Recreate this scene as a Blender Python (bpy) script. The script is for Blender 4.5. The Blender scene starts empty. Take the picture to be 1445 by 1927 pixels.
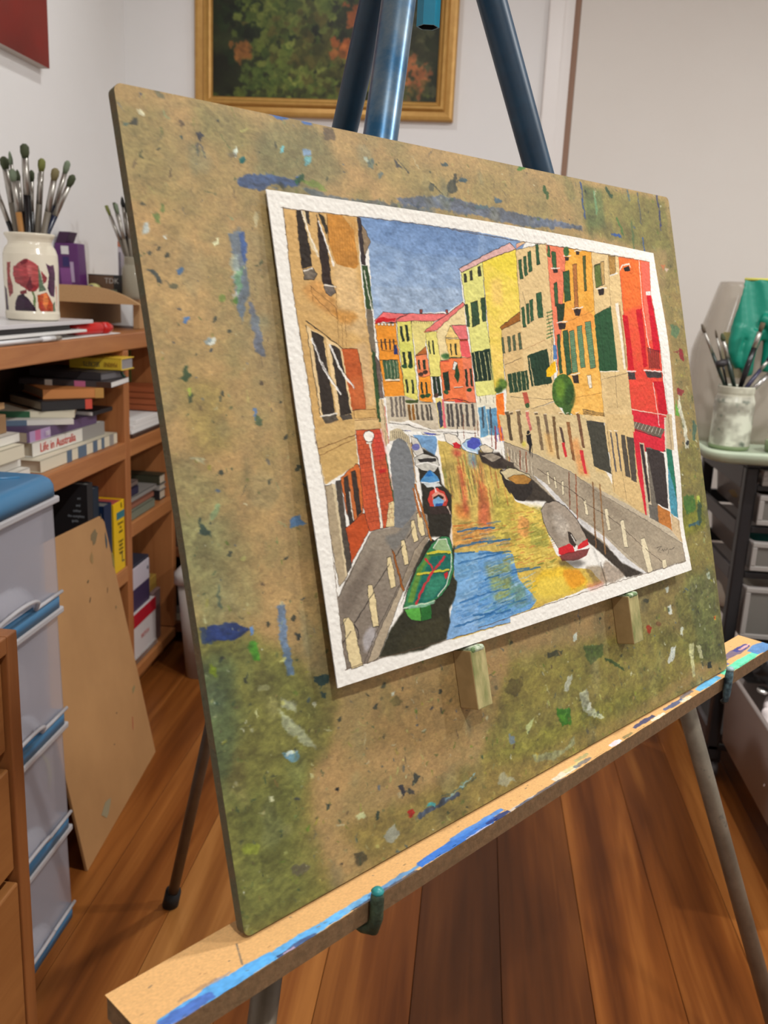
import bpy, bmesh, math, random
import numpy as np
from mathutils import Vector, Matrix

C = bpy.context.scene.collection
SC = bpy.context.scene

# ---------------------------------------------------------------- camera, world, lights, exposure
cam_d = bpy.data.cameras.new('camera')
cam = bpy.data.objects.new('camera', cam_d)
C.objects.link(cam)
# rows are world x, y, z; columns are the camera's right, up and backward axes and its place
cam.matrix_world = Matrix(((0.99351662, -0.06941131, 0.0900378, 0.0),
                           (0.10390586, 0.23301951, -0.96690511, 0.0),
                           (0.04613359, 0.96999174, 0.23872099, 1.2),
                           (0, 0, 0, 1)))
cam_d.sensor_fit = 'HORIZONTAL'
cam_d.sensor_width = 36.0
cam_d.lens = 36.0 * 1700.0 / 1445.0
cam_d.clip_start = 0.02
cam_d.dof.use_dof = True
cam_d.dof.focus_distance = 0.88
cam_d.dof.aperture_fstop = 13.0
SC.camera = cam

SC.view_settings.view_transform = 'Standard'
SC.view_settings.look = 'None'
SC.view_settings.gamma = 1.0
SC.view_settings.use_curve_mapping = False
SC.view_settings.exposure = 0.0
SC.cycles.use_denoising = True
SC.cycles.max_bounces = 8
SC.cycles.sample_clamp_indirect = 4.0

world = bpy.data.worlds.new('room_world')
SC.world = world
world.use_nodes = True
world.node_tree.nodes['Background'].inputs[0].default_value = (1.0, 0.93, 0.85, 1)
world.node_tree.nodes['Background'].inputs[1].default_value = 0.02

def lamp(name, loc, power, size, col=(1.0, 1.0, 0.99), spread=180.0):
    d = bpy.data.lights.new(name, 'AREA')
    d.shape = 'DISK'
    d.size = size
    d.energy = power
    d.color = col
    d.spread = math.radians(spread)
    o = bpy.data.objects.new(name, d)
    o.location = loc
    C.objects.link(o)
    return o

# ceiling downlights of the room
lamp('downlight_near', (0.42, -0.22, 2.43), 18, 0.07)
lamp('downlight_far', (0.42, 1.32, 2.43), 19, 0.07)
lamp('downlight_right', (1.75, 1.2, 2.43), 28, 0.08)
lamp('downlight_left', (-0.62, 2.30, 2.43), 3.5, 0.08)
lamp('downlight_behind', (1.9, -0.9, 2.43), 7, 0.10)

# ---------------------------------------------------------------- helpers
def srgb(r, g, b, k=1.0):
    def f(c):
        c = c / 255.0
        return c / 12.92 if c <= 0.04045 else ((c + 0.055) / 1.055) ** 2.4
    return (min(1, f(r) * k), min(1, f(g) * k), min(1, f(b) * k), 1.0)

MATS = {}

def mat(name, col, rough=0.6, metal=0.0, noise=None, bump=0.0, bump_scale=200.0, spec=0.5, coat=0.0, trans=0.0, stretch=(1, 1, 1)):
    """procedural surface: noise = (scale, second colour, amount)"""
    if name in MATS:
        return MATS[name]
    m = bpy.data.materials.new(name)
    m.use_nodes = True
    nt = m.node_tree
    b = nt.nodes['Principled BSDF']
    b.inputs['Base Color'].default_value = col
    b.inputs['Roughness'].default_value = rough
    b.inputs['Metallic'].default_value = metal
    b.inputs['Specular IOR Level'].default_value = spec
    b.inputs['Coat Weight'].default_value = coat
    b.inputs['Transmission Weight'].default_value = trans
    tc = mp = None
    if noise or bump:
        tc = nt.nodes.new('ShaderNodeTexCoord')
        mp = nt.nodes.new('ShaderNodeMapping')
        mp.inputs['Scale'].default_value = stretch
        nt.links.new(tc.outputs['Object'], mp.inputs[0])
    if noise:
        sc, c2, amt = noise
        n = nt.nodes.new('ShaderNodeTexNoise')
        n.inputs['Scale'].default_value = sc
        n.inputs['Detail'].default_value = 6
        n.inputs['Roughness'].default_value = 0.6
        nt.links.new(mp.outputs[0], n.inputs['Vector'])
        cr = nt.nodes.new('ShaderNodeValToRGB')
        cr.color_ramp.elements[0].position = 0.5 - 0.5 * (1 - amt) * 0.6
        cr.color_ramp.elements[1].position = 0.5 + 0.5 * (1 - amt) * 0.6
        cr.color_ramp.elements[0].color = col
        cr.color_ramp.elements[1].color = c2
        nt.links.new(n.outputs['Fac'], cr.inputs[0])
        nt.links.new(cr.outputs[0], b.inputs['Base Color'])
    if bump:
        n2 = nt.nodes.new('ShaderNodeTexNoise')
        n2.inputs['Scale'].default_value = bump_scale
        n2.inputs['Detail'].default_value = 4
        nt.links.new(mp.outputs[0], n2.inputs['Vector'])
        bp = nt.nodes.new('ShaderNodeBump')
        bp.inputs['Strength'].default_value = bump
        bp.inputs['Distance'].default_value = 0.002
        nt.links.new(n2.outputs['Fac'], bp.inputs['Height'])
        nt.links.new(bp.outputs[0], b.inputs['Normal'])
    MATS[name] = m
    return m

def wood(name, c1, c2, rough=0.42, axis=1, scale=14.0, grain=10.0, coat=0.0):
    """streaky grain along one axis"""
    if name in MATS:
        return MATS[name]
    m = bpy.data.materials.new(name)
    m.use_nodes = True
    nt = m.node_tree
    b = nt.nodes['Principled BSDF']
    b.inputs['Roughness'].default_value = rough
    b.inputs['Coat Weight'].default_value = coat
    b.inputs['Coat Roughness'].default_value = 0.25
    tc = nt.nodes.new('ShaderNodeTexCoord')
    mp = nt.nodes.new('ShaderNodeMapping')
    s = [1.0, 1.0, 1.0]
    s[axis] = 1.0 / grain
    mp.inputs['Scale'].default_value = s
    nt.links.new(tc.outputs['Object'], mp.inputs[0])
    n = nt.nodes.new('ShaderNodeTexNoise')
    n.inputs['Scale'].default_value = scale
    n.inputs['Detail'].default_value = 8
    n.inputs['Roughness'].default_value = 0.62
    n.inputs['Distortion'].default_value = 1.2
    nt.links.new(mp.outputs[0], n.inputs['Vector'])
    cr = nt.nodes.new('ShaderNodeValToRGB')
    cr.color_ramp.elements[0].position = 0.33
    cr.color_ramp.elements[1].position = 0.68
    cr.color_ramp.elements[0].color = c1
    cr.color_ramp.elements[1].color = c2
    nt.links.new(n.outputs['Fac'], cr.inputs[0])
    nt.links.new(cr.outputs[0], b.inputs['Base Color'])
    bp = nt.nodes.new('ShaderNodeBump')
    bp.inputs['Strength'].default_value = 0.06
    bp.inputs['Distance'].default_value = 0.001
    nt.links.new(n.outputs['Fac'], bp.inputs['Height'])
    nt.links.new(bp.outputs[0], b.inputs['Normal'])
    MATS[name] = m
    return m

def floor_wood(name, c1, c2, c3):
    # broad heart and sapwood bands with fine grain on top, running along the boards
    m = bpy.data.materials.new(name)
    m.use_nodes = True
    nt = m.node_tree
    b = nt.nodes['Principled BSDF']
    b.inputs['Roughness'].default_value = 0.36
    b.inputs['Specular IOR Level'].default_value = 0.2
    tc = nt.nodes.new('ShaderNodeTexCoord')
    inf = nt.nodes.new('ShaderNodeObjectInfo')
    sh = nt.nodes.new('ShaderNodeVectorMath')
    sh.operation = 'ADD'
    nt.links.new(tc.outputs['Object'], sh.inputs[0])
    nt.links.new(inf.outputs['Location'], sh.inputs[1])
    def layer(scale, long, detail, dist):
        mp = nt.nodes.new('ShaderNodeMapping')
        mp.inputs['Scale'].default_value = (1, 1 / long, 1)
        nt.links.new(sh.outputs[0], mp.inputs[0])
        n = nt.nodes.new('ShaderNodeTexNoise')
        n.inputs['Scale'].default_value = scale
        n.inputs['Detail'].default_value = detail
        n.inputs['Distortion'].default_value = dist
        nt.links.new(mp.outputs[0], n.inputs['Vector'])
        return n
    a = layer(9, 12, 3, 0.8)
    f = layer(60, 24, 6, 0.6)
    mx = nt.nodes.new('ShaderNodeMath')
    mx.operation = 'MULTIPLY_ADD'
    mx.inputs[1].default_value = 0.3
    nt.links.new(f.outputs['Fac'], mx.inputs[0])
    nt.links.new(a.outputs['Fac'], mx.inputs[2])
    cr = nt.nodes.new('ShaderNodeValToRGB')
    e = cr.color_ramp.elements
    e[0].position, e[0].color = 0.46, c1
    e[1].position, e[1].color = 0.66, c2
    x = e.new(0.88)
    x.color = c3
    nt.links.new(mx.outputs[0], cr.inputs[0])
    nt.links.new(cr.outputs[0], b.inputs['Base Color'])
    return m

def clear_plastic(name, col, clear=0.45, rough=0.3, glow=0.5):
    """milky plastic: part clear, part diffuse, part light passing through"""
    if name in MATS:
        return MATS[name]
    m = bpy.data.materials.new(name)
    m.use_nodes = True
    nt = m.node_tree
    b = nt.nodes['Principled BSDF']
    out = nt.nodes['Material Output']
    b.inputs['Base Color'].default_value = col
    b.inputs['Roughness'].default_value = rough
    tl = nt.nodes.new('ShaderNodeBsdfTranslucent')
    tl.inputs[0].default_value = col
    tp = nt.nodes.new('ShaderNodeBsdfTransparent')
    m1 = nt.nodes.new('ShaderNodeMixShader')
    m1.inputs[0].default_value = glow
    m2 = nt.nodes.new('ShaderNodeMixShader')
    m2.inputs[0].default_value = clear
    nt.links.new(b.outputs[0], m1.inputs[1])
    nt.links.new(tl.outputs[0], m1.inputs[2])
    nt.links.new(m1.outputs[0], m2.inputs[1])
    nt.links.new(tp.outputs[0], m2.inputs[2])
    nt.links.new(m2.outputs[0], out.inputs['Surface'])
    MATS[name] = m
    return m

def painted(name, attr, rough=0.6, bump=0.0, bump_scale=300.0, spec=0.4, dist=0.0006):
    """colours stored per vertex (flat print / paint), fine relief from noise"""
    m = bpy.data.materials.new(name)
    m.use_nodes = True
    nt = m.node_tree
    b = nt.nodes['Principled BSDF']
    b.inputs['Roughness'].default_value = rough
    b.inputs['Specular IOR Level'].default_value = spec
    a = nt.nodes.new('ShaderNodeAttribute')
    a.attribute_name = attr
    nt.links.new(a.outputs['Color'], b.inputs['Base Color'])
    if bump:
        tc = nt.nodes.new('ShaderNodeTexCoord')
        n = nt.nodes.new('ShaderNodeTexNoise')
        n.inputs['Scale'].default_value = bump_scale
        n.inputs['Detail'].default_value = 5
        nt.links.new(tc.outputs['Object'], n.inputs['Vector'])
        bp = nt.nodes.new('ShaderNodeBump')
        bp.inputs['Strength'].default_value = bump
        bp.inputs['Distance'].default_value = dist
        nt.links.new(n.outputs['Fac'], bp.inputs['Height'])
        nt.links.new(bp.outputs[0], b.inputs['Normal'])
    return m

class MB:
    """collects vertices and faces, then links them as one mesh object"""
    def __init__(self):
        self.v = []
        self.f = []
        self.m = []
        self.smooth = []

    def add(self, vs, fs, mi=0, sm=False):
        k = len(self.v)
        self.v += [tuple(p) for p in vs]
        for f in fs:
            self.f.append([i + k for i in f])
            self.m.append(mi)
            self.smooth.append(sm)
        return self

    def hexa(self, p, mi=0):
        """eight corners: 0-3 bottom loop, 4-7 top loop"""
        return self.add(p, [(3, 2, 1, 0), (4, 5, 6, 7), (0, 1, 5, 4), (1, 2, 6, 5), (2, 3, 7, 6), (3, 0, 4, 7)], mi)

    def box(self, x0, x1, y0, y1, z0, z1, mi=0):
        return self.hexa([(x0, y0, z0), (x1, y0, z0), (x1, y1, z0), (x0, y1, z0), (x0, y0, z1), (x1, y0, z1), (x1, y1, z1), (x0, y1, z1)], mi)

    def obox(self, o, ax, ay, az, mi=0):
        """box from a corner and three edge vectors"""
        o, ax, ay, az = Vector(o), Vector(ax), Vector(ay), Vector(az)
        p = [o, o + ax, o + ax + ay, o + ay]
        return self.hexa(p + [q + az for q in p], mi)

    def prism(self, pts, d, mi=0, sm=False):
        """polygon (3d points) swept by vector d"""
        n = len(pts)
        d = Vector(d)
        vs = [Vector(p) for p in pts] + [Vector(p) + d for p in pts]
        fs = [tuple(range(n))[::-1], tuple(range(n, 2 * n))] + [(i, (i + 1) % n, n + (i + 1) % n, n + i) for i in range(n)]
        return self.add(vs, fs, mi, sm)

    def lathe(self, prof, base=(0, 0, 0), axis=(0, 0, 1), seg=32, mi=0, closed=False, sm=True):
        """profile of (radius, height) turned about an axis"""
        a = Vector(axis).normalized()
        t = Vector((1, 0, 0)) if abs(a.x) < 0.9 else Vector((0, 1, 0))
        e1 = a.cross(t).normalized()
        e2 = a.cross(e1)
        b = Vector(base)
        vs = []
        for r, h in prof:
            for k in range(seg):
                w = 2 * math.pi * k / seg
                vs.append(b + a * h + (e1 * math.cos(w) + e2 * math.sin(w)) * r)
        fs = []
        n = len(prof)
        for i in range(n - 1):
            for k in range(seg):
                fs.append((i * seg + k, i * seg + (k + 1) % seg, (i + 1) * seg + (k + 1) % seg, (i + 1) * seg + k))
        if closed:
            fs.append(tuple(range(seg))[::-1])
            fs.append(tuple((n - 1) * seg + k for k in range(seg)))
        return self.add(vs, fs, mi, sm)

    def tube(self, pts, radii, seg=12, mi=0, flat=1.0):
        """round bar through points, radius per point"""
        pts = [Vector(p) for p in pts]
        if not hasattr(radii, '__len__'):
            radii = [radii] * len(pts)
        vs = []
        ref = None
        for i, p in enumerate(pts):
            d = (pts[min(i + 1, len(pts) - 1)] - pts[max(i - 1, 0)]).normalized()
            if ref is None:
                ref = Vector((0, 0, 1)) if abs(d.z) < 0.9 else Vector((1, 0, 0))
            e1 = (ref - d * ref.dot(d)).normalized()
            ref = e1
            e2 = d.cross(e1)
            for k in range(seg):
                w = 2 * math.pi * k / seg
                vs.append(p + (e1 * math.cos(w) * flat + e2 * math.sin(w)) * radii[i])
        fs = []
        n = len(pts)
        for i in range(n - 1):
            for k in range(seg):
                fs.append((i * seg + k, i * seg + (k + 1) % seg, (i + 1) * seg + (k + 1) % seg, (i + 1) * seg + k))
        fs.append(tuple(range(seg))[::-1])
        fs.append(tuple((n - 1) * seg + k for k in range(seg)))
        return self.add(vs, fs, mi, True)

    def build(self, name, mats, parent=None, bevel=0.0, label=None, segs=2, solid=0.0, sub=0):
        me = bpy.data.meshes.new(name)
        L = wloc(parent) if parent else Vector((0, 0, 0))
        org = Vector((0, 0, 0))
        if parent is None:
            xs = list(zip(*self.v))
            org = Vector((sum(xs[0]) / len(xs[0]), sum(xs[1]) / len(xs[1]), min(xs[2])))
        else:
            org = L
        me.from_pydata([tuple(Vector(p) - org) for p in self.v], [], self.f)
        if not isinstance(mats, (list, tuple)):
            mats = [mats]
        for mm in mats:
            me.materials.append(mm)
        me.polygons.foreach_set('material_index', self.m)
        me.polygons.foreach_set('use_smooth', self.smooth)
        bm = bmesh.new()
        bm.from_mesh(me)
        bmesh.ops.recalc_face_normals(bm, faces=bm.faces)
        bm.to_mesh(me)
        bm.free()
        me.update()
        o = bpy.data.objects.new(name, me)
        C.objects.link(o)
        if parent:
            o.parent = parent
        else:
            o.location = org
        if solid:
            md = o.modifiers.new('solid', 'SOLIDIFY')
            md.thickness = solid
            md.offset = 0
        if bevel:
            md = o.modifiers.new('bevel', 'BEVEL')
            md.width = bevel
            md.segments = segs
            md.limit_method = 'ANGLE'
            md.angle_limit = math.radians(40)
        if sub:
            md = o.modifiers.new('sub', 'SUBSURF')
            md.levels = md.render_levels = sub
        if label:
            o['label'] = label
        return o

def wloc(o):
    v = Vector((0, 0, 0))
    while o is not None:
        v += o.location
        o = o.parent
    return v

def tag(o, label, cat, group=None):
    o['label'] = label
    o['category'] = cat
    if group:
        o['group'] = group
    return o

def thing(name, label, cat, loc=(0, 0, 0), group=None):
    o = bpy.data.objects.new(name, None)
    o.empty_display_size = 0.05
    o.location = loc
    C.objects.link(o)
    return tag(o, label, cat, group)

def struct(o):
    o['kind'] = 'structure'
    return o

def lettering(text, o, ex, ey, size, m, parent, name='lettering', align='CENTER', squeeze=1.0):
    """flat raised letters: o = centre, ex = reading direction, ey = up direction"""
    cu = bpy.data.curves.new('text', 'FONT')
    cu.body = text
    cu.size = size
    cu.align_x = align
    cu.align_y = 'CENTER'
    cu.extrude = 0.0002
    cu.resolution_u = 2
    t = bpy.data.objects.new('text', cu)
    C.objects.link(t)
    bpy.context.view_layer.update()
    me = bpy.data.meshes.new_from_object(t.evaluated_get(bpy.context.evaluated_depsgraph_get()))
    bpy.data.objects.remove(t)
    bpy.data.curves.remove(cu)
    ex, ey = Vector(ex).normalized(), Vector(ey).normalized()
    ez = ex.cross(ey)
    M = Matrix(((ex.x * squeeze, ey.x, ez.x, o[0]), (ex.y * squeeze, ey.y, ez.y, o[1]), (ex.z * squeeze, ey.z, ez.z, o[2]), (0, 0, 0, 1)))
    L = wloc(parent)
    for v in me.vertices:
        v.co = M @ v.co - L
    me.name = name
    me.materials.clear()
    me.materials.append(m)
    ob = bpy.data.objects.new(name, me)
    C.objects.link(ob)
    ob.parent = parent
    return ob

# ---------------------------------------------------------------- painting on surfaces (colours per vertex)
def lin(a):
    a = np.asarray(a, dtype=np.float32) / 255.0
    return np.where(a <= 0.04045, a / 12.92, ((a + 0.055) / 1.055) ** 2.4).astype(np.float32)

def smooth_noise(h, w, cell, seed, aspect=1.0):
    """value noise in 0..1 with features of about `cell` samples"""
    rng = np.random.default_rng(seed)
    gh, gw = max(2, int(h / (cell * aspect)) + 3), max(2, int(w / cell) + 3)
    g = rng.random((gh, gw)).astype(np.float32)
    y = np.linspace(0, gh - 2.001, h)
    x = np.linspace(0, gw - 2.001, w)
    yi, xi = y.astype(int), x.astype(int)
    fy, fx = (y - yi)[:, None], (x - xi)[None, :]
    fy, fx = fy * fy * (3 - 2 * fy), fx * fx * (3 - 2 * fx)
    a = g[np.ix_(yi, xi)] * (1 - fx) + g[np.ix_(yi, xi + 1)] * fx
    b = g[np.ix_(yi + 1, xi)] * (1 - fx) + g[np.ix_(yi + 1, xi + 1)] * fx
    return (a * (1 - fy) + b * fy).astype(np.float32)

def box_blur(m, ry, rx):
    for ax, r in ((0, ry), (1, rx)):
        if r < 1:
            continue
        k = 2 * r + 1
        p = [(0, 0), (0, 0)]
        p[ax] = (r + 1, r)
        c = np.cumsum(np.pad(m, p, mode='edge'), axis=ax, dtype=np.float32)
        m = (c[k:] - c[:-k]) / k if ax == 0 else (c[:, k:] - c[:, :-k]) / k
    return m

class Sheet:
    """a surface w x h metres, sampled nx x ny, painted in sRGB then turned to reflectance"""
    def __init__(self, nx, ny, w, h, col, seed):
        self.nx, self.ny, self.w, self.h = nx, ny, w, h
        self.img = np.ones((ny, nx, 3), np.float32) * np.array(col, np.float32)
        self.rel = np.zeros((ny, nx), np.float32)
        self.sx, self.sy = nx / (w * 1000), ny / (h * 1000)          # samples per mm
        self.n1 = smooth_noise(ny, nx, 26, seed)
        self.n2 = smooth_noise(ny, nx, 7, seed + 1)
        self.n3 = smooth_noise(ny, nx, 3, seed + 2)
        self.seed = seed

    def cover(self, x, y, pad):
        x0, x1 = int(max(0, x.min() - pad)), int(min(self.nx, x.max() + pad + 2))
        y0, y1 = int(max(0, y.min() - pad)), int(min(self.ny, y.max() + pad + 2))
        return x0, x1, y0, y1

    def mask(self, x, y, x0, x1, y0, y1):
        gy = np.arange(y0, y1, dtype=np.float32)
        gx = np.arange(x0, x1, dtype=np.float32)
        ins = np.zeros((y1 - y0, x1 - x0), bool)
        n = len(x)
        for i in range(n):
            xa, ya, xb, yb = x[i], y[i], x[(i + 1) % n], y[(i + 1) % n]
            if ya == yb:
                continue
            r = (gy >= min(ya, yb)) & (gy < max(ya, yb))
            if not r.any():
                continue
            xc = xa + (gy[r] - ya) * (xb - xa) / (yb - ya)
            ins[r] ^= gx[None, :] < xc[:, None]
        return ins.astype(np.float32)

    def poly(self, q, c, al, soft, c2, n, relief=0.0, ragged=0.0):
        x = np.array(q[0::2], np.float32) * self.nx / 4000.0
        y = np.array(q[1::2], np.float32) * self.ny / 4000.0
        rx, ry = soft * 0.55 * self.sx, soft * 0.55 * self.sy
        b = self.cover(x, y, 3 * max(rx, ry))
        x0, x1, y0, y1 = b
        if x1 - x0 < 1 or y1 - y0 < 1:
            return
        m = self.mask(x, y, *b)
        if soft:
            m = box_blur(box_blur(m, int(round(ry)), int(round(rx))), int(round(ry)), int(round(rx)))
        s = (slice(y0, y1), slice(x0, x1))
        if ragged:
            k = 0.45 * self.n2[s] + 0.35 * self.n3[s] + 0.2 * self.n1[s]
            m = np.clip((m - 0.5 + (0.5 - k) * ragged * 2.2) * (2.2 if soft < 6 else 1.4) + 0.5, 0, 1) * (m > 0.02)
        col = np.array(c, np.float32)[None, None, :]
        if c2 is not None:
            t = ((np.arange(y0, y1) - y.min()) / max(1.0, y.max() - y.min()))[:, None, None].clip(0, 1)
            t = np.clip(t + (self.n1[s][..., None] - 0.5) * 0.5, 0, 1)
            col = col * (1 - t) + np.array(c2, np.float32)[None, None, :] * t
        col = col * (1 + n * ((self.n1[s] + self.n2[s])[..., None] - 1.0))
        a = (m * al)[..., None]
        self.img[s] = self.img[s] * (1 - a) + col * a
        if relief:
            self.rel[s] = self.rel[s] + m * relief * (0.4 + self.n3[s])

    def line(self, q, c, al, wmm):
        x = np.array(q[0::2], np.float32) * self.nx / 4000.0
        y = np.array(q[1::2], np.float32) * self.ny / 4000.0
        for i in range(len(x) - 1):
            xa, ya, xb, yb = x[i], y[i], x[i + 1], y[i + 1]
            pad = wmm * max(self.sx, self.sy) + 2
            x0, x1, y0, y1 = self.cover(np.array([xa, xb]), np.array([ya, yb]), pad)
            if x1 <= x0 or y1 <= y0:
                continue
            gx = (np.arange(x0, x1)[None, :] - xa) / self.sx
            gy = (np.arange(y0, y1)[:, None] - ya) / self.sy
            dx, dy = (xb - xa) / self.sx, (yb - ya) / self.sy
            l2 = max(1e-6, dx * dx + dy * dy)
            t = np.clip((gx * dx + gy * dy) / l2, 0, 1)
            d = np.sqrt((gx - t * dx) ** 2 + (gy - t * dy) ** 2)
            s = (slice(y0, y1), slice(x0, x1))
            hw = wmm * 0.5 * (0.6 + 0.8 * self.n2[s])
            a = (np.clip((hw - d) / 0.16 + 0.5, 0, 1) * al)[..., None]
            self.img[s] = self.img[s] * (1 - a) + np.array(c, np.float32) * a

    def waver(self, mm, cell):
        """hand-drawn wobble: shift every sample by a slow noise"""
        ax = (smooth_noise(self.ny, self.nx, cell, self.seed + 7) - 0.5) * 2 * mm * self.sx
        ay = (smooth_noise(self.ny, self.nx, cell, self.seed + 8) - 0.5) * 2 * mm * self.sy
        yy, xx = np.mgrid[0:self.ny, 0:self.nx]
        yi = np.clip(np.rint(yy + ay).astype(int), 0, self.ny - 1)
        xi = np.clip(np.rint(xx + ax).astype(int), 0, self.nx - 1)
        self.img = self.img[yi, xi]

    def reduced(self, f=2):
        h, w = self.ny // f, self.nx // f
        im = self.img[:h * f, :w * f].reshape(h, f, w, f, 3).mean((1, 3))
        rl = self.rel[:h * f, :w * f].reshape(h, f, w, f).mean((1, 3))
        return im, rl

def colour_grid(name, P, im, gain, m, thick=None):
    """grid mesh from positions P (ny, nx, 3) with colours im (sRGB 0-255, same size)"""
    ny, nx = P.shape[:2]
    me = bpy.data.meshes.new(name)
    nv = ny * nx
    idx = np.arange(nv, dtype=np.int32).reshape(ny, nx)
    q = np.stack([idx[:-1, :-1], idx[1:, :-1], idx[1:, 1:], idx[:-1, 1:]], -1).reshape(-1, 4)
    me.vertices.add(nv)
    me.vertices.foreach_set('co', P.astype(np.float32).ravel())
    me.loops.add(q.size)
    me.loops.foreach_set('vertex_index', q.ravel().astype(np.int32))
    me.polygons.add(len(q))
    me.polygons.foreach_set('loop_start', np.arange(0, q.size, 4, dtype=np.int32))
    me.polygons.foreach_set('use_smooth', np.ones(len(q), bool))
    me.update(calc_edges=True)
    a = me.color_attributes.new('paint', 'FLOAT_COLOR', 'POINT')
    col = np.ones((nv, 4), np.float32)
    col[:, :3] = np.clip(lin(np.clip(im, 0, 255)).reshape(-1, 3) * np.array(gain, np.float32), 0.002, 0.95)
    a.data.foreach_set('color', col.ravel())
    me.materials.append(m)
    me.validate()
    return me

INK = (34, 28, 26)

def lay_marks(S, marks, palette, soft_k, line_k, uneven=1.0, rag_soft=0.25, rag_hard=0.0):
    # rows of plain numbers, points in two-thousandths of the sheet, each point after the first relative to the one before
    # kind 0 is a polygon: colour, opacity, softness, second colour, unevenness, ink outline, relief, points
    # kind 1 is a line: colour, opacity, width, points
    # kind 2 is hatching: colour, opacity, width, count, four corners
    # kind 3 is loose strokes: colour, opacity, width, count, seed, length and rise, four corners
    # kind 4 is brickwork: colour, opacity, width, rows, four corners
    def points(v):
        q = [v[0] * 2, v[1] * 2]
        for k in range(2, len(v), 2):
            q += [q[-2] + v[k] * 2, q[-1] + v[k + 1] * 2]
        return q
    for r in marks:
        c, al = palette[r[1]], r[2] / 100.0
        if r[0] == 0:
            q = points(r[8:])
            soft = r[3] / 10.0
            S.poly(q, c, al, soft * soft_k, palette[r[4]] if r[4] >= 0 else None, r[5] / 100.0 * uneven, relief=0.00012 * r[7], ragged=rag_soft if soft >= 5 else rag_hard)
            if r[6]:
                S.line(q + q[:2], INK, 0.85, r[6] / 10.0 * line_k * 1.15)
            continue
        w = r[3] / 10.0 * line_k
        if r[0] == 1:
            S.line(points(r[4:]), c, al, w)
            continue
        q = points(r[7:] if r[0] == 3 else r[5:])
        A, B, Cc, D = [(q[2 * k], q[2 * k + 1]) for k in range(4)]
        def at(s, t):
            return [(A[k] * (1 - s) + B[k] * s) * (1 - t) + (D[k] * (1 - s) + Cc[k] * s) * t for k in (0, 1)]
        if r[0] == 2:
            for k in range(1, r[4]):
                S.line(at(0, k / r[4]) + at(1, k / r[4]), c, al, w)
        elif r[0] == 3:
            rn = random.Random(r[5])
            ln, rise, n = r[6] // 1000, r[6] % 1000 - 500, r[4]
            for k in range(n):
                x, y = at(rn.random(), rn.random())
                f = rn.uniform(0.3, 1.0)
                S.line([x, y, x + ln * f, y + rise * f + rn.uniform(-6, 6)], c, al, w * rn.uniform(0.6, 1.3))
        else:
            n = r[4]
            for k in range(n):
                S.line(at(0, k / n) + at(1, k / n), c, al, w)
                for j in range(6):
                    s = (j + (k % 2) * 0.5 + 0.25) / 6
                    S.line(at(s, k / n) + at(s, (k + 1) / n), c, al, w)


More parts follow.
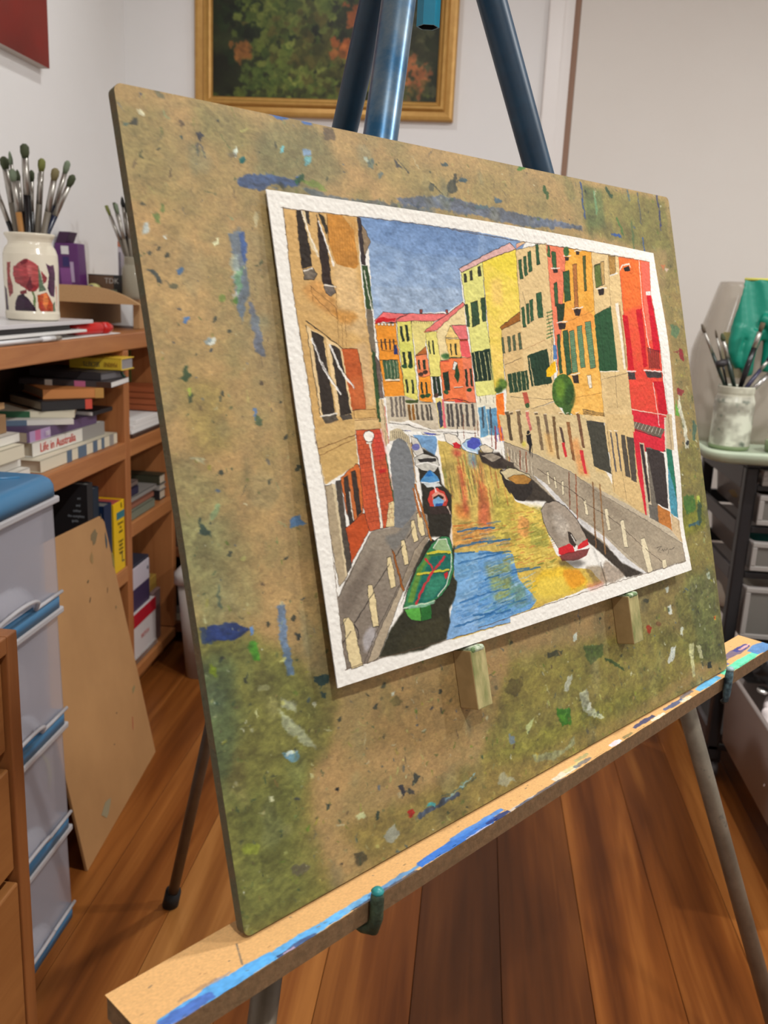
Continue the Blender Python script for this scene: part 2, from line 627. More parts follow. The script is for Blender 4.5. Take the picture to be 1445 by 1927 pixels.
PAPER_COLOURS = [(122, 150, 190), (160, 180, 206), (108, 138, 184), (172, 188, 208), (236, 214, 160), (228, 212, 132), (232, 118, 116), (230, 112, 112), (198, 30, 38), (232, 122, 116), (186, 96, 60), (236, 150, 48), (226, 216, 112), (200, 206, 96), (240, 136, 88), (240, 152, 52), (188, 106, 50), (230, 218, 122), (238, 205, 128), (226, 116, 116), (150, 60, 40), (230, 96, 96), (242, 196, 104), (238, 122, 72), (230, 128, 96), (210, 70, 60), (60, 70, 40), (70, 110, 60), (60, 60, 50), (204, 190, 166), (110, 100, 92), (120, 84, 40), (140, 90, 30), (90, 80, 66), (92, 84, 76), (80, 76, 70), (236, 214, 130), (226, 110, 120), (60, 64, 84), (86, 80, 76), (216, 70, 60), (40, 34, 32), (70, 84, 44), (34, 52, 36), (64, 94, 66), (200, 190, 150), (240, 236, 220), (40, 54, 110), (60, 50, 50), (70, 50, 40), (44, 78, 44), (236, 230, 220), (150, 70, 60), (240, 228, 210), (226, 222, 132), (238, 214, 84), (240, 206, 110), (236, 214, 60), (240, 190, 130), (222, 176, 170), (52, 56, 44), (54, 80, 54), (30, 50, 38), (224, 214, 150), (232, 224, 200), (110, 160, 190), (104, 156, 190), (70, 80, 90), (238, 120, 40), (226, 196, 142), (230, 196, 150), (226, 150, 140), (214, 180, 124), (160, 100, 40), (52, 88, 58), (84, 96, 70), (38, 62, 44), (230, 200, 150), (24, 40, 30), (44, 70, 48), (224, 200, 140), (160, 110, 70), (90, 120, 50), (60, 90, 40), (226, 200, 60), (216, 188, 138), (110, 92, 70), (200, 110, 100), (190, 90, 70), (60, 90, 50), (238, 130, 96), (238, 168, 64), (240, 186, 96), (240, 150, 70), (70, 100, 60), (60, 96, 58), (58, 92, 58), (54, 88, 54), (176, 112, 60), (84, 92, 50), (44, 60, 40), (50, 84, 54), (104, 140, 104), (60, 92, 66), (56, 44, 40), (240, 236, 226), (60, 110, 60), (90, 130, 180), (246, 190, 30), (70, 104, 42), (104, 138, 44), (46, 76, 36), (66, 96, 46), (240, 226, 200), (170, 120, 60), (206, 176, 124), (96, 110, 56), (196, 160, 100), (170, 130, 70), (46, 38, 36), (44, 84, 52), (30, 60, 38), (150, 110, 70), (66, 62, 56), (230, 220, 200), (60, 50, 44), (110, 80, 50), (240, 230, 214), (226, 120, 60), (200, 40, 44), (206, 50, 50), (238, 104, 58), (226, 66, 58), (240, 120, 50), (236, 110, 90), (216, 44, 60), (230, 80, 60), (202, 26, 40), (206, 24, 44), (202, 28, 44), (244, 232, 222), (240, 230, 224), (120, 40, 40), (70, 30, 30), (70, 60, 60), (214, 198, 168), (110, 98, 84), (220, 210, 196), (50, 44, 40), (66, 58, 54), (70, 60, 52), (100, 96, 100), (214, 190, 142), (80, 66, 50), (120, 96, 70), (210, 120, 110), (130, 108, 80), (120, 100, 78), (118, 92, 60), (90, 70, 60), (140, 96, 60), (120, 84, 60), (232, 140, 70), (236, 180, 100), (206, 50, 56), (212, 56, 60), (230, 190, 110), (70, 68, 58), (220, 188, 132), (84, 76, 66), (96, 90, 92), (240, 232, 218), (120, 112, 100), (208, 190, 160), (62, 54, 52), (110, 104, 96), (192, 122, 60), (206, 184, 146), (46, 120, 96), (80, 150, 170), (212, 186, 146), (196, 182, 158), (168, 154, 132), (136, 122, 104), (182, 166, 142), (186, 172, 150), (222, 220, 220), (64, 56, 48), (212, 180, 84), (206, 178, 96), (120, 160, 200), (116, 166, 206), (130, 170, 214), (110, 160, 208), (228, 190, 60), (226, 150, 40), (232, 206, 90), (216, 190, 90), (196, 112, 60), (190, 170, 80), (140, 150, 70), (120, 150, 120), (210, 120, 80), (120, 100, 70), (150, 130, 110), (214, 130, 110), (46, 100, 150), (170, 140, 50), (236, 220, 120), (120, 130, 60), (200, 120, 70), (60, 120, 180), (160, 196, 224), (90, 150, 140), (206, 120, 60), (190, 100, 70), (190, 176, 80), (216, 150, 80), (196, 80, 60), (190, 110, 70), (160, 140, 80), (200, 50, 60), (150, 160, 90), (130, 110, 50), (96, 120, 60), (180, 80, 50), (228, 190, 90), (110, 90, 60), (200, 110, 50), (120, 110, 60), (70, 110, 150), (236, 190, 110), (40, 96, 150), (70, 128, 190), (170, 200, 226), (96, 150, 200), (52, 50, 36), (70, 66, 44), (48, 44, 36), (40, 42, 32), (212, 172, 112), (206, 166, 104), (224, 190, 140), (196, 132, 56), (206, 150, 80), (150, 96, 40), (208, 150, 84), (200, 140, 66), (216, 186, 150), (190, 92, 46), (210, 120, 70), (56, 48, 42), (60, 54, 48), (226, 204, 160), (246, 240, 230), (60, 54, 44), (246, 242, 236), (110, 100, 88), (90, 60, 36), (206, 170, 110), (80, 72, 64), (160, 136, 110), (244, 238, 226), (140, 120, 96), (54, 76, 44), (120, 108, 92), (56, 82, 48), (112, 96, 88), (180, 40, 40), (214, 190, 150), (236, 230, 216), (200, 164, 100), (110, 70, 40), (100, 66, 40), (178, 160, 130), (214, 196, 160), (200, 104, 48), (236, 224, 206), (190, 110, 60), (188, 80, 38), (200, 88, 52), (190, 84, 50), (196, 40, 40), (222, 200, 150), (110, 44, 34), (60, 84, 50), (122, 124, 126), (200, 184, 150), (152, 140, 124), (128, 116, 104), (110, 112, 112), (104, 92, 82), (190, 186, 190), (176, 160, 136), (98, 88, 78), (228, 208, 160), (160, 92, 36), (180, 110, 50), (170, 100, 50), (180, 140, 90), (226, 220, 206), (88, 94, 170), (232, 226, 214), (210, 204, 194), (110, 112, 170), (200, 196, 186), (50, 46, 44), (240, 236, 230), (80, 140, 190), (40, 110, 180), (240, 240, 238), (200, 206, 206), (200, 66, 54), (222, 150, 130), (120, 170, 210), (50, 40, 36), (40, 80, 150), (226, 200, 180), (58, 128, 80), (96, 140, 60), (30, 104, 92), (60, 140, 110), (150, 180, 130), (226, 230, 216), (222, 204, 60), (206, 50, 60), (200, 40, 50), (90, 170, 70), (44, 110, 50), (210, 226, 200), (140, 190, 160), (226, 216, 200), (76, 84, 176), (220, 206, 180), (130, 70, 50), (120, 70, 50), (130, 60, 50), (140, 60, 60), (180, 60, 110), (110, 120, 190), (206, 190, 150), (178, 128, 60), (166, 152, 136), (200, 190, 176), (226, 220, 210), (206, 40, 46), (210, 44, 48), (170, 160, 146), (110, 36, 34), (130, 92, 60), (150, 80, 50), (130, 60, 40), (150, 70, 40), (230, 216, 182), (70, 56, 48), (30, 28, 28), (34, 30, 32), (220, 210, 80), (200, 196, 190), (90, 70, 54), (120, 90, 70)]
PAPER_MARKS = [
[0,0,100,0,1,18,0,0,312,63,63,-2,85,0,160,-1,208,2,201,8,42,14,-49,83,-301,84,4,150,-80,55,-276,27,-41,18,3,-141,8,-163,-24,-107],
[0,2,50,50,-1,30,0,0,317,63,143,-2,368,1,-10,128,-308,7,-156,-35],
[0,3,45,50,-1,30,0,0,337,360,375,-15,9,56,-103,42,-247,26],
[0,4,100,0,-1,8,0,0,580,549,148,-138,-4,171,15,86,-156,19],
[0,5,100,0,-1,10,0,0,476,505,113,-5,-49,45,-15,105,-45,9,1,-45],
[0,6,100,0,-1,15,6,0,414,503,59,-31,181,-7,-70,38,-108,3,-60,11],
[0,7,100,0,-1,15,6,0,327,511,40,-41,54,2,50,1,-53,25,-6,18],
[0,8,100,0,-1,10,0,0,327,522,18,-25,19,-5,30,7,21,-7,-6,19,-41,0,-33,15],
[0,9,100,0,-1,15,6,0,723,406,-187,139,-5,7,54,-8,144,-126],
[1,10,90,14,529,553,28,-4,31,3],
[0,11,100,0,-1,15,5,0,329,524,83,-9,0,153,5,177,-86,-3],
[0,12,100,0,-1,15,5,0,417,509,61,-4,-3,163,-6,196,-54,-1,1,-177],
[0,13,50,20,-1,10,0,0,411,602,63,-1,-1,49,-55,1],
[0,14,100,0,-1,15,5,0,480,660,51,-5,3,104,-52,1],
[0,15,100,0,-1,15,5,0,482,758,53,-3,-3,123,-60,-1],
[0,16,100,0,-1,10,5,0,483,658,49,-41,-1,38],
[0,17,100,0,-1,12,4,0,533,556,51,-7,5,128,-6,79,-49,3,4,-109],
[0,18,100,0,-1,10,5,0,622,579,29,-59,32,55],
[0,19,100,0,-1,15,5,0,656,518,71,-5,3,71,-44,-1],
[0,20,100,0,-1,10,0,0,686,583,42,2,-2,8,-38,-1],
[0,21,100,0,-1,10,0,0,688,592,41,1,5,75,-45,0],
[0,22,100,0,-1,10,4,0,622,582,64,-1,0,89,-56,2],
[0,23,100,0,-1,18,5,0,585,689,45,-14,61,-3,43,-4,0,222,-155,-21],
[0,24,80,0,-1,10,0,0,691,672,44,-2,-2,219,-43,-3],
[1,25,90,12,587,689,38,-2],
[1,26,90,10,625,672,64,-4],
[0,27,100,10,-1,50,0,0,632,663,-2,6,-5,4,-7,3,-7,1,-7,-1,-6,-3,-4,-4,-1,-6,2,-5,5,-4,7,-3,7,-1,7,1,6,3,4,4],
[1,28,90,8,585,684,41,-1],
[0,29,100,0,-1,12,0,0,335,838,82,5,52,21,73,14,196,11,-7,133,-173,-23,-53,0,-85,-47,-90,7],
[0,30,100,0,-1,30,0,0,353,843,9,0,-4,87,-10,0],
[0,30,100,0,-1,30,0,0,371,843,9,1,-4,88,-10,-1],
[0,30,100,0,-1,30,0,0,389,844,9,1,-3,88,-11,-1],
[0,30,100,0,-1,30,0,0,404,845,9,0,-4,89,-10,-1],
[0,31,100,0,-1,30,0,0,421,879,9,0,0,72,-11,-1],
[0,32,100,0,-1,30,0,0,437,880,9,0,0,72,-11,-1],
[0,33,100,0,-1,30,0,0,454,881,9,0,0,72,-11,-1],
[0,34,100,0,-1,30,0,0,476,882,8,0,1,73,-11,-1],
[0,34,100,0,-1,30,0,0,497,883,9,0,1,73,-12,-1],
[0,35,100,0,-1,30,0,0,513,884,8,0,1,73,-12,-1],
[0,36,100,0,-1,10,0,0,545,856,27,-4,5,144,-30,2],
[0,37,100,0,-1,10,0,0,573,861,9,1,-5,134,-13,-1],
[0,38,100,0,-1,30,0,0,550,879,11,-8,8,9,-5,105,-14,9],
[0,39,100,0,-1,30,0,0,591,885,11,1,-3,107,-13,-1],
[0,39,100,0,-1,30,0,0,607,886,11,1,-3,107,-13,-1],
[0,39,100,0,-1,30,0,0,632,888,12,0,-4,108,-13,-1],
[0,39,100,0,-1,30,0,0,653,889,12,0,-3,109,-14,-2],
[0,39,100,0,-1,30,0,0,679,890,12,0,-3,109,-14,-1],
[0,39,100,0,-1,30,0,0,708,891,12,1,-3,110,-14,-1],
[0,40,100,10,-1,10,0,0,631,864,42,2,-7,14,-33,4],
[1,41,90,8,582,866,58,-4,50,17,40,11],
[1,41,90,7,411,867,58,-1],
[0,42,100,0,-1,10,0,0,414,859,56,2,-4,14,-49,-2],
[1,41,90,8,475,871,50,2],
[0,43,100,0,-1,25,5,0,427,531,9,0,5,66,-10,3],
[0,43,100,0,-1,25,5,0,452,526,8,0,2,66,-10,5],
[0,43,100,0,-1,25,5,0,426,645,9,0,3,68,-10,0],
[0,43,100,0,-1,25,5,0,449,644,14,0,1,69,-13,2],
[0,43,100,0,-1,25,5,0,426,769,8,0,-1,59,-7,0],
[0,43,100,0,-1,25,5,0,450,769,7,0,-1,65,-8,-1],
[0,43,100,0,-1,25,5,0,487,680,8,0,0,42,-7,0],
[0,43,100,0,-1,25,5,0,508,682,11,0,0,41,-9,0],
[0,43,100,0,-1,25,5,0,488,781,7,0,0,50,-8,-1],
[0,43,100,0,-1,25,5,0,509,781,6,1,-1,50,-7,-1],
[0,43,100,0,-1,25,5,0,544,593,4,0,0,61,-5,0],
[0,43,100,0,-1,25,5,0,560,591,5,0,1,63,-6,0],
[0,43,100,0,-1,25,5,0,592,740,28,-5,-2,87,-24,1],
[0,43,100,0,-1,25,5,0,641,605,5,0,-1,54,-5,0],
[0,43,100,0,-1,25,5,0,663,605,7,0,-1,54,-7,0],
[0,43,100,0,-1,25,5,0,697,725,10,-2,-2,83,-10,-1],
[0,43,100,0,-1,25,5,0,721,723,7,0,0,83,-9,0],
[0,43,100,0,-1,25,5,0,543,759,14,-2,-1,90,-15,-1],
[0,43,100,0,-1,25,5,0,561,758,14,-2,-1,92,-14,-1],
[0,44,100,0,-1,30,0,0,342,682,62,-1,-2,83,-62,3],
[1,45,90,9,357,684,-2,78],
[1,45,90,9,371,684,-2,78],
[1,45,90,9,386,684,-3,79],
[1,45,90,9,398,684,-3,79],
[1,41,90,8,332,681,75,-1],
[1,46,90,16,343,769,60,-1],
[1,41,90,6,347,775,53,-2],
[1,41,90,7,317,604,90,-2],
[1,41,90,6,339,638,64,2],
[0,47,100,0,-1,10,0,0,392,620,14,-9,1,46,-16,2],
[0,48,100,0,-1,25,3,0,344,590,5,0,-3,44,-5,0],
[0,48,100,0,-1,25,3,0,360,590,5,0,-3,43,-5,0],
[0,48,100,0,-1,25,3,0,378,590,5,-1,-3,44,-5,0],
[0,48,100,0,-1,25,3,0,395,589,5,0,-2,44,-5,0],
[0,49,100,0,-1,50,0,0,505,745,-1,4,-3,3,-4,2,-4,1,-4,-1,-4,-2,-2,-4,0,-3,1,-4,3,-3,4,-2,4,-1,5,1,3,2,2,3],
[0,49,100,0,-1,50,0,0,526,736,-1,4,-3,3,-4,2,-4,1,-5,-1,-3,-2,-2,-3,-1,-4,2,-4,3,-3,3,-2,5,-1,4,1,4,2,2,4],
[0,50,100,0,-1,50,0,0,502,845,-1,3,-3,4,-4,2,-4,0,-4,-1,-4,-2,-2,-3,0,-4,1,-4,3,-3,4,-2,4,-1,4,1,4,3,2,3],
[0,50,100,0,-1,50,0,0,525,843,-2,4,-3,3,-4,2,-4,1,-4,-1,-4,-2,-2,-4,0,-4,1,-3,3,-4,4,-2,4,0,5,1,3,2,2,3],
[0,50,100,0,-1,50,0,0,722,825,-2,4,-3,3,-4,3,-5,0,-5,-1,-4,-2,-2,-4,0,-4,1,-4,3,-3,4,-2,5,-1,5,1,4,3,2,3],
[0,50,100,0,-1,50,0,0,667,757,-1,4,-3,4,-4,2,-5,0,-5,-1,-3,-2,-3,-3,0,-4,1,-4,3,-3,5,-3,4,0,5,1,4,2,2,3],
[0,49,100,0,-1,50,0,0,562,845,-1,4,-3,3,-4,2,-5,0,-4,-1,-3,-2,-2,-3,-1,-4,1,-4,3,-3,4,-2,5,-1,4,1,4,3,2,3],
[0,50,100,0,-1,50,0,0,439,708,-1,4,-3,3,-4,2,-4,1,-4,-1,-3,-2,-2,-3,-1,-4,2,-4,2,-3,4,-2,4,-1,4,1,4,2,2,4],
[0,50,100,0,-1,50,0,0,464,709,-1,3,-3,3,-3,3,-5,0,-4,-1,-3,-2,-2,-3,-1,-4,2,-3,2,-4,4,-2,5,0,4,0,3,3,2,3],
[0,50,100,0,-1,50,0,0,610,831,-2,3,-3,4,-4,2,-5,0,-4,-1,-4,-2,-2,-3,0,-4,1,-4,3,-3,4,-2,5,-1,4,1,4,2,2,4],
[0,51,100,0,-1,10,5,0,651,687,14,4,-14,40,-12,-5],
[0,50,100,0,-1,40,0,0,665,691,5,62,-12,37,-15,-28],
[1,51,90,10,637,811,43,-1],
[1,41,90,5,637,814,42,-2],
[0,52,100,0,-1,10,5,0,521,451,10,0,-1,16,-10,1],
[0,52,100,0,-1,10,5,0,637,445,11,-1,-2,18,-10,0],
[1,41,90,5,480,507,0,8],
[1,41,90,5,489,507,1,8],
[1,41,90,5,498,506,1,8],
[1,41,90,5,508,506,0,8],
[1,41,90,5,517,505,1,9],
[1,41,90,5,527,505,0,8],
[1,41,90,5,537,505,0,8],
[1,41,90,5,546,504,1,8],
[1,41,90,5,556,504,0,8],
[1,41,90,5,566,503,0,9],
[1,41,90,5,576,503,0,8],
[0,53,100,0,-1,10,4,0,340,520,9,-1,-1,10,-8,2],
[0,53,100,0,-1,10,4,0,353,520,10,-2,-1,11,-9,1],
[0,53,100,0,-1,10,4,0,367,519,9,-1,-1,10,-8,2],
[0,53,100,0,-1,10,4,0,380,519,10,-2,-1,11,-8,1],
[0,53,100,0,-1,10,4,0,394,518,10,-1,-1,11,-8,1],
[0,54,100,0,-1,12,5,0,726,264,111,-61,-9,275,10,146,2,228,-100,6,-3,-336],
[0,55,100,0,56,12,4,0,837,203,181,-85,-3,327,-110,72,-16,304,-54,27],
[0,57,50,50,-1,10,0,0,850,202,168,-78,-5,160,-114,-63],
[0,58,40,60,-1,10,0,0,868,281,61,-6,-4,132,-52,4],
[0,59,100,0,-1,10,7,0,717,248,122,-73,150,-87,32,28,-184,86,-107,64],
[0,60,100,0,-1,25,5,0,739,271,11,-5,2,41,-14,5],
[0,60,100,0,-1,25,5,0,770,252,11,-5,1,48,-14,4],
[0,60,100,0,-1,25,5,0,809,229,15,-7,1,50,-17,5],
[0,61,100,0,-1,25,7,0,730,419,14,-4,0,107,-13,0],
[0,61,100,0,-1,25,7,0,761,406,34,-13,-1,111,-37,17],
[0,61,100,0,-1,25,7,0,811,382,23,-5,-3,113,-21,7],
[0,62,100,0,-1,20,0,0,736,649,96,-25,-2,154,-90,10],
[1,63,90,13,753,645,4,136],
[1,63,90,13,776,645,4,136],
[1,63,90,13,801,644,5,138],
[1,63,90,13,821,644,5,138],
[0,64,100,0,-1,10,0,0,740,858,100,-7,-11,197,-94,8],
[0,65,100,0,-1,30,0,0,741,912,34,-6,3,142,-43,8],
[0,66,100,0,-1,30,0,0,778,922,54,-5,-3,131,-47,0],
[0,67,100,0,-1,10,0,0,757,909,8,1,-5,100,-9,-1],
[0,67,100,0,-1,10,0,0,797,911,8,1,-4,101,-11,-1],
[1,41,90,7,756,857,0,32],
[1,41,90,7,785,858,0,33],
[1,41,90,7,823,860,0,32],
[0,68,100,0,-1,25,0,0,837,852,42,-6,-15,238,-39,-4],
[0,69,100,0,-1,8,5,0,1018,123,182,-61,11,203,-21,336,-30,299,-149,35,-117,-81,10,-326,111,-83],
[0,70,100,0,71,10,4,0,1025,90,39,-18,13,4,-56,41],
[0,72,70,0,-1,10,0,0,904,528,109,-59,-11,305,-107,72],
[0,73,100,0,-1,20,6,0,896,518,116,-83,-3,47,-105,48],
[0,74,100,0,-1,25,5,0,1027,173,18,-7,2,98,-17,8],
[0,74,100,0,-1,25,5,0,1057,151,16,-7,2,98,-17,9],
[0,74,100,0,-1,25,5,0,1083,124,19,-10,2,103,-20,11],
[0,74,100,0,-1,25,5,0,1134,79,17,-5,1,104,-18,7],
[0,74,100,0,-1,25,5,0,1023,414,14,-7,2,103,-17,5],
[0,74,100,0,-1,25,5,0,1051,395,16,-7,-5,103,-14,6],
[0,74,100,0,-1,25,5,0,1072,374,20,-10,-6,110,-18,11],
[0,74,100,0,-1,25,5,0,1114,337,32,-15,-2,134,-32,8],
[0,75,100,0,-1,25,5,0,899,573,11,-3,-1,78,-11,1],
[0,75,100,0,-1,25,5,0,930,564,15,-3,0,78,-15,3],
[0,75,100,0,-1,25,5,0,958,557,14,-4,-1,79,-15,3],
[0,75,100,0,-1,25,5,0,989,548,15,-4,1,82,-16,4],
[0,76,100,0,-1,20,0,0,1030,660,119,-41,9,184,-124,18],
[1,77,90,20,1040,672,10,146],
[1,78,90,8,1073,646,2,168],
[1,78,90,8,1092,646,2,168],
[1,78,90,8,1112,646,1,169],
[1,78,90,8,1131,646,2,170],
[0,79,100,0,-1,20,0,0,910,751,111,-18,2,101,-111,13],
[1,80,90,13,933,743,2,96],
[1,80,90,13,958,744,2,96],
[1,80,90,13,982,744,1,97],
[1,80,90,13,1006,744,1,98],
[1,41,90,5,902,706,94,-34],
[1,41,90,5,893,863,268,28],
[1,81,90,6,1010,630,129,-54],
[1,41,90,5,1036,333,28,134],
[0,82,100,15,-1,50,0,0,903,805,-4,11,-7,10,-11,6,-11,2,-11,-3,-9,-7,-5,-9,-1,-12,3,-11,8,-9,10,-6,12,-2,11,2,9,7,5,10],
[0,83,100,10,-1,50,0,0,878,829,-2,6,-5,5,-8,4,-8,1,-7,-2,-7,-4,-3,-5,-1,-6,2,-7,5,-5,7,-3,8,-1,8,1,6,4,4,6],
[0,84,60,30,-1,10,0,0,866,796,-3,7,-4,6,-6,5,-7,1,-6,-2,-5,-4,-3,-7,-1,-7,2,-8,5,-6,6,-4,7,-1,6,1,5,5,3,6],
[0,85,100,0,-1,12,0,0,894,850,117,85,148,-31,70,88,37,187,-418,-43],
[0,86,100,0,-1,35,0,0,874,940,21,-2,-2,169,-24,2],
[1,53,90,10,873,937,23,-2],
[0,86,100,0,-1,35,0,0,900,946,16,-2,-3,170,-18,2],
[1,53,90,10,898,943,19,-3],
[0,86,100,0,-1,35,0,0,936,940,24,-2,-2,171,-26,2],
[1,53,90,10,935,936,26,-2],
[0,87,100,0,-1,35,0,0,986,947,19,-2,-3,173,-21,2],
[1,53,90,10,985,943,20,-2],
[0,86,100,0,-1,35,0,0,1036,958,17,-2,-2,175,-20,3],
[1,53,90,10,1035,955,19,-2],
[0,86,100,0,-1,35,0,0,1088,970,16,-2,-2,177,-18,2],
[1,53,90,10,1087,967,17,-3],
[0,86,100,0,-1,35,0,0,1126,977,15,-3,-3,179,-16,3],
[1,53,90,10,1125,973,16,-2],
[0,88,100,0,-1,10,0,0,982,849,26,-3,7,56,-29,7],
[0,89,100,0,-1,40,0,0,1012,914,-1,5,-4,5,-4,2,-5,1,-5,-1,-4,-3,-2,-5,0,-5,1,-5,3,-4,5,-3,5,-1,5,1,4,4,2,4],
[0,90,100,0,-1,12,4,0,1199,71,127,-4,-33,442,-94,233,2,-318],
[0,91,100,0,92,14,4,0,1326,67,169,-2,-21,381,-6,562,-156,-1,-153,-98,40,-167,45,-213],
[0,93,60,50,-1,10,0,0,1246,422,120,-44,104,49,-9,75,-180,61],
[0,94,100,0,-1,25,7,0,1207,73,12,3,1,57,-16,0],
[0,95,100,0,-1,25,7,0,1229,101,27,1,-5,93,-24,-2],
[0,96,100,0,-1,25,7,0,1225,273,21,-11,-2,124,-22,6],
[0,97,100,0,-1,25,7,0,1290,204,41,-13,-7,163,-39,12],
[0,98,100,0,-1,25,7,0,1359,156,25,-8,-15,239,-24,6],
[0,99,100,0,-1,25,7,0,1431,101,19,-7,-14,196,-16,6],
[0,100,100,0,-1,25,7,0,1230,383,52,-8,-15,90,-38,15],
[0,101,100,0,-1,25,7,0,1215,547,17,-5,-6,209,-18,5],
[0,74,100,0,-1,25,7,0,1252,528,34,-10,-1,234,-33,13],
[0,102,100,0,-1,25,7,0,1294,527,32,-10,-4,231,-34,4],
[2,103,60,5,20,1294,527,32,-10,-4,231,-34,4],
[0,102,100,0,-1,25,7,0,1346,498,33,-9,-4,232,-31,5],
[2,103,60,5,20,1346,498,33,-9,-4,232,-31,5],
[0,102,100,0,-1,25,7,0,1400,472,41,-11,2,261,-36,6],
[2,103,60,5,20,1400,472,41,-11,2,261,-36,6],
[0,104,100,0,-1,20,0,0,1226,198,33,-4,-3,18,-27,3],
[1,105,90,16,1218,195,53,-9],
[0,104,100,0,-1,20,0,0,1309,120,30,-4,-7,22,-21,3],
[1,105,90,16,1300,117,51,-10],
[0,104,100,0,-1,20,0,0,1386,79,27,-1,-6,18,-18,0],
[1,105,90,16,1378,77,47,-8],
[0,104,100,0,-1,20,0,0,1337,403,49,-8,-14,42,-29,2],
[1,105,90,16,1328,400,70,-13],
[0,104,100,0,-1,20,0,0,1229,483,52,-5,-11,36,-37,4],
[1,105,90,16,1221,480,71,-10],
[0,104,100,0,-1,20,0,0,1283,766,40,-4,1,45,-35,-1],
[1,105,90,16,1276,762,58,-7],
[0,27,100,0,-1,50,0,0,1342,86,-3,10,-5,10,-7,6,-7,4,-8,-2,-5,-5,-4,-8,0,-10,2,-11,5,-9,7,-7,8,-3,7,1,6,5,3,8],
[0,27,100,0,-1,50,0,0,1221,115,-2,7,-2,6,-4,4,-4,2,-4,-1,-3,-3,-2,-6,0,-6,2,-7,2,-6,4,-4,4,-2,4,1,3,3,2,5],
[1,106,90,14,1166,432,37,-13],
[1,106,90,14,1164,451,37,-12],
[1,106,90,14,1162,470,37,-12],
[1,106,90,14,1160,490,37,-12],
[1,106,90,14,1158,509,37,-12],
[1,106,90,14,1156,528,37,-12],
[1,106,90,14,1154,548,37,-12],
[1,106,90,14,1152,567,36,-12],
[1,41,90,8,1170,426,29,316],
[1,41,90,6,1178,575,-19,167],
[0,107,100,0,-1,10,0,0,1187,601,20,4,-4,71,-23,3],
[0,108,100,0,-1,20,0,0,1131,733,33,-31,27,-17,-2,57,-33,26,-25,4],
[0,109,100,0,-1,45,0,0,1285,851,-10,36,-19,30,-24,19,-27,6,-24,-9,-19,-21,-11,-30,0,-35,9,-35,18,-30,23,-19,27,-7,25,7,20,21,11,31],
[0,110,80,30,-1,30,0,0,1232,832,-5,20,-8,17,-10,11,-12,4,-10,-5,-8,-11,-4,-18,1,-20,4,-20,8,-17,11,-11,11,-4,10,4,8,12,4,17],
[0,111,80,20,-1,40,0,0,1291,879,-6,27,-10,23,-12,15,-12,5,-12,-6,-8,-16,-3,-24,1,-27,5,-27,10,-23,12,-15,12,-5,12,6,8,15,4,24],
[0,112,100,10,-1,10,0,0,1197,928,73,-5,-30,70,-20,-10],
[0,113,100,0,-1,10,5,0,1379,767,26,-4,2,72,-22,3],
[1,114,90,7,1281,474,193,-75],
[1,114,90,7,1284,887,177,-20],
[0,69,100,0,-1,9,4,0,1495,67,201,0,-31,671,6,244,-5,239,-209,-22,9,-191,8,-562],
[0,115,50,60,-1,10,0,0,1505,783,159,-35,0,185,-175,76],
[0,116,100,0,-1,25,7,0,1505,140,46,-18,-5,129,-44,19],
[0,117,100,0,-1,25,7,0,1555,117,25,-7,-13,130,-18,11],
[0,118,100,0,-1,25,7,0,1618,72,51,-1,-9,101,-46,19],
[1,105,90,20,1614,191,60,-26],
[1,41,90,7,1494,153,63,-31],
[0,119,100,0,-1,10,0,0,1513,278,48,-9,-11,34,-30,8],
[1,105,90,18,1504,274,72,-11],
[0,120,100,0,-1,18,0,0,1468,427,124,-57,1,372,-127,5],
[1,121,90,9,1502,406,2,335],
[1,121,90,9,1548,403,2,338],
[1,53,90,16,1470,747,133,-2],
[0,53,100,0,-1,10,0,0,1627,350,25,-7,0,385,-13,10],
[0,122,60,0,-1,10,0,0,1651,358,15,-1,-3,361,-11,10],
[1,41,90,5,1611,81,-16,281],
[1,41,90,5,1573,747,-8,210],
[1,41,90,5,1476,792,185,-35],
[1,41,90,5,1470,427,124,-60],
[0,123,100,0,-1,15,0,0,1338,1008,123,20,-10,171,-105,-11],
[1,124,90,20,1334,1001,130,20],
[1,125,80,12,1331,953,138,31],
[1,125,80,12,1331,960,137,32],
[1,125,80,12,1330,968,137,31],
[1,125,80,12,1329,975,137,32],
[1,125,80,12,1328,982,137,32],
[0,126,100,0,-1,30,0,0,1284,973,17,1,-8,167,-12,-1],
[1,127,90,10,1282,969,22,-1],
[0,126,100,0,-1,30,0,0,1222,969,16,1,-7,165,-13,-1],
[1,127,90,10,1220,965,21,-1],
[0,126,100,0,-1,30,0,0,1182,967,16,1,-8,164,-12,-2],
[1,127,90,10,1179,962,22,0],
[0,128,50,30,-1,10,0,0,1213,1036,32,-7,6,149,-31,-3],
[0,129,100,0,-1,10,0,0,1175,1126,14,1,5,45,-18,-2],
[0,130,100,0,-1,10,0,0,1277,1167,23,2,-2,14,-21,-2],
[0,131,100,0,132,12,4,0,1696,67,254,-5,-30,194,2,145,5,165,-1,236,17,221,5,21,-37,-12,-244,-60,-2,-234],
[0,133,75,30,-1,25,0,0,1701,68,160,0,-33,277,-141,50],
[0,134,100,0,-1,12,0,0,1875,70,71,-5,-24,180,-7,301,-75,22,8,-224],
[0,135,100,0,-1,14,0,0,1667,972,244,60,-18,212,-227,-23],
[0,136,60,30,-1,20,0,0,1675,787,244,15,4,220,-250,-55],
[0,137,100,0,-1,12,0,0,1669,416,39,2,3,320,-39,5],
[0,137,100,0,-1,12,0,0,1777,379,48,-15,-12,356,-29,9],
[0,138,100,0,-1,12,0,0,1881,280,34,-3,9,290,0,72,-53,-20],
[0,139,100,0,-1,12,0,0,1847,810,78,2,14,211,-67,1,-1,-132],
[1,140,90,22,1861,68,-26,277,2,203,12,91],
[1,140,90,20,1846,821,17,202,2,61],
[1,53,90,14,1667,972,191,36,85,18],
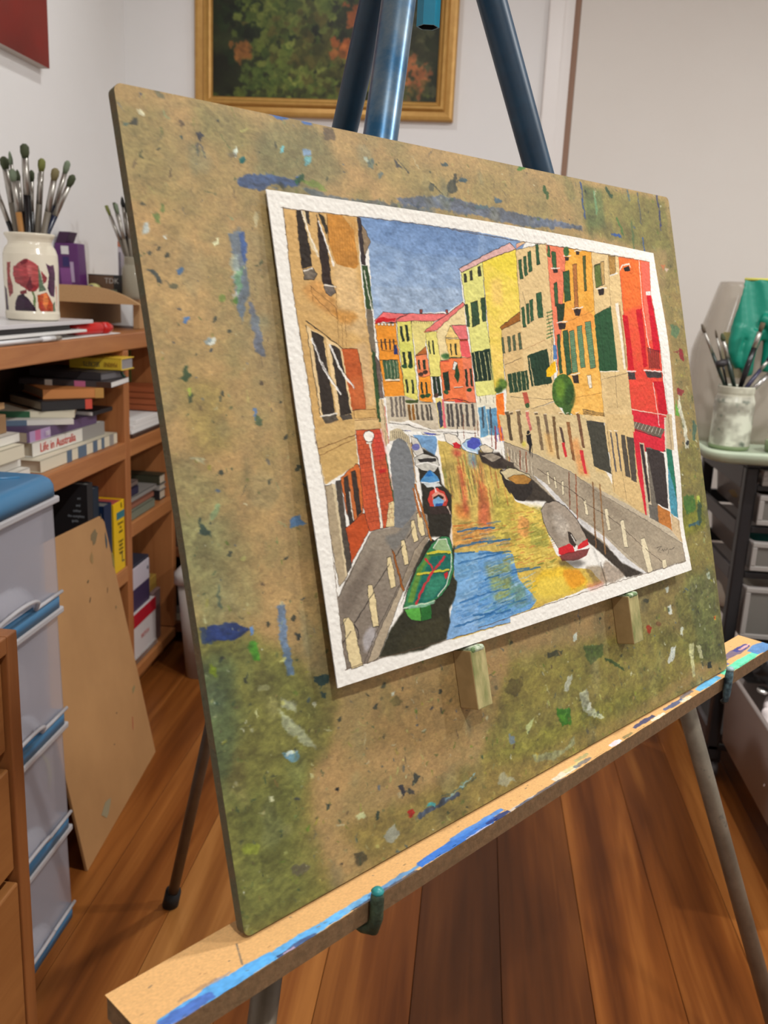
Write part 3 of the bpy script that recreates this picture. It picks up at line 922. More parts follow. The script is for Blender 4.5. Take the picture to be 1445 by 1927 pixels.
[0,41,100,0,-1,10,0,0,1724,129,46,-18,5,27,-42,13],
[1,105,90,24,1696,143,24,-30,57,-13,5,17],
[0,141,100,0,-1,10,0,0,1881,259,37,-8,0,26,-41,3],
[0,142,60,0,-1,10,0,0,1828,609,88,14,-5,113,-86,-6],
[1,143,90,8,1834,619,-7,116],
[1,143,90,8,1849,619,-7,116],
[1,143,90,8,1865,619,-8,116],
[1,143,90,8,1880,618,-7,117],
[1,143,90,8,1896,618,-8,117],
[1,143,90,8,1911,618,-8,118],
[1,143,90,10,1826,607,92,19],
[0,144,100,0,-1,30,0,0,1791,747,127,9,0,36,-113,-5],
[1,141,90,22,1785,741,140,12],
[0,144,100,0,-1,30,0,0,1664,752,52,1,1,40,-49,3],
[1,141,90,22,1656,748,67,0],
[0,145,100,0,-1,10,0,0,1915,1037,36,4,-12,208,-44,-5],
[0,146,100,0,-1,30,0,0,1538,1033,30,-19,339,91,-38,52],
[1,147,90,11,1570,1016,-21,24],
[1,147,90,11,1594,1022,-21,25],
[1,147,90,11,1619,1029,-22,25],
[1,147,90,11,1643,1035,-21,27],
[1,147,90,11,1668,1042,-22,28],
[1,147,90,11,1693,1049,-22,28],
[1,147,90,11,1719,1055,-23,30],
[1,147,90,11,1745,1062,-23,31],
[1,147,90,11,1771,1069,-24,32],
[1,147,90,11,1797,1076,-24,33],
[1,147,90,11,1823,1083,-24,34],
[1,147,90,11,1850,1090,-24,35],
[1,147,90,11,1877,1097,-25,37],
[1,148,90,12,1542,1046,325,111],
[0,149,100,0,-1,10,0,0,1743,1199,153,40,-1,6,-154,-16],
[0,150,100,0,-1,20,0,0,1569,1115,95,13,2,93,-93,-10],
[0,151,100,0,-1,10,0,0,1490,1085,14,1,-6,113,-10,-1],
[1,127,90,16,1484,1079,25,5],
[0,151,100,0,-1,10,0,0,1527,1087,14,2,-6,113,-10,-1],
[1,127,90,16,1521,1082,25,5],
[0,152,100,0,-1,10,0,0,839,951,502,30,4,52,28,234,66,52,40,93,216,206,9,29,-315,-214,-179,-152,-213,-126,-143,-65],
[0,153,100,0,-1,35,0,0,880,953,20,1,-4,132,-16,-5],
[0,154,100,0,-1,35,0,0,934,956,19,2,0,141,-16,3],
[0,155,100,0,-1,35,0,0,985,960,17,1,7,80,-14,6],
[0,156,100,0,-1,35,0,0,1040,971,19,1,6,178,-18,-2],
[0,157,100,0,-1,35,0,0,1085,966,18,1,11,196,-17,2],
[0,158,100,0,-1,35,0,0,1134,977,19,1,-4,230,-15,-6],
[0,159,100,0,-1,35,0,0,1168,1037,19,5,7,88,-13,-10],
[0,160,100,0,-1,35,0,0,1217,1015,21,2,5,210,-16,-11],
[0,161,100,0,-1,35,0,0,1287,978,20,1,9,188,-17,-6],
[0,162,55,40,-1,30,0,0,1234,1117,41,-13,49,217,-68,-17],
[0,163,50,40,-1,10,0,0,1073,1062,45,3,10,124,-44,-13],
[0,164,100,0,-1,10,0,0,1173,1124,18,-4,7,77,-15,6],
[0,165,100,0,-1,10,0,0,1278,1170,22,4,10,133,-19,-3],
[0,166,50,30,-1,10,0,0,1365,1034,20,2,53,291,-69,-34],
[0,167,100,0,-1,14,0,0,1352,1016,110,34,10,280,-112,-60],
[0,69,100,0,-1,10,0,0,1341,981,133,22,-6,30,-121,-19],
[0,168,100,0,-1,9,0,0,1475,989,198,13,-1,100,30,512,-141,-110,-95,-76,6,-98],
[0,169,100,0,-1,15,0,0,1568,1111,31,7,5,249,-36,-14],
[0,169,100,0,-1,15,0,0,1609,1124,52,18,-15,258,-38,-19],
[0,170,100,0,-1,10,0,0,1494,1092,11,1,5,226,-11,-1],
[1,171,90,14,1487,1083,23,4],
[0,170,100,0,-1,10,0,0,1532,1095,11,1,5,228,-11,-2],
[1,171,90,14,1524,1086,24,4],
[1,41,90,5,1537,1100,19,395],
[1,41,90,5,1479,1042,-3,387],
[0,135,100,0,-1,12,0,0,1660,1101,228,83,-6,63,-138,-51,-34,-27,1,470,-26,-41,-25,-251],
[0,172,100,0,-1,15,0,0,1747,1200,46,14,-4,467,-61,-30],
[0,173,100,0,-1,10,0,0,1698,1168,34,8,8,376,-34,77,-10,-20],
[0,48,100,0,-1,20,0,0,1699,1177,26,7,9,339,-16,7],
[0,174,100,0,-1,12,0,0,1746,1205,135,47,-5,343,-97,-51],
[0,175,100,0,-1,15,0,0,1717,1539,72,30,-3,112,-66,-40],
[0,176,100,0,-1,20,0,0,1788,1555,102,59,3,144,-107,-63],
[0,177,100,0,-1,10,0,0,1930,1017,44,3,-7,221,-54,-15],
[0,178,100,0,-1,15,0,0,1904,1225,44,12,7,321,-60,-9],
[0,179,100,0,-1,20,0,0,1902,1330,53,228,2,108,-61,-41,-8,-135],
[0,180,100,0,-1,10,0,0,1896,1625,70,60,-2,135,-71,-62],
[0,181,100,0,-1,6,0,0,1877,1717,85,108,-4,111,-187,-11,-310,-393,-242,-183,-222,-190],
[0,182,100,0,-1,12,4,0,850,1086,147,71,213,126,179,150,327,216,246,176,-3,106,-327,-5,-236,-258,-183,-153,-227,-223,-141,-142],
[0,183,50,60,-1,10,0,0,1242,1327,113,58,130,134,97,124,-145,-98,-149,-127],
[0,184,70,50,-1,10,0,0,1531,1669,260,181,91,59,-166,-20,-151,-142],
[0,185,100,0,-1,12,0,0,845,1150,141,142,227,223,183,153,236,258,-35,-6,-220,-204,-170,-161,-235,-225,-126,-126],
[0,186,90,0,-1,15,0,0,981,1268,64,49,167,206,172,151,120,140,128,115,-35,-6,-132,-92,-95,-134,-163,-142,-128,-161],
[0,187,100,10,-1,25,0,0,842,1173,52,45,91,82,93,102,129,153,170,161,88,115,143,96,-128,-9,-89,-104,-106,-117,-151,-172,-103,-114,-95,-16,-65,-21,-29,-86],
[1,125,90,8,1745,1826,16,-10,15,-11],
[1,125,90,8,1744,1803,39,1],
[1,125,90,8,1777,1829,9,-10,4,14,13,-8,8,11,15,-8],
[1,125,90,8,1826,1828,7,15,-11,14],
[1,125,90,8,1842,1835,20,1,25,-3],
[1,125,90,8,1750,1832,18,6],
[0,188,100,0,-1,22,0,0,708,1166,104,49,57,170,128,68,14,82,40,153,97,95,95,30,64,92,-103,3,-285,16,-326,11],
[0,189,100,0,-1,25,0,0,530,1050,184,45,61,83,86,74,-111,705,-284,-6,60,-358,22,-195,-12,-108,-4,-160],
[0,190,100,0,-1,25,0,0,427,1015,99,15,1,40,-21,57,-27,-36,-39,-36],
[0,191,100,0,192,22,0,0,530,1567,154,33,114,68,-48,285,-309,-10,45,-130,32,-123],
[0,193,100,0,-1,22,0,0,648,1584,166,51,13,126,80,129,-49,33,-265,12],
[0,194,100,50,-1,25,0,0,968,1748,126,14,120,95,13,36,-159,8,-124,-17,-76,-67],
[0,195,80,50,-1,10,0,0,1073,1773,102,24,36,75,-83,20,-51,-37],
[0,196,70,60,-1,10,0,0,943,1789,141,27,22,87,-140,3,-92,-25],
[0,197,80,60,-1,30,0,0,883,1403,134,37,15,195,5,130,-170,-41,-60,-151],
[0,198,75,50,-1,40,0,0,698,1239,37,64,-7,209,-57,18,-11,-31],
[0,199,70,50,-1,40,0,0,804,1268,57,116,-3,184,-69,16,-23,-110],
[0,200,50,50,-1,50,0,0,928,1504,87,64,5,81,-102,-30],
[0,201,70,70,-1,50,0,0,756,1743,98,55,0,100,-155,-50],
[0,202,50,50,-1,50,0,0,877,1448,53,41,-22,89,-56,-27],
[0,203,60,50,-1,40,0,0,1207,1788,118,28,23,100,-84,-5],
[0,204,70,50,-1,40,0,0,1353,1788,130,118,-116,19,-75,-49],
[0,205,70,40,-1,10,0,0,1198,1886,121,14,-4,20,-94,1],
[1,206,75,24,662,1484,77,6,-76,-7],
[1,206,75,24,697,1562,111,5],
[1,206,75,24,645,1602,92,9,71,12],
[1,206,75,24,672,1722,111,5,169,6],
[1,206,75,24,745,1710,148,13],
[1,206,75,24,631,1888,96,-17,123,-1],
[1,206,75,24,684,1844,101,16],
[3,207,55,15,45,1,80494,793,1403,277,46,-50,312,-273,-65],
[3,208,55,15,45,2,80494,793,1403,277,46,-50,312,-273,-65],
[3,209,55,15,45,3,80494,793,1403,277,46,-50,312,-273,-65],
[3,210,55,15,45,4,80494,793,1403,277,46,-50,312,-273,-65],
[3,211,50,16,26,11,140470,626,1726,261,34,-32,184,-257,-44],
[3,212,50,16,26,12,140470,626,1726,261,34,-32,184,-257,-44],
[3,213,50,16,26,13,140470,626,1726,261,34,-32,184,-257,-44],
[0,214,75,40,-1,45,0,0,568,1348,58,23,4,68,-58,-24],
[0,215,75,40,-1,45,0,0,692,1354,41,14,-24,113,-40,-21],
[0,216,75,40,-1,45,0,0,753,1336,89,42,-31,208,-75,-44],
[0,217,75,40,-1,45,0,0,540,1450,132,38,11,71,-151,-11],
[0,218,75,40,-1,45,0,0,605,1179,27,3,-5,230,-23,-31],
[0,219,75,40,-1,45,0,0,704,1170,21,2,-7,200,-33,-19],
[0,220,75,40,-1,45,0,0,543,1145,45,11,-14,153,-36,-32],
[0,107,75,40,-1,45,0,0,662,1117,40,18,-10,68,-32,-25],
[0,221,75,40,-1,45,0,0,590,1096,45,12,-10,26,-27,-3],
[0,222,75,40,-1,45,0,0,669,1652,129,16,-29,175,-79,-7],
[3,223,50,18,22,21,10700,545,1085,329,33,-29,204,-326,-48],
[3,224,50,18,22,22,10700,545,1085,329,33,-29,204,-326,-48],
[3,225,50,18,22,23,10700,545,1085,329,33,-29,204,-326,-48],
[3,226,50,18,22,24,10700,545,1085,329,33,-29,204,-326,-48],
[3,227,50,18,22,25,10700,545,1085,329,33,-29,204,-326,-48],
[3,228,50,15,26,31,150500,542,1437,241,44,-18,116,-239,-51],
[3,229,50,15,26,32,150500,542,1437,241,44,-18,116,-239,-51],
[3,230,50,15,26,33,150500,542,1437,241,44,-18,116,-239,-51],
[3,231,50,15,26,34,150500,542,1437,241,44,-18,116,-239,-51],
[1,232,75,26,563,1477,89,4,92,11],
[1,232,75,26,539,1549,124,-1,151,17],
[1,232,75,26,545,1620,107,1,117,-2],
[1,232,75,26,548,1578,81,7],
[1,232,75,26,657,1724,66,-4,66,2],
[1,232,75,26,528,1798,112,-10,130,10],
[1,232,75,26,487,1898,122,-3,151,2],
[1,232,75,26,578,1872,104,16],
[3,233,45,20,34,41,150486,526,1593,253,56,-49,302,-250,-55],
[3,234,45,20,34,42,150486,526,1593,253,56,-49,302,-250,-55],
[3,235,45,20,34,43,150486,526,1593,253,56,-49,302,-250,-55],
[0,236,100,10,-1,20,0,0,314,1702,84,54,90,-133,54,-93,-28,146,15,30,-24,73,-31,31,-2,58,-31,72,-102,15,-178,-22,52,-92,68,-73],
[0,237,50,60,-1,30,0,0,333,1827,124,10,-21,98,-155,1,-56,-18],
[0,238,100,10,-1,20,0,0,430,1061,49,30,40,38,3,119,38,59,-18,130,-22,62,-50,-17,-38,-1,-11,-105,10,-115],
[0,239,100,0,-1,15,0,0,272,1747,114,-211,52,-54,17,16,-137,174],
[0,240,100,0,241,12,0,0,47,68,75,2,184,-5,-4,104,-6,155,1,168,8,196,-3,196,-2,92,-106,4,-139,51,0,-253,-7,-238,-5,-182],
[0,242,70,60,-1,25,0,0,221,134,62,50,-3,142,11,167,6,103,-86,-49,-16,-113,-4,-113],
[0,243,90,0,-1,20,0,0,195,70,55,-2,39,57,3,148,-20,18,-65,-16,-17,-93],
[0,244,60,20,-1,10,0,0,250,70,50,-4,-1,116,-20,-75],
[1,245,50,5,197,119,-10,164],
[1,245,50,5,206,116,-9,166],
[1,245,50,5,216,114,-10,167],
[1,245,50,5,225,111,-10,169],
[1,245,50,5,235,108,-10,172],
[1,245,50,5,244,106,-10,173],
[1,245,50,5,254,103,-10,175],
[1,245,50,5,264,101,-10,176],
[1,245,50,5,273,98,-10,178],
[1,245,50,5,283,95,-10,180],
[1,245,50,5,293,93,-10,181],
[0,246,75,30,-1,30,0,0,72,392,51,-41,31,10,36,73,-1,63,-37,-11,-49,-47],
[0,247,80,30,-1,30,0,0,170,467,83,8,15,19,-33,39,-44,-11],
[0,248,50,60,-1,30,0,0,212,636,74,-39,8,78,-1,208,-75,-4],
[0,249,100,0,-1,22,5,0,188,631,59,2,9,80,-4,178,-53,3,-11,-144],
[0,250,50,40,-1,10,0,0,210,751,52,1,-10,129,-47,7],
[0,251,100,0,-1,25,0,0,90,66,16,2,5,38,11,109,-1,81,-37,12,1,-88],
[0,252,100,0,-1,30,0,0,120,68,14,1,-2,59,-10,-11],
[0,253,100,0,-1,10,0,0,106,67,14,1,4,79,27,90,-4,20,-22,-42,-10,-79],
[1,254,90,14,109,72,18,100,22,81],
[0,104,100,0,-1,22,0,0,160,69,3,29,6,25,16,98,-2,144,-32,3,1,-131],
[0,255,100,0,-1,30,0,0,166,70,18,10,10,58,-8,20],
[1,256,90,26,164,104,18,92,17,86],
[1,41,90,6,195,72,-4,123],
[0,257,100,0,-1,40,6,0,89,311,34,-9,13,20,-15,29,-34,3],
[1,127,90,18,91,317,29,-12],
[0,30,100,0,-1,40,6,0,154,367,32,-2,8,31,-18,17,-20,-14],
[1,127,90,18,156,369,40,5],
[1,258,70,6,107,377,2,37,0,25],
[1,258,70,6,105,377,82,82,0,51,-76,-96],
[1,258,70,6,197,370,-15,241],
[1,258,70,6,203,522,-9,105],
[1,258,70,6,219,496,-11,127],
[0,77,100,0,-1,10,0,0,72,536,22,18,97,76,8,261,-9,25,-110,-1,-2,-198],
[0,251,100,0,-1,20,0,0,88,557,42,30,-1,56,7,219,4,51,-52,-4,2,-161],
[0,251,100,0,-1,20,0,0,149,611,35,25,5,102,2,127,4,38,-41,10,-1,-145],
[1,41,90,12,74,520,119,110],
[1,41,90,9,74,539,7,370],
[1,259,90,24,134,587,3,313],
[1,256,90,32,89,594,19,92,24,69,33,67],
[1,41,90,5,92,594,24,117,55,115],
[1,256,90,30,151,618,20,88,22,51,24,42],
[1,41,90,5,154,616,23,87,43,101],
[0,169,100,0,-1,40,0,0,84,909,51,0,9,23,-51,9],
[0,260,100,0,-1,40,0,0,149,913,43,-7,2,29,-30,11],
[0,261,60,10,-1,10,0,0,94,937,46,-2,-9,27,-19,-1],
[1,262,90,16,81,912,61,-9],
[1,258,80,7,200,929,85,0],
[1,258,80,7,201,968,94,-3],
[1,258,80,7,208,891,81,2],
[1,258,80,7,289,893,5,82],
[1,258,80,7,205,891,-13,153],
[0,48,100,0,-1,20,0,0,306,65,14,5,3,109,-2,91,-17,2,-1,-116],
[0,263,100,0,-1,20,5,0,319,96,16,23,12,48,-11,30,-18,35,1,-65],
[0,264,100,0,-1,25,0,0,303,275,24,-5,3,103,-3,85,-8,20,-19,-18],
[0,265,100,0,-1,25,0,0,300,460,25,-1,-3,104,-5,98,-17,-13],
[0,266,100,0,-1,20,0,0,304,635,13,20,-1,118,-13,177,-12,-1,5,-164],
[0,267,100,0,-1,25,5,0,314,661,15,27,-4,158,-15,-1],
[1,268,90,16,325,885,-2,79,-1,79],
[0,269,100,0,-1,10,0,0,306,851,18,1,-2,191,-14,12,-8,-79],
[1,41,90,6,316,848,3,76,-8,131],
[1,270,90,18,311,297,12,168],
[0,259,100,0,-1,12,0,0,55,1006,12,-51,42,-15,92,-11,-3,48,-5,140,-132,72],
[0,271,50,50,-1,10,0,0,56,1053,147,-57,-13,120,-134,72],
[1,272,90,9,58,1042,140,-47],
[1,272,90,6,57,1068,145,-60],
[0,72,100,0,-1,10,0,0,201,929,94,3,0,44,-97,1],
[1,273,90,7,203,935,95,0],
[0,274,100,0,-1,12,5,0,58,1194,27,-6,3,70,5,303,-14,26,-23,17,-3,-176],
[0,275,100,0,-1,10,0,0,85,1188,12,6,-3,183,2,179,-11,15,1,-254],
[0,260,100,0,-1,25,5,0,99,1180,19,-4,-4,205,-2,155,-19,22,1,-181],
[0,276,100,0,-1,20,5,0,119,1167,66,-51,10,4,3,107,-18,106,-48,37,-11,-71],
[0,125,100,0,-1,25,5,0,131,1169,17,-7,-2,105,0,84,-19,15,0,-102],
[0,125,100,0,-1,25,5,0,161,1149,17,-4,0,85,-1,90,-17,19,-1,-94],
[1,277,90,16,145,1231,-2,117],
[1,278,90,22,150,1165,5,176],
[0,279,100,0,-1,18,5,0,111,1375,70,-48,24,10,-6,60,-85,124,0,-80],
[0,280,100,0,-1,15,5,0,200,977,95,-1,8,116,8,201,-13,108,-100,5,-11,-102,11,-181],
[0,25,75,30,-1,20,0,0,259,995,42,-16,4,126,-44,7],
[0,281,60,60,-1,30,0,0,234,1183,81,-2,-12,174,-71,12],
[0,282,100,10,-1,10,0,0,266,1153,30,-3,-3,16,-23,3],
[0,283,100,0,-1,10,4,0,287,1299,25,-5,-13,107,-35,0],
[4,284,60,5,20,203,1002,93,-4,3,384,-101,6],
[0,127,100,0,-1,6,5,0,245,1036,8,4,0,362,-12,0],
[0,254,100,0,-1,4,0,0,267,1008,-2,9,-6,7,-7,5,-8,1,-7,-2,-6,-6,-3,-8,0,-10,2,-9,6,-8,7,-4,8,-2,7,3,6,6,3,8],
[1,41,90,8,229,998,9,-14,14,-4,13,9,4,19,-10,17,-13,7,-13,-7,-5,-15,1,-12],
[0,127,100,0,-1,10,4,0,232,1029,25,2,-4,9,-18,-1],
[1,285,90,20,303,1092,7,208],
[0,286,100,0,-1,12,0,0,319,1087,21,-48,25,-13,28,18,18,47,1,103,-10,50,-3,115,-85,86,-25,7,22,-159,3,-125],
[0,287,100,0,-1,15,0,0,334,988,43,-6,31,38,12,97,-9,-7,-13,-62,-33,-22,-25,10,-15,2],
[1,33,90,8,346,989,-3,35],
[1,33,90,8,354,992,-4,36],
[1,33,90,8,362,996,-4,35],
[1,33,90,8,370,999,-4,36],
[1,33,90,8,378,1002,-4,37],
[1,33,90,8,386,1005,-4,38],
[1,33,90,8,394,1008,-4,39],
[1,33,90,8,402,1012,-4,39],
[1,33,90,8,410,1015,-4,40],
[0,288,100,0,289,12,0,0,45,1648,43,-71,116,-170,92,-3,34,12,71,-70,39,33,-4,96,-58,78,-85,131,-132,249,-55,3,-67,-2,0,-123],
[0,290,60,50,-1,10,0,0,245,1437,58,-1,82,-67,14,-10,-63,102,-55,52],
[0,291,55,70,-1,10,0,0,54,1657,124,-142,41,-53,-38,114,-76,118,-49,46],
[0,292,70,50,-1,10,0,0,115,1822,44,-40,10,51,-41,53,-19,24],
[0,293,100,0,-1,12,5,0,293,1684,91,-133,52,-76,-19,-4,-54,53,-79,139,-116,176,-52,100,48,-11],
[0,294,40,30,-1,10,0,0,291,1652,56,-100,59,-70,30,-7,-121,221,-23,-6],
[1,41,90,7,44,1651,56,-83,97,-153],
[1,41,90,6,286,1651,-122,175,-58,110],
[0,295,100,0,-1,6,6,0,55,1733,21,1,13,39,13,170,-45,-3,-6,-79],
[0,295,100,0,-1,6,6,0,160,1625,17,1,6,60,-2,115,-23,-2,-3,-109],
[0,295,100,0,-1,6,6,0,250,1531,14,-3,7,57,-3,71,-22,6,-2,-83],
[0,295,100,0,-1,6,6,0,314,1467,15,-1,5,52,-1,57,-18,2,-5,-58],
[0,295,100,0,-1,6,6,0,367,1391,14,0,4,42,1,51,-21,6,-3,-42],
[0,295,100,0,-1,6,6,0,395,1365,16,-7,7,43,0,64,-19,3,-6,-46],
[1,41,90,11,42,1829,31,-37],
[1,41,90,11,93,1762,85,-102],
[1,41,90,10,180,1645,77,-88],
[1,41,90,10,278,1537,42,-47],
[1,41,90,9,342,1463,33,-45],
[1,41,90,8,46,1760,21,-23],
[1,41,90,12,90,1767,10,27,-2,35],
[0,296,100,0,-1,15,4,0,272,1495,8,11,20,177,-8,7],
[0,297,100,0,-1,15,4,0,401,1231,9,1,35,265,-8,-2],
[0,298,100,0,-1,20,0,0,392,1249,8,1,14,137,-9,-5],
[1,41,90,8,417,1046,-5,148],
[1,299,90,16,413,1052,-2,174],
[0,300,100,0,-1,10,6,0,383,978,26,-12,34,22,1,12,-57,-7],
[0,301,100,0,-1,20,0,0,430,993,-2,3,-6,2,-7,0,-8,-1,-7,-3,-6,-3,-4,-4,-1,-4,3,-3,5,-2,7,0,8,1,8,3,6,3,3,4],
[0,300,100,0,-1,10,6,0,462,1003,37,-12,46,24,1,12,-80,-10],
[0,301,100,0,-1,20,0,0,528,1020,-3,3,-7,1,-10,0,-11,-2,-10,-3,-9,-4,-5,-4,-1,-4,3,-3,6,-1,10,0,11,2,11,3,9,4,5,4],
[0,302,100,0,-1,10,0,0,330,975,60,-8,146,38,36,23,-125,-24],
[0,303,100,0,-1,10,6,0,417,1021,26,15,18,47,1,20,-30,16,-12,-27],
[0,304,100,0,-1,20,0,0,449,1072,-2,6,-4,4,-6,3,-7,1,-6,-2,-6,-4,-3,-5,0,-6,2,-6,4,-5,6,-2,7,-1,6,2,6,4,3,5],
[0,305,100,0,-1,15,7,0,420,1117,38,-11,55,19,11,37,-26,30,-56,-14,-24,-28],
[0,306,100,0,-1,30,0,0,434,1126,41,-2,37,7,-2,16,-69,-4],
[1,307,90,16,421,1150,51,-4,48,22],
[0,308,100,0,-1,20,6,0,430,1222,37,-37,13,-5,28,33,7,21,-38,14,-31,-8],
[0,309,100,0,-1,20,0,0,454,1206,23,-27,12,31],
[1,310,90,20,435,1229,37,12,39,-5],
[0,311,100,0,-1,20,0,0,441,1236,69,7,11,18,-64,-3],
[0,312,100,0,-1,20,7,0,450,1309,17,-36,34,-10,29,26,12,41,-15,24,-70,-8],
[0,313,100,0,-1,15,0,0,471,1293,28,-16,29,25,3,27,-14,4,-22,-30,-21,16],
[0,314,100,0,-1,15,0,0,472,1319,30,-21,19,29,-14,31,-32,-6],
[0,315,100,0,-1,10,0,0,476,1303,24,-9,23,17,-4,9,-21,-16,-21,11],
[0,316,100,0,-1,10,0,0,484,1334,32,5,-5,16,-35,-6],
[0,104,100,0,-1,20,0,0,448,1341,89,12,2,37,-86,-12],
[1,317,90,20,534,1356,8,34],
[1,141,90,24,488,1263,4,17],
[0,318,100,0,-1,14,10,0,286,1751,23,-57,57,-99,74,-86,49,-26,35,10,5,54,-7,97,-29,59,-42,42,-54,24,-93,5],
[0,319,100,0,-1,15,0,0,303,1737,61,-130,51,-52,12,6,-46,56,-55,126],
[0,320,100,0,-1,20,0,0,329,1744,48,-102,55,-77,81,5,3,47,-32,78,-52,51,-65,14],
[0,321,80,20,-1,20,0,0,400,1660,71,-8,7,41,-59,50,-51,5],
[0,322,100,0,-1,12,5,0,444,1529,30,-33,32,5,12,57,-14,3,-44,-9],
[1,323,90,16,444,1529,30,-33,32,5,14,61,-7,67,-37,77,-44,40],
[1,324,90,30,419,1549,41,-1,57,16],
[1,41,90,6,420,1555,96,14],
[1,324,90,34,361,1627,62,6,76,6],
[1,41,90,6,363,1634,139,11],
[1,325,90,36,339,1750,37,-57,46,-56,66,-56],
[1,325,90,32,404,1568,18,27,8,28],
[0,326,100,0,-1,10,0,0,475,1650,19,0,-5,20,-12,10],
[0,327,100,0,-1,15,8,0,287,1760,19,2,47,7,-3,63,-40,-15,-14,-26],
[0,328,100,0,-1,20,6,0,353,1769,47,1,-6,62,-44,0],
[1,329,90,18,289,1755,78,5,50,1],
[0,330,80,0,-1,10,0,0,301,1752,78,12,32,-4,5,9,-51,4,-60,-9],
[0,331,100,0,-1,12,7,0,560,1022,27,0,31,12,17,32,-4,32,-29,-7,-33,-31],
[0,326,100,0,-1,20,0,0,595,1071,19,-5,19,18,-7,14,-25,-5],
[0,234,100,0,-1,15,7,0,635,1085,28,-26,30,-9,38,10,6,30,-26,45,-42,-14,-31,-22],
[0,332,100,0,-1,20,0,0,664,1069,29,-18,35,12,4,26,-37,21,-32,-18],
[1,310,90,20,638,1080,22,31,42,16],
[0,333,100,0,-1,15,8,0,721,1098,30,-7,42,29,-7,13,-45,0],
[1,41,90,14,630,981,-4,61],
[1,334,90,14,664,941,-11,112],
[1,334,90,14,712,997,-3,52],
[1,335,90,14,728,974,-5,71],
[1,336,90,14,794,1017,-7,87],
[1,337,90,14,816,1009,-10,107],
[1,338,90,14,813,1009,0,59],
[1,339,90,12,818,1014,-4,68],
[1,338,90,14,829,1010,0,59],
[1,339,90,12,833,1015,-4,69],
[1,338,90,14,844,1011,0,59],
[1,339,90,12,849,1017,-4,68],
[1,51,90,20,341,951,73,14,91,34,52,9,65,1,98,17],
[1,41,90,6,337,956,76,16,91,34,52,7,163,20],
[0,125,100,10,-1,30,0,0,711,1115,55,20,52,-2,19,31,27,24,-20,34,-66,-12,-53,-38],
[0,288,100,0,-1,30,6,0,723,1137,65,0,41,26,-54,15],
[0,104,100,0,-1,20,0,0,809,1224,13,-5,35,61,-10,70,-23,-46],
[0,150,100,0,-1,20,0,0,818,1170,71,24,-4,27,-39,-17],
[0,148,100,0,-1,20,0,0,808,1234,19,-9,23,64,64,26,61,-8,-7,46,-49,40,-49,-16,-32,-59],
[0,340,100,0,-1,12,8,0,810,1230,50,-10,33,7,71,39,9,25,-41,18,-57,-16,-39,-21],
[0,341,100,0,-1,20,5,0,842,1267,38,-14,58,9,35,29,-24,20,-67,-11],
[0,342,100,0,-1,14,9,0,1002,1454,27,-32,65,-5,51,37,64,85,36,91,11,27,-107,11,-76,0,-49,-98,-18,-60],
[0,343,60,40,-1,40,0,0,1039,1476,81,14,37,73,-39,58,-49,-43],
[0,265,40,40,-1,10,0,0,1026,1442,37,-2,14,205,-25,-22],
[0,125,100,0,-1,10,0,0,1138,1588,22,12,30,60,-23,20,-25,-30],
[1,344,90,22,1158,1612,29,64],
[0,345,100,0,-1,14,0,0,1069,1661,73,-7,17,16,8,35,-81,-3,-17,-11],
[0,346,100,0,-1,14,0,0,1187,1676,70,-27,4,34,-57,13,-20,0],
[0,347,100,0,-1,10,0,0,1171,1656,42,-16,39,8,-65,28],
[0,348,85,0,-1,30,0,0,1068,1699,165,3,31,-1,-27,36,-63,11,-94,-14],
[0,148,60,30,-1,10,0,0,1058,1725,117,19,54,33,-62,10,-100,-31],
[1,349,90,40,1338,1357,-34,352],
[1,122,90,40,1382,1376,-21,380],
[1,335,90,26,1195,1283,-23,192],
[1,350,90,28,1236,1301,-26,230],
[1,351,90,20,929,1140,-10,89],
[1,352,90,22,960,1151,-9,97],
[1,351,90,16,812,1006,-9,110],
[0,353,100,0,-1,6,5,0,1393,1512,22,-1,1,66,5,61,-22,0,-5,-57],
[0,353,100,0,-1,6,5,0,1490,1599,29,-4,6,55,0,106,-26,-4,-4,-73],
[0,353,100,0,-1,6,5,0,1626,1728,34,-3,12,62,7,140,-38,4,-13,-116],
[0,353,100,0,-1,6,5,0,1762,1886,33,-2,2,52,-35,-1],
[0,353,100,0,-1,6,5,0,1263,1448,16,-6,4,85,-17,-3],
[0,353,100,0,-1,6,5,0,1141,1326,13,-3,-5,74,-12,-2],
[0,353,100,0,-1,6,5,0,1099,1292,12,1,0,65,-10,-1],
[0,353,100,0,-1,6,5,0,1062,1262,12,-2,1,69,-12,2],
[1,333,90,18,866,1118,-2,42],
[1,41,90,5,871,1118,-2,43],
[1,333,90,18,883,1130,-3,46],
[1,41,90,5,888,1131,-3,45],
[1,333,90,18,899,1143,-3,49],
[1,41,90,5,904,1144,-3,48],
[1,333,90,18,916,1156,-4,52],
[1,41,90,5,921,1156,-4,52],
[1,333,90,18,933,1169,-4,55],
[1,41,90,5,938,1169,-4,55],
[1,333,90,18,950,1181,-5,59],
[1,41,90,5,955,1182,-5,58],
[1,333,90,18,967,1194,-5,62],
[1,41,90,5,972,1195,-5,62],
[1,333,90,18,985,1207,-6,65],
[1,41,90,5,990,1208,-6,65],
[1,354,90,9,1409,1554,83,72],
[1,354,90,9,1512,1647,120,123],
[1,354,90,9,1652,1792,114,104],
[1,354,90,9,1272,1458,121,89],
[1,354,90,9,1161,1349,112,100],
[1,354,90,9,1012,1240,148,117],
[0,355,100,0,-1,10,0,0,996,1051,-1,4,-3,3,-3,2,-3,0,-3,-1,-3,-2,-1,-3,0,-4,1,-3,2,-3,3,-2,4,-1,3,1,2,3,2,3],
[0,356,100,0,-1,10,0,0,974,1062,27,0,-2,49,-18,66,0,-59,-9,-17],
[1,41,90,12,999,1111,-5,67],
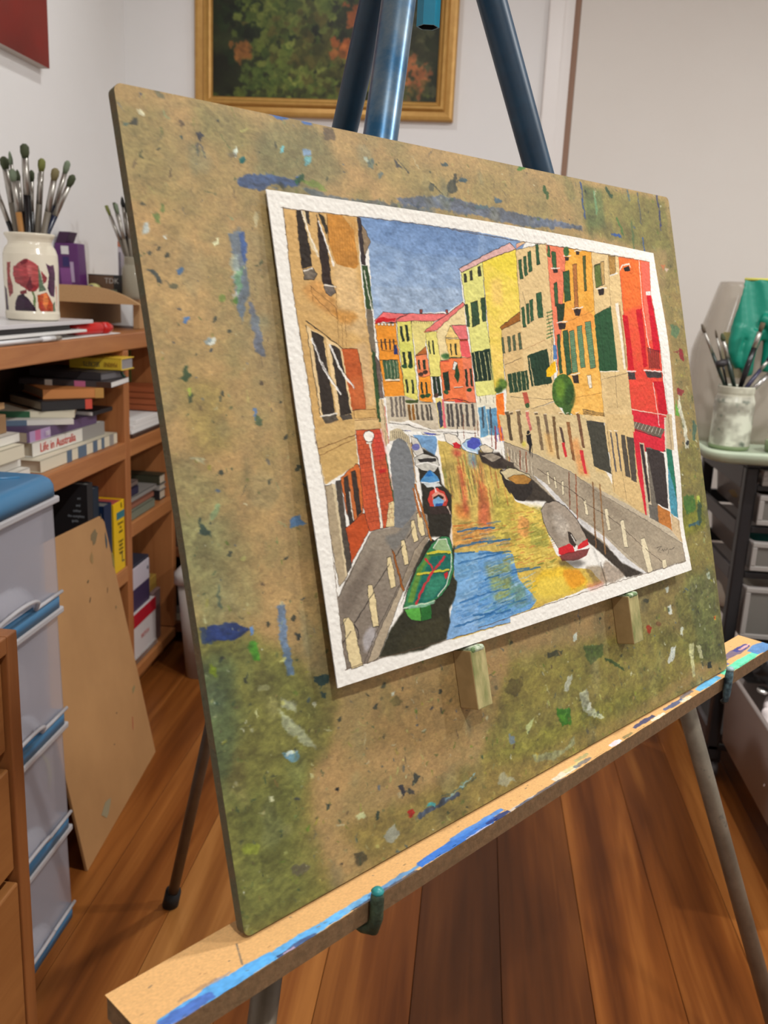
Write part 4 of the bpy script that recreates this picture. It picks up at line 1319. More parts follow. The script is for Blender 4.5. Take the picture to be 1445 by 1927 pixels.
[0,357,80,20,-1,10,0,0,968,1108,-1,6,-4,4,-4,3,-5,0,-4,-1,-4,-4,-1,-4,-1,-6,2,-5,3,-4,4,-3,5,-1,5,2,3,3,2,5],
[1,358,80,11,1278,1708,14,7],
[1,358,80,11,1280,1715,14,7],
[1,358,80,11,1281,1722,15,7],
[1,358,80,11,1283,1729,15,8],
[1,358,80,11,1285,1736,14,8],
[1,358,80,11,1287,1744,14,7],
[1,358,80,11,1289,1751,14,7],
[1,358,80,11,1290,1758,15,7],
[1,358,80,11,1292,1765,15,8],
[1,358,80,11,1294,1772,14,8],
[1,358,80,11,1296,1780,14,7],
[1,358,80,11,1298,1787,14,7],
[1,358,80,11,1299,1794,15,7],
[1,358,80,11,1301,1801,14,8],
[1,150,70,20,1319,1798,16,127],
[1,359,90,8,40,65,82,4,184,-4,154,-4,368,1],
[1,359,90,9,48,62,-5,296,5,182,7,238,-3,253],
[1,359,90,8,700,67,290,7,705,-10,255,-2],
[1,360,90,7,1950,60,-30,196,8,290,21,493,-10,205],
[1,359,90,8,55,1006,3,247,-13,395,-6,288],
[1,359,90,8,34,1935,132,0,275,9,309,9],
[1,359,90,8,593,1935,325,-9,407,-3,636,13],
[1,359,90,8,1943,1018,13,627,1,292],
]
BOARD_COLOURS = [(124, 118, 56), (108, 114, 58), (70, 92, 74), (112, 116, 62), (130, 118, 56), (118, 122, 48), (110, 112, 50), (118, 118, 64), (84, 96, 64), (120, 124, 30), (124, 128, 88), (110, 120, 84), (138, 128, 66), (120, 122, 96), (96, 108, 80), (112, 120, 74), (138, 130, 78), (96, 104, 48), (80, 108, 72), (120, 116, 60), (128, 104, 60), (146, 128, 80), (60, 84, 140), (76, 98, 132), (74, 92, 138), (70, 100, 150), (84, 108, 170), (36, 56, 120), (40, 60, 110), (100, 130, 180), (86, 122, 170), (90, 130, 190), (72, 110, 196), (106, 146, 210), (120, 170, 210), (220, 230, 225), (36, 60, 64), (40, 64, 66), (70, 140, 40), (130, 150, 30), (150, 160, 60), (196, 204, 196), (200, 206, 200), (170, 172, 164), (172, 40, 32), (60, 74, 110), (150, 190, 200), (60, 80, 80), (74, 170, 180), (90, 80, 80), (40, 40, 34), (30, 34, 60), (50, 56, 90), (240, 230, 200), (54, 54, 50), (80, 110, 110), (70, 74, 50), (30, 30, 28), (230, 240, 236), (20, 110, 110), (110, 100, 90), (120, 200, 220), (140, 170, 220), (110, 180, 200), (70, 110, 190), (80, 120, 200), (30, 70, 40), (50, 110, 60), (110, 150, 50), (84, 70, 64), (60, 60, 70), (60, 60, 60), (84, 110, 120), (220, 226, 216), (70, 70, 60), (60, 60, 50), (80, 80, 70), (60, 80, 90), (100, 110, 110), (60, 90, 110), (80, 110, 140), (40, 80, 36), (50, 90, 40), (90, 110, 120), (70, 130, 50), (60, 60, 54), (50, 76, 140), (80, 84, 100), (50, 54, 110), (40, 84, 170), (40, 80, 170), (120, 160, 120), (80, 120, 60), (90, 110, 70), (40, 70, 50), (150, 24, 40), (150, 30, 36), (140, 30, 40), (230, 226, 214), (40, 44, 50), (100, 170, 60), (50, 96, 90), (210, 120, 80), (220, 190, 180), (84, 130, 96), (60, 110, 40), (200, 210, 90), (50, 90, 110), (236, 238, 236), (230, 234, 236), (226, 230, 220), (226, 232, 230), (200, 210, 200), (220, 180, 60), (180, 50, 30), (170, 50, 30), (120, 70, 50), (220, 216, 170), (224, 220, 180), (30, 40, 40), (40, 50, 40), (50, 120, 30), (90, 150, 40), (214, 222, 214), (220, 226, 226), (230, 234, 226), (210, 220, 160), (190, 150, 30), (120, 140, 170), (190, 200, 200), (170, 190, 170), (40, 80, 40), (34, 70, 40), (60, 50, 34), (44, 50, 46), (70, 70, 40), (40, 44, 60), (40, 50, 54), (210, 216, 170), (40, 60, 56), (40, 60, 60), (30, 30, 34), (230, 228, 190), (200, 200, 150), (216, 216, 216), (190, 200, 190), (100, 150, 100), (60, 90, 160), (90, 130, 200), (50, 80, 60), (120, 160, 200), (230, 230, 226), (60, 110, 180), (50, 60, 64), (60, 70, 60), (236, 236, 232), (190, 210, 230), (236, 230, 190), (200, 190, 160), (40, 70, 44), (34, 56, 40), (180, 200, 80), (40, 110, 40), (130, 160, 120), (46, 70, 70), (200, 200, 170), (30, 40, 46), (44, 52, 50), (40, 60, 80), (70, 120, 40), (110, 150, 60), (70, 110, 50), (60, 70, 110), (230, 226, 200), (70, 84, 80), (70, 60, 40), (60, 90, 180)]
BOARD_MARKS = [
[0,0,62,160,-1,70,0,0,-1,1252,172,89,143,171,-42,127,-63,44,-15,145,38,217,445,-15,461,-44,874,-23,-123,29,-761,46,-1130,-28,-30,-292],
[0,1,58,180,-1,70,0,0,3,1240,112,45,143,208,10,130,-101,110,-27,178,96,108,-243,-23,-3,-267],
[0,2,55,160,-1,70,0,0,0,1327,70,10,-15,189,-55,131,-10,-131],
[0,3,47,160,-1,50,0,0,34,1673,142,-4,15,269,-64,61,-118,-28],
[0,4,58,180,-1,80,0,0,260,1861,443,16,458,-14,397,40,305,35,-728,65,-805,-6],
[0,5,55,180,-1,90,0,0,874,1604,380,43,406,77,247,183,-484,51,-517,-30,-203,-51],
[0,6,58,140,-1,80,0,0,1832,1049,154,-51,46,416,-32,569,-235,-98,-52,-253,83,-66],
[0,7,47,160,-1,80,0,0,1455,1485,354,18,157,126,4,344,-357,-178,-191,-139],
[0,8,47,140,-1,70,0,0,1791,1586,194,-44,12,417,-169,-32],
[0,9,62,100,-1,60,0,0,1784,1281,188,-36,9,137,-151,16],
[0,10,39,180,-1,90,0,0,-50,812,156,106,-24,254,-64,110,-38,-135],
[0,11,39,180,-1,90,0,0,-7,976,155,79,7,214,-145,-14],
[0,12,39,180,-1,90,0,0,37,659,101,29,1,169,-85,3],
[0,13,27,220,-1,90,0,0,218,308,166,-30,5,252,-131,218,-80,-163],
[0,14,43,160,-1,80,0,0,310,29,173,-21,58,120,-151,107,-100,-69],
[0,15,39,160,-1,80,0,0,162,7,150,8,-30,112,-108,-33],
[0,16,27,180,-1,90,0,0,535,71,476,-13,370,38,-70,102,-590,-34],
[0,17,47,90,-1,90,0,0,1482,16,489,2,1,201,-146,12,-357,-29],
[0,18,47,80,-1,60,0,0,1497,23,90,3,2,144,-102,10],
[0,19,39,120,-1,90,0,0,1997,63,17,443,-28,492,-98,-53,2,-524],
[0,20,31,180,-1,90,0,0,404,1529,346,69,96,168,-280,22,-186,-106],
[0,21,23,160,-1,90,0,0,11,53,80,-30,-6,286,-71,-41],
[0,22,85,25,-1,80,0,1,242,193,35,-30,68,-5,59,0,-5,17,-72,13,-23,17,-33,2],
[0,23,60,40,-1,90,0,1,398,181,118,12,97,-3,196,-2,36,11,-236,15,-157,-1],
[0,24,70,40,-1,90,0,1,684,175,170,-32,141,9,130,8,322,13,20,13,-303,20,-278,-18,-170,4],
[0,25,60,40,-1,90,0,1,203,323,34,-17,5,53,-11,120,-28,67,-10,-66,11,-92],
[0,26,60,30,-1,80,0,1,231,479,19,53,-7,94,-18,-14],
[0,27,95,15,-1,50,0,2,20,1251,61,11,33,29,-51,11,-51,-14],
[0,28,80,20,-1,20,0,0,6,1251,21,21,0,32,-22,-13],
[0,29,80,25,-1,50,0,1,184,1250,21,-1,-4,183,-16,-3,-3,-71],
[0,30,95,10,-1,20,0,1,249,1040,21,-3,22,25,-23,5,-19,-6],
[0,31,100,0,-1,20,0,1,73,530,12,-2,-6,22,-9,-5],
[0,32,100,0,-1,20,0,1,400,150,12,-2,-3,14,-14,3],
[0,33,100,0,-1,20,0,0,115,1285,7,2,-3,20,-7,-2],
[0,34,90,10,-1,20,0,2,145,1608,41,13,3,17,-25,1],
[0,35,90,0,-1,20,0,2,159,1611,25,9,-7,8,-18,-6],
[0,36,95,6,-1,20,0,2,251,1448,41,11,-6,21,-19,5,-16,-20],
[0,37,90,0,-1,20,0,1,261,1498,17,2,-6,15,-12,-2],
[0,38,90,10,-1,60,0,2,110,1316,16,14,5,39,-18,-3,-9,-22],
[0,39,80,20,-1,20,0,1,16,1339,16,11,-6,24,-11,-6],
[0,40,80,30,-1,50,0,1,24,1785,41,15,-5,21,-31,-13],
[0,41,50,40,-1,90,0,1,148,1495,46,57,33,55,9,31,-37,-29,-40,-53],
[0,42,50,30,-1,90,0,1,165,1474,31,27,-4,24,-31,-25],
[0,43,85,15,-1,20,0,1,384,1921,26,0,11,33,-24,9,-20,-22],
[0,44,100,0,-1,20,0,2,452,1905,18,-4,8,16,-12,10,-14,-10],
[0,45,80,15,-1,80,0,1,476,1928,86,-6,56,0,13,9,-53,7,-87,4],
[1,46,80,20,576,1927,59,-17,50,-11],
[1,47,60,20,563,1913,75,1,50,-6],
[0,48,90,0,-1,20,0,1,521,1909,24,5,-6,13,-23,-9],
[0,49,60,25,-1,20,0,1,127,1890,36,3,13,17,-25,20,-19,-12],
[0,50,60,15,-1,20,0,1,287,1937,27,8,4,31,-28,0],
[0,51,90,8,-1,20,0,1,164,83,13,-7,5,14,-8,19,-5,-11],
[1,52,70,25,166,108,-8,30],
[1,52,70,22,174,113,1,27],
[0,53,95,0,-1,20,0,2,43,51,9,-2,3,11,-10,7],
[0,54,85,10,-1,20,0,1,25,76,13,-3,0,17,-12,10,-5,-9],
[0,55,80,10,-1,30,0,0,23,92,-1,3,-2,2,-3,1,-3,1,-2,-1,-2,-1,0,-2,1,-2,2,-3,2,-1,3,-1,3,1,1,1],
[1,56,80,30,37,146,0,15],
[0,47,100,0,-1,30,0,0,134,102,-2,1,-2,0,-2,0,-2,-2,-1,-2,0,-2,1,-2,1,-1,2,0,2,1,2,1,1,2,0,2],
[0,57,100,0,-1,30,0,0,79,141,0,2,-1,0,-1,1,-1,0,-1,0,0,-1,0,-1,0,-1,1,-1,1,-1,1,0,1,1,0,0],
[0,58,95,0,-1,20,0,2,244,105,11,-5,-6,22,-6,7],
[0,59,100,0,-1,30,0,2,271,132,-1,4,-3,3,-4,2,-4,1,-4,-1,-2,-3,0,-3,1,-4,3,-3,4,-2,4,-1,4,1,2,3],
[0,60,60,15,-1,30,0,0,250,117,-1,4,-4,3,-4,2,-5,1,-4,-1,-2,-2,-1,-4,2,-3,3,-3,5,-3,4,-1,4,1,3,3],
[0,61,90,0,-1,20,0,1,368,80,9,-4,-4,22,-8,2],
[0,62,85,10,-1,20,0,1,428,75,24,-4,-5,18,-19,9],
[0,63,80,10,-1,20,0,1,428,99,18,-4,-7,23,-12,5],
[0,64,90,0,-1,20,0,1,349,-1,48,-2,6,7,-36,8],
[0,65,90,0,-1,20,0,1,437,-3,32,2,-4,10,-24,2],
[0,66,90,10,-1,20,0,2,396,153,25,-9,0,17,-21,6],
[0,67,80,0,-1,20,0,1,389,163,12,-5,-2,17],
[0,68,50,25,-1,20,0,0,401,158,58,4,28,18,-45,0],
[0,69,60,20,-1,20,0,0,490,1,34,-1,4,31,-33,15],
[0,70,80,10,-1,20,0,0,703,51,15,20,12,10,-22,7],
[1,71,80,20,717,55,30,36],
[0,72,70,20,-1,20,0,0,616,66,26,2,-10,26,-17,-1],
[0,73,90,0,-1,20,0,0,606,65,10,-2,2,12,-10,-2],
[0,74,85,8,-1,30,0,1,920,108,-4,10,-7,9,-9,6,-9,1,-8,-3,-4,-8,0,-9,4,-11,6,-9,9,-6,9,-1,8,3,4,8],
[0,75,85,8,-1,30,0,1,923,87,-3,11,-3,8,-4,6,-4,0,-2,-4,-1,-8,1,-10,2,-11,4,-8,4,-5,3,-1,3,4,1,8],
[0,76,85,8,-1,30,0,1,835,120,-2,6,-4,6,-5,3,-6,1,-4,-2,-2,-5,0,-6,2,-7,4,-5,5,-4,5,-1,5,3,2,4],
[0,77,85,8,-1,30,0,1,899,42,-2,3,-4,3,-5,2,-5,1,-5,-1,-3,-2,-1,-2,2,-4,4,-2,5,-3,5,0,5,0,3,2],
[0,78,85,8,-1,30,0,1,663,110,-2,4,-3,3,-5,2,-4,1,-4,-1,-3,-3,0,-3,1,-3,4,-3,4,-3,5,0,4,1,2,2],
[0,79,85,8,-1,30,0,1,968,78,-3,2,-5,3,-8,2,-8,1,-8,0,-5,-1,-1,-2,2,-2,6,-3,7,-2,9,-1,7,0,5,1],
[0,80,85,8,-1,30,0,1,1099,128,-2,4,-6,3,-7,2,-8,1,-7,0,-5,-2,-1,-3,2,-3,5,-4,8,-2,8,-1,7,0,5,2],
[0,81,85,8,-1,30,0,1,1305,65,-3,8,-3,6,-5,4,-5,0,-3,-2,-2,-6,0,-7,3,-8,4,-6,4,-4,5,-1,3,3,2,6],
[0,82,85,8,-1,30,0,1,1315,79,-2,7,-3,6,-4,4,-4,0,-2,-2,-1,-6,0,-7,3,-8,3,-6,3,-4,4,0,2,3,2,5],
[0,83,85,8,-1,30,0,1,1035,154,-3,3,-9,3,-13,3,-13,2,-12,0,-8,-1,-3,-3,4,-3,9,-4,12,-3,13,-1,13,-1,8,2],
[0,84,85,8,-1,30,0,1,1218,1,-2,5,-7,5,-8,3,-8,2,-8,-1,-4,-3,-1,-5,2,-5,6,-5,8,-3,9,-1,8,0,4,3],
[1,85,70,20,825,110,37,32],
[1,85,70,20,895,88,-17,52],
[1,74,70,20,942,68,-46,60],
[1,86,85,40,1483,10,-3,132],
[1,87,85,40,1797,14,4,114],
[1,88,85,50,1925,6,-3,135],
[1,89,85,50,1797,183,5,54],
[1,90,85,50,1615,192,47,1],
[1,91,85,70,1550,39,-3,76],
[1,92,85,60,1658,122,25,59],
[1,93,85,60,1743,130,-9,109],
[1,94,85,80,1618,18,25,25],
[1,83,85,60,1741,9,1,29],
[0,95,90,0,-1,20,0,0,1946,628,19,12,-2,44,-25,-18],
[0,96,90,6,-1,20,0,0,1891,791,48,12,-20,25,-26,-10],
[1,97,70,15,1906,647,58,-3],
[0,98,85,6,-1,50,0,2,1901,814,7,66,15,68,3,89,-23,11,-1,-102,-22,-68],
[0,99,100,0,-1,30,0,1,1930,1022,-3,5,-3,5,-5,2,-5,-1,-4,-3,-2,-5,0,-5,3,-6,3,-4,5,-2,5,0,4,3,2,5],
[0,100,90,0,-1,20,0,1,1875,834,12,45,0,35,-25,-15],
[0,101,70,10,-1,20,0,0,1971,930,24,24,-21,66,-20,-11],
[0,102,80,0,-1,20,0,0,1892,291,33,-11,-20,32],
[0,103,80,0,-1,20,0,0,1914,300,28,1,-18,18],
[0,104,70,20,-1,20,0,0,1909,529,60,22,-36,35,-32,-17],
[0,105,85,20,-1,20,0,1,1846,1236,72,0,4,68,-74,9],
[0,106,90,0,-1,20,0,2,1935,1243,21,8,-8,35,-19,-17],
[0,107,90,10,-1,20,0,1,1855,1348,94,5,-11,17,-79,-6],
[0,94,80,10,-1,20,0,0,1938,1262,25,26,-26,86,-17,-26],
[0,108,95,0,-1,20,0,3,1664,1640,20,-3,-1,42,-23,-2],
[0,109,90,6,-1,20,0,3,1650,1806,29,-8,-16,46,-38,18,-10,-12],
[0,110,90,0,-1,20,0,2,1724,1742,20,6,-13,31,-13,-8],
[0,111,90,0,-1,20,0,2,1659,1567,20,-4,3,22,-20,0],
[0,112,80,0,-1,20,0,1,1933,1571,23,1,0,36,-20,-14],
[0,113,100,0,-1,20,0,2,1947,1756,16,-1,-5,22,-14,-8],
[0,114,100,0,-1,20,0,0,1943,1755,15,4,-6,12],
[0,115,90,6,-1,20,0,1,1520,1684,25,-1,9,19,-22,15],
[0,116,60,10,-1,30,0,0,1613,1694,-2,4,-6,2,-8,0,-8,-3,-7,-4,-4,-4,-1,-5,2,-4,6,-2,8,0,8,2,7,4,4,5],
[0,117,85,8,-1,60,0,2,1763,1823,35,6,-20,60,1,66,-23,6,2,-78],
[0,118,80,8,-1,20,0,2,1810,1842,26,12,4,55,-21,-7],
[0,119,90,0,-1,20,0,1,1865,1930,28,9,-5,21,-28,-9],
[0,120,80,0,-1,20,0,0,1932,1970,21,11,-11,15],
[0,121,85,20,-1,50,0,2,1034,1817,58,32,2,45,-49,-7],
[0,122,70,10,-1,20,0,0,1038,1846,39,5,-21,29],
[0,123,65,25,-1,90,0,2,1146,1802,36,4,3,66,42,34,27,30,-51,-16,-54,-50],
[0,124,70,15,-1,60,0,1,1099,1730,29,6,-28,42,-25,-1],
[0,125,90,0,-1,20,0,2,1167,1858,26,1,-9,20,-16,2],
[0,126,80,10,-1,20,0,1,897,1826,42,-8,-11,10,-23,29,-9,4],
[0,127,80,0,-1,20,0,0,920,1927,17,10,-12,16],
[0,128,80,10,-1,20,0,0,826,1830,24,13,-8,21,-16,-4],
[0,129,50,30,-1,20,0,1,775,1931,56,48,-39,3,-29,-26],
[0,130,45,40,-1,90,0,0,906,1928,135,37,54,-23,5,28,-110,10,-79,-29],
[0,131,55,30,-1,70,0,1,1194,1656,97,25,-13,43,-66,5,-20,-33],
[0,132,70,10,-1,20,0,1,1277,1727,42,17,53,49,9,15,-66,-46],
[0,133,40,30,-1,20,0,0,864,1662,49,34,-34,30,-42,-29],
[0,58,90,0,-1,20,0,2,1147,1604,25,0,-8,20,-16,3],
[0,134,70,10,-1,60,0,0,1024,1629,76,13,-17,13,-57,-7],
[0,135,50,20,-1,20,0,0,443,1587,24,-4,24,18,-32,7],
[0,125,90,0,-1,20,0,1,460,1563,10,0,-6,14,-9,-1],
[0,136,85,0,-1,20,0,1,439,1823,13,0,6,27,-15,8,-4,-17],
[0,137,80,0,-1,20,0,1,491,1811,19,16,-17,14,-13,0],
[0,136,70,0,-1,20,0,0,459,1843,17,0,3,22,-16,-4],
[0,138,80,8,-1,20,0,1,308,1841,22,1,0,20,-19,0],
[0,139,80,0,-1,20,0,1,362,1857,12,3,-8,28,-9,-1],
[0,140,80,0,-1,20,0,0,233,1777,13,3,-5,15,-8,-1],
[0,141,100,0,-1,20,0,1,263,1746,8,9,-5,12,-5,-8],
[0,142,90,0,-1,20,0,2,95,1700,13,1,2,20,-12,-6],
[0,143,60,15,-1,20,0,0,112,1429,26,11,-9,8,-17,-6],
[0,144,60,10,-1,20,0,1,188,465,21,-5,-8,20,-13,3],
[0,145,60,20,-1,70,0,1,198,375,18,-4,0,56,-17,14,-4,-26],
[0,146,60,20,-1,60,0,1,202,414,23,-14,-10,53,-14,27],
[0,147,80,15,-1,20,0,1,229,320,11,-6,1,45,0,40,-12,-13,-2,-39],
[0,148,80,0,-1,20,0,0,201,758,8,0,-6,26,-5,-5],
[0,149,70,10,-1,20,0,0,205,771,16,15,-10,13,-12,-9],
[0,150,60,15,-1,20,0,1,105,585,20,-8,13,8,-20,10],
[0,151,90,0,-1,20,0,2,118,588,17,-13,1,10,-14,15],
[0,152,85,10,-1,20,0,1,70,420,19,-11,-1,15,-15,11],
[0,153,85,8,-1,20,0,1,12,420,15,5,12,24,-7,3,-13,-14],
[0,154,60,10,-1,20,0,0,48,448,21,9,-3,10,-17,-6],
[0,155,90,0,-1,20,0,2,53,344,12,-3,-6,10],
[0,156,70,15,-1,20,0,1,16,316,14,-6,-2,30,-14,8],
[0,157,100,0,-1,20,0,2,168,342,14,-9,-7,13,-9,9],
[0,158,60,0,-1,20,0,0,276,265,9,-4,-5,30,-9,4],
[0,159,80,10,-1,20,0,1,57,647,10,-7,3,28,-13,12,-8,-8],
[0,160,70,10,-1,20,0,0,55,710,12,-5,-4,28,-12,1],
[0,161,80,0,-1,20,0,1,56,700,7,-2,-2,17,-7,-3],
[0,162,50,10,-1,20,0,0,43,292,12,-4,3,24,-11,1],
[0,139,85,10,-1,20,0,1,38,992,6,23,18,24,5,14,-16,-1,-15,-13],
[0,163,70,15,-1,50,0,1,67,989,16,-17,9,8,-18,25,-13,8],
[0,164,70,10,-1,20,0,0,59,1161,6,7,-5,50,-10,5],
[0,28,70,15,-1,20,0,0,-22,1196,10,-10,9,52,-16,-1],
[0,165,60,15,-1,20,0,0,43,859,14,-1,20,8,-9,11,-20,-5],
[0,166,85,0,-1,20,0,1,217,1328,15,6,1,12,-14,-2],
[0,167,75,6,-1,30,0,1,46,372,-2,2,-2,2,-2,0,-1,0,-1,-2,1,-3,1,-3,2,-2,2,-2,2,0,2,0,0,2,0,3],
[0,167,75,6,-1,30,0,1,65,385,-2,3,-3,1,-2,1,-1,-1,-1,-2,1,-3,1,-3,2,-2,3,-2,2,0,1,1,1,2,-1,2],
[0,167,75,6,-1,30,0,1,25,388,-2,3,-2,1,-2,1,-1,-1,-1,-2,1,-3,1,-3,2,-2,2,-2,2,0,2,1,0,2,0,2],
[0,167,75,6,-1,30,0,1,149,538,-2,3,-3,1,-2,1,-1,-1,-1,-2,1,-3,1,-3,2,-3,3,-1,2,0,1,1,1,2,-1,2],
[0,167,75,6,-1,30,0,1,174,567,-2,2,-2,2,-3,0,-1,-1,-1,-2,1,-3,1,-3,3,-2,2,-2,2,0,2,1,0,2,0,3],
[0,167,75,6,-1,30,0,1,138,717,-2,2,-2,1,-3,0,-1,-1,-1,-2,1,-3,1,-2,3,-3,2,-1,2,0,2,1,0,2,0,3],
[0,167,75,6,-1,30,0,1,214,942,-2,2,-3,1,-2,0,-2,-1,0,-2,0,-3,2,-3,2,-2,3,-1,2,0,1,1,1,2,-1,3],
[0,167,75,6,-1,30,0,1,270,833,-2,3,-3,1,-2,0,-2,-1,0,-2,0,-3,2,-3,2,-2,3,-2,2,0,2,1,1,3,-1,3],
[0,167,75,6,-1,30,0,1,338,995,-2,2,-3,1,-3,0,-2,-1,0,-2,0,-3,2,-3,3,-2,2,-2,3,0,2,2,0,2,0,3],
[0,167,75,6,-1,30,0,1,292,919,-2,2,-3,1,-2,0,-2,-1,-1,-3,1,-2,2,-3,2,-3,3,-1,2,0,2,1,1,3,-1,3],
[0,167,75,6,-1,30,0,1,231,1142,-2,2,-3,1,-2,0,-1,-2,-1,-2,1,-3,1,-2,2,-3,3,-1,2,1,2,1,1,2,-1,3],
[0,167,75,6,-1,30,0,1,96,1099,-3,2,-2,1,-2,0,-1,-1,-1,-2,1,-3,1,-3,2,-2,2,-1,3,1,1,1,1,2,-1,3],
[0,167,75,6,-1,30,0,1,48,1345,-2,2,-2,0,-2,0,-1,-1,-1,-3,1,-2,1,-3,2,-1,2,-1,2,0,2,2,0,2,0,2],
[0,167,75,6,-1,30,0,1,162,1294,-2,2,-2,1,-3,-1,-1,-1,-1,-3,1,-2,1,-3,3,-2,2,-1,2,1,2,1,0,2,0,3],
[0,167,75,6,-1,30,0,1,229,1299,-3,2,-2,1,-3,-1,-1,-1,-1,-3,1,-2,1,-3,3,-2,2,-1,3,0,1,2,1,2,-1,3],
[0,167,75,6,-1,30,0,1,617,1620,-3,2,-3,1,-3,-1,-3,-2,0,-3,0,-3,2,-3,3,-1,4,-1,3,1,2,2,1,2,-1,4],
[0,167,75,6,-1,30,0,1,765,1605,-3,2,-4,1,-4,-1,-2,-2,-1,-3,1,-3,2,-3,4,-2,3,-1,4,1,2,2,1,3,-1,3],
[0,167,75,6,-1,30,0,1,438,1543,-2,2,-3,1,-3,-1,-2,-2,-1,-2,1,-3,2,-3,3,-2,3,-1,2,1,2,2,1,2,-1,3],
[0,167,75,6,-1,30,0,1,307,1584,-2,2,-3,0,-2,0,-2,-2,-1,-3,1,-3,2,-2,2,-2,3,-1,2,1,2,2,1,2,-1,3],
[0,167,75,6,-1,30,0,1,407,1591,-3,2,-3,1,-3,-1,-2,-2,0,-2,0,-3,2,-3,3,-2,3,0,3,0,1,2,1,3,-1,3],
[0,167,75,6,-1,30,0,1,889,1559,-4,3,-4,0,-4,0,-2,-2,-1,-3,1,-4,2,-3,4,-2,4,-1,4,1,2,2,1,3,-1,3],
[0,167,75,6,-1,30,0,1,1460,1509,-5,3,-6,1,-5,-1,-4,-2,-1,-4,1,-4,4,-3,5,-3,5,-1,5,1,4,2,1,4,-1,4],
[0,167,75,6,-1,30,0,1,1550,1593,-5,3,-6,1,-5,-1,-4,-3,-1,-3,1,-5,4,-3,5,-3,6,-1,5,1,4,3,1,3,-1,5],
[0,167,75,6,-1,30,0,1,733,1496,-3,2,-4,1,-3,0,-2,-2,-1,-3,1,-4,2,-3,3,-2,4,-1,3,1,3,2,0,3,0,3],
[0,168,100,0,-1,30,0,0,124,611,-1,2,-1,3,-2,1,-1,0,-2,-1,0,-3,0,-2,0,-3,2,-2,1,-2,2,0,1,2,1,2],
[0,169,70,10,-1,30,0,1,201,483,-1,5,-2,4,-3,2,-3,1,-2,-3,-1,-4,0,-5,1,-5,3,-4,2,-3,3,0,2,3,2,4],
[0,170,60,10,-1,30,0,0,174,481,-1,3,-2,3,-3,2,-3,0,-2,-1,-1,-3,0,-3,1,-4,2,-3,3,-1,2,0,3,1,1,3],
[0,171,60,10,-1,30,0,0,68,274,-1,4,-2,4,-2,2,-2,0,-2,-1,-1,-4,1,-4,1,-4,1,-4,2,-2,3,0,1,1,1,4],
[0,172,70,0,-1,20,0,0,48,14,6,3,-5,11],
[0,173,90,0,-1,20,0,2,120,-3,9,0,-6,12],
[0,173,90,0,-1,20,0,2,143,-3,7,1,-6,8],
[0,174,50,20,-1,20,0,0,78,-11,18,1,8,18,-18,6],
[0,175,100,0,-1,30,0,0,8,-4,-1,2,-2,3,-2,1,-3,1,-3,-1,-1,-1,-1,-2,1,-2,2,-2,3,-2,3,0,2,0,2,1],
[0,176,100,0,-1,20,0,0,-5,-1,9,-4,-3,10],
]

# ---------------------------------------------------------------- materials
M_wall = mat('wall_paint', srgb(239, 238, 237), 0.85, noise=(3.0, srgb(235, 234, 232), 0.2), bump=0.08, bump_scale=120)
M_ceil = mat('ceiling_paint', srgb(236, 234, 230), 0.9)
M_trim = mat('gloss_trim_paint', srgb(232, 227, 223), 0.35)
M_gap = mat('door_gap_stain', srgb(150, 118, 98), 0.7)
M_case = wood('bookcase_pine', srgb(166, 104, 58), srgb(190, 128, 76), 0.45, axis=1, scale=22, grain=14)
M_casev = wood('bookcase_upright_pine', srgb(160, 98, 54), srgb(184, 120, 70), 0.45, axis=2, scale=22, grain=14)
M_mdf = mat('mdf', srgb(196, 158, 112), 0.75, noise=(260, srgb(180, 140, 94), 0.2), bump=0.1, bump_scale=500)
M_mdfedge = mat('mdf_edge', srgb(128, 98, 66), 0.9, noise=(160, srgb(100, 78, 50), 0.3), bump=0.4, bump_scale=300)
M_black = mat('black_plastic', srgb(22, 22, 24), 0.45)
M_white = mat('white_paper', srgb(232, 230, 226), 0.85)
M_page = mat('book_pages', srgb(214, 202, 180), 0.9, noise=(300, srgb(190, 176, 152), 0.3), stretch=(1, 1, 14))
M_chrome = mat('steel', srgb(190, 188, 184), 0.3, 1.0)
M_ferrule = mat('brush_ferrule', srgb(176, 172, 164), 0.35, 0.85)

def flat(n, r, g, b, rough=0.6, metal=0.0):
    return mat(n, srgb(r, g, b), rough, metal)

# ---------------------------------------------------------------- room shell
o = struct(MB().box(-1.29, 2.75, -1.75, 3.2, -0.1, -0.013).build('floor', flat('subfloor', 40, 24, 14)))
floor = o
pl_cols = [((84, 42, 14), (120, 66, 25), (160, 98, 44)), ((98, 52, 18), (130, 74, 30), (170, 108, 52)), ((66, 34, 12), (90, 48, 19), (124, 72, 30)), ((108, 58, 20), (144, 84, 36), (184, 120, 58)), ((80, 40, 14), (116, 64, 25), (166, 104, 48)), ((58, 30, 11), (80, 43, 17), (104, 60, 26)), ((124, 72, 30), (156, 100, 48), (188, 130, 70))]
M_pl = [floor_wood('floor_board_%d' % i, srgb(*a), srgb(*b_), srgb(*c_)) for i, (a, b_, c_) in enumerate(pl_cols)]
px_edges = [-1.19, -1.145, -0.99, -0.835, -0.68, -0.523, -0.36, -0.198, -0.036, 0.122, 0.282, 0.442, 0.588, 0.735, 0.885, 1.04, 1.195, 1.35, 1.505, 1.66, 1.815, 1.97, 2.125, 2.28, 2.435, 2.59, 2.65]
pl_pick = {2: 1, 3: 0, 4: 1, 5: 6, 6: 3, 7: 4, 8: 5, 9: 2, 10: 0, 11: 4, 12: 1, 13: 0}
rnd = random.Random(4)
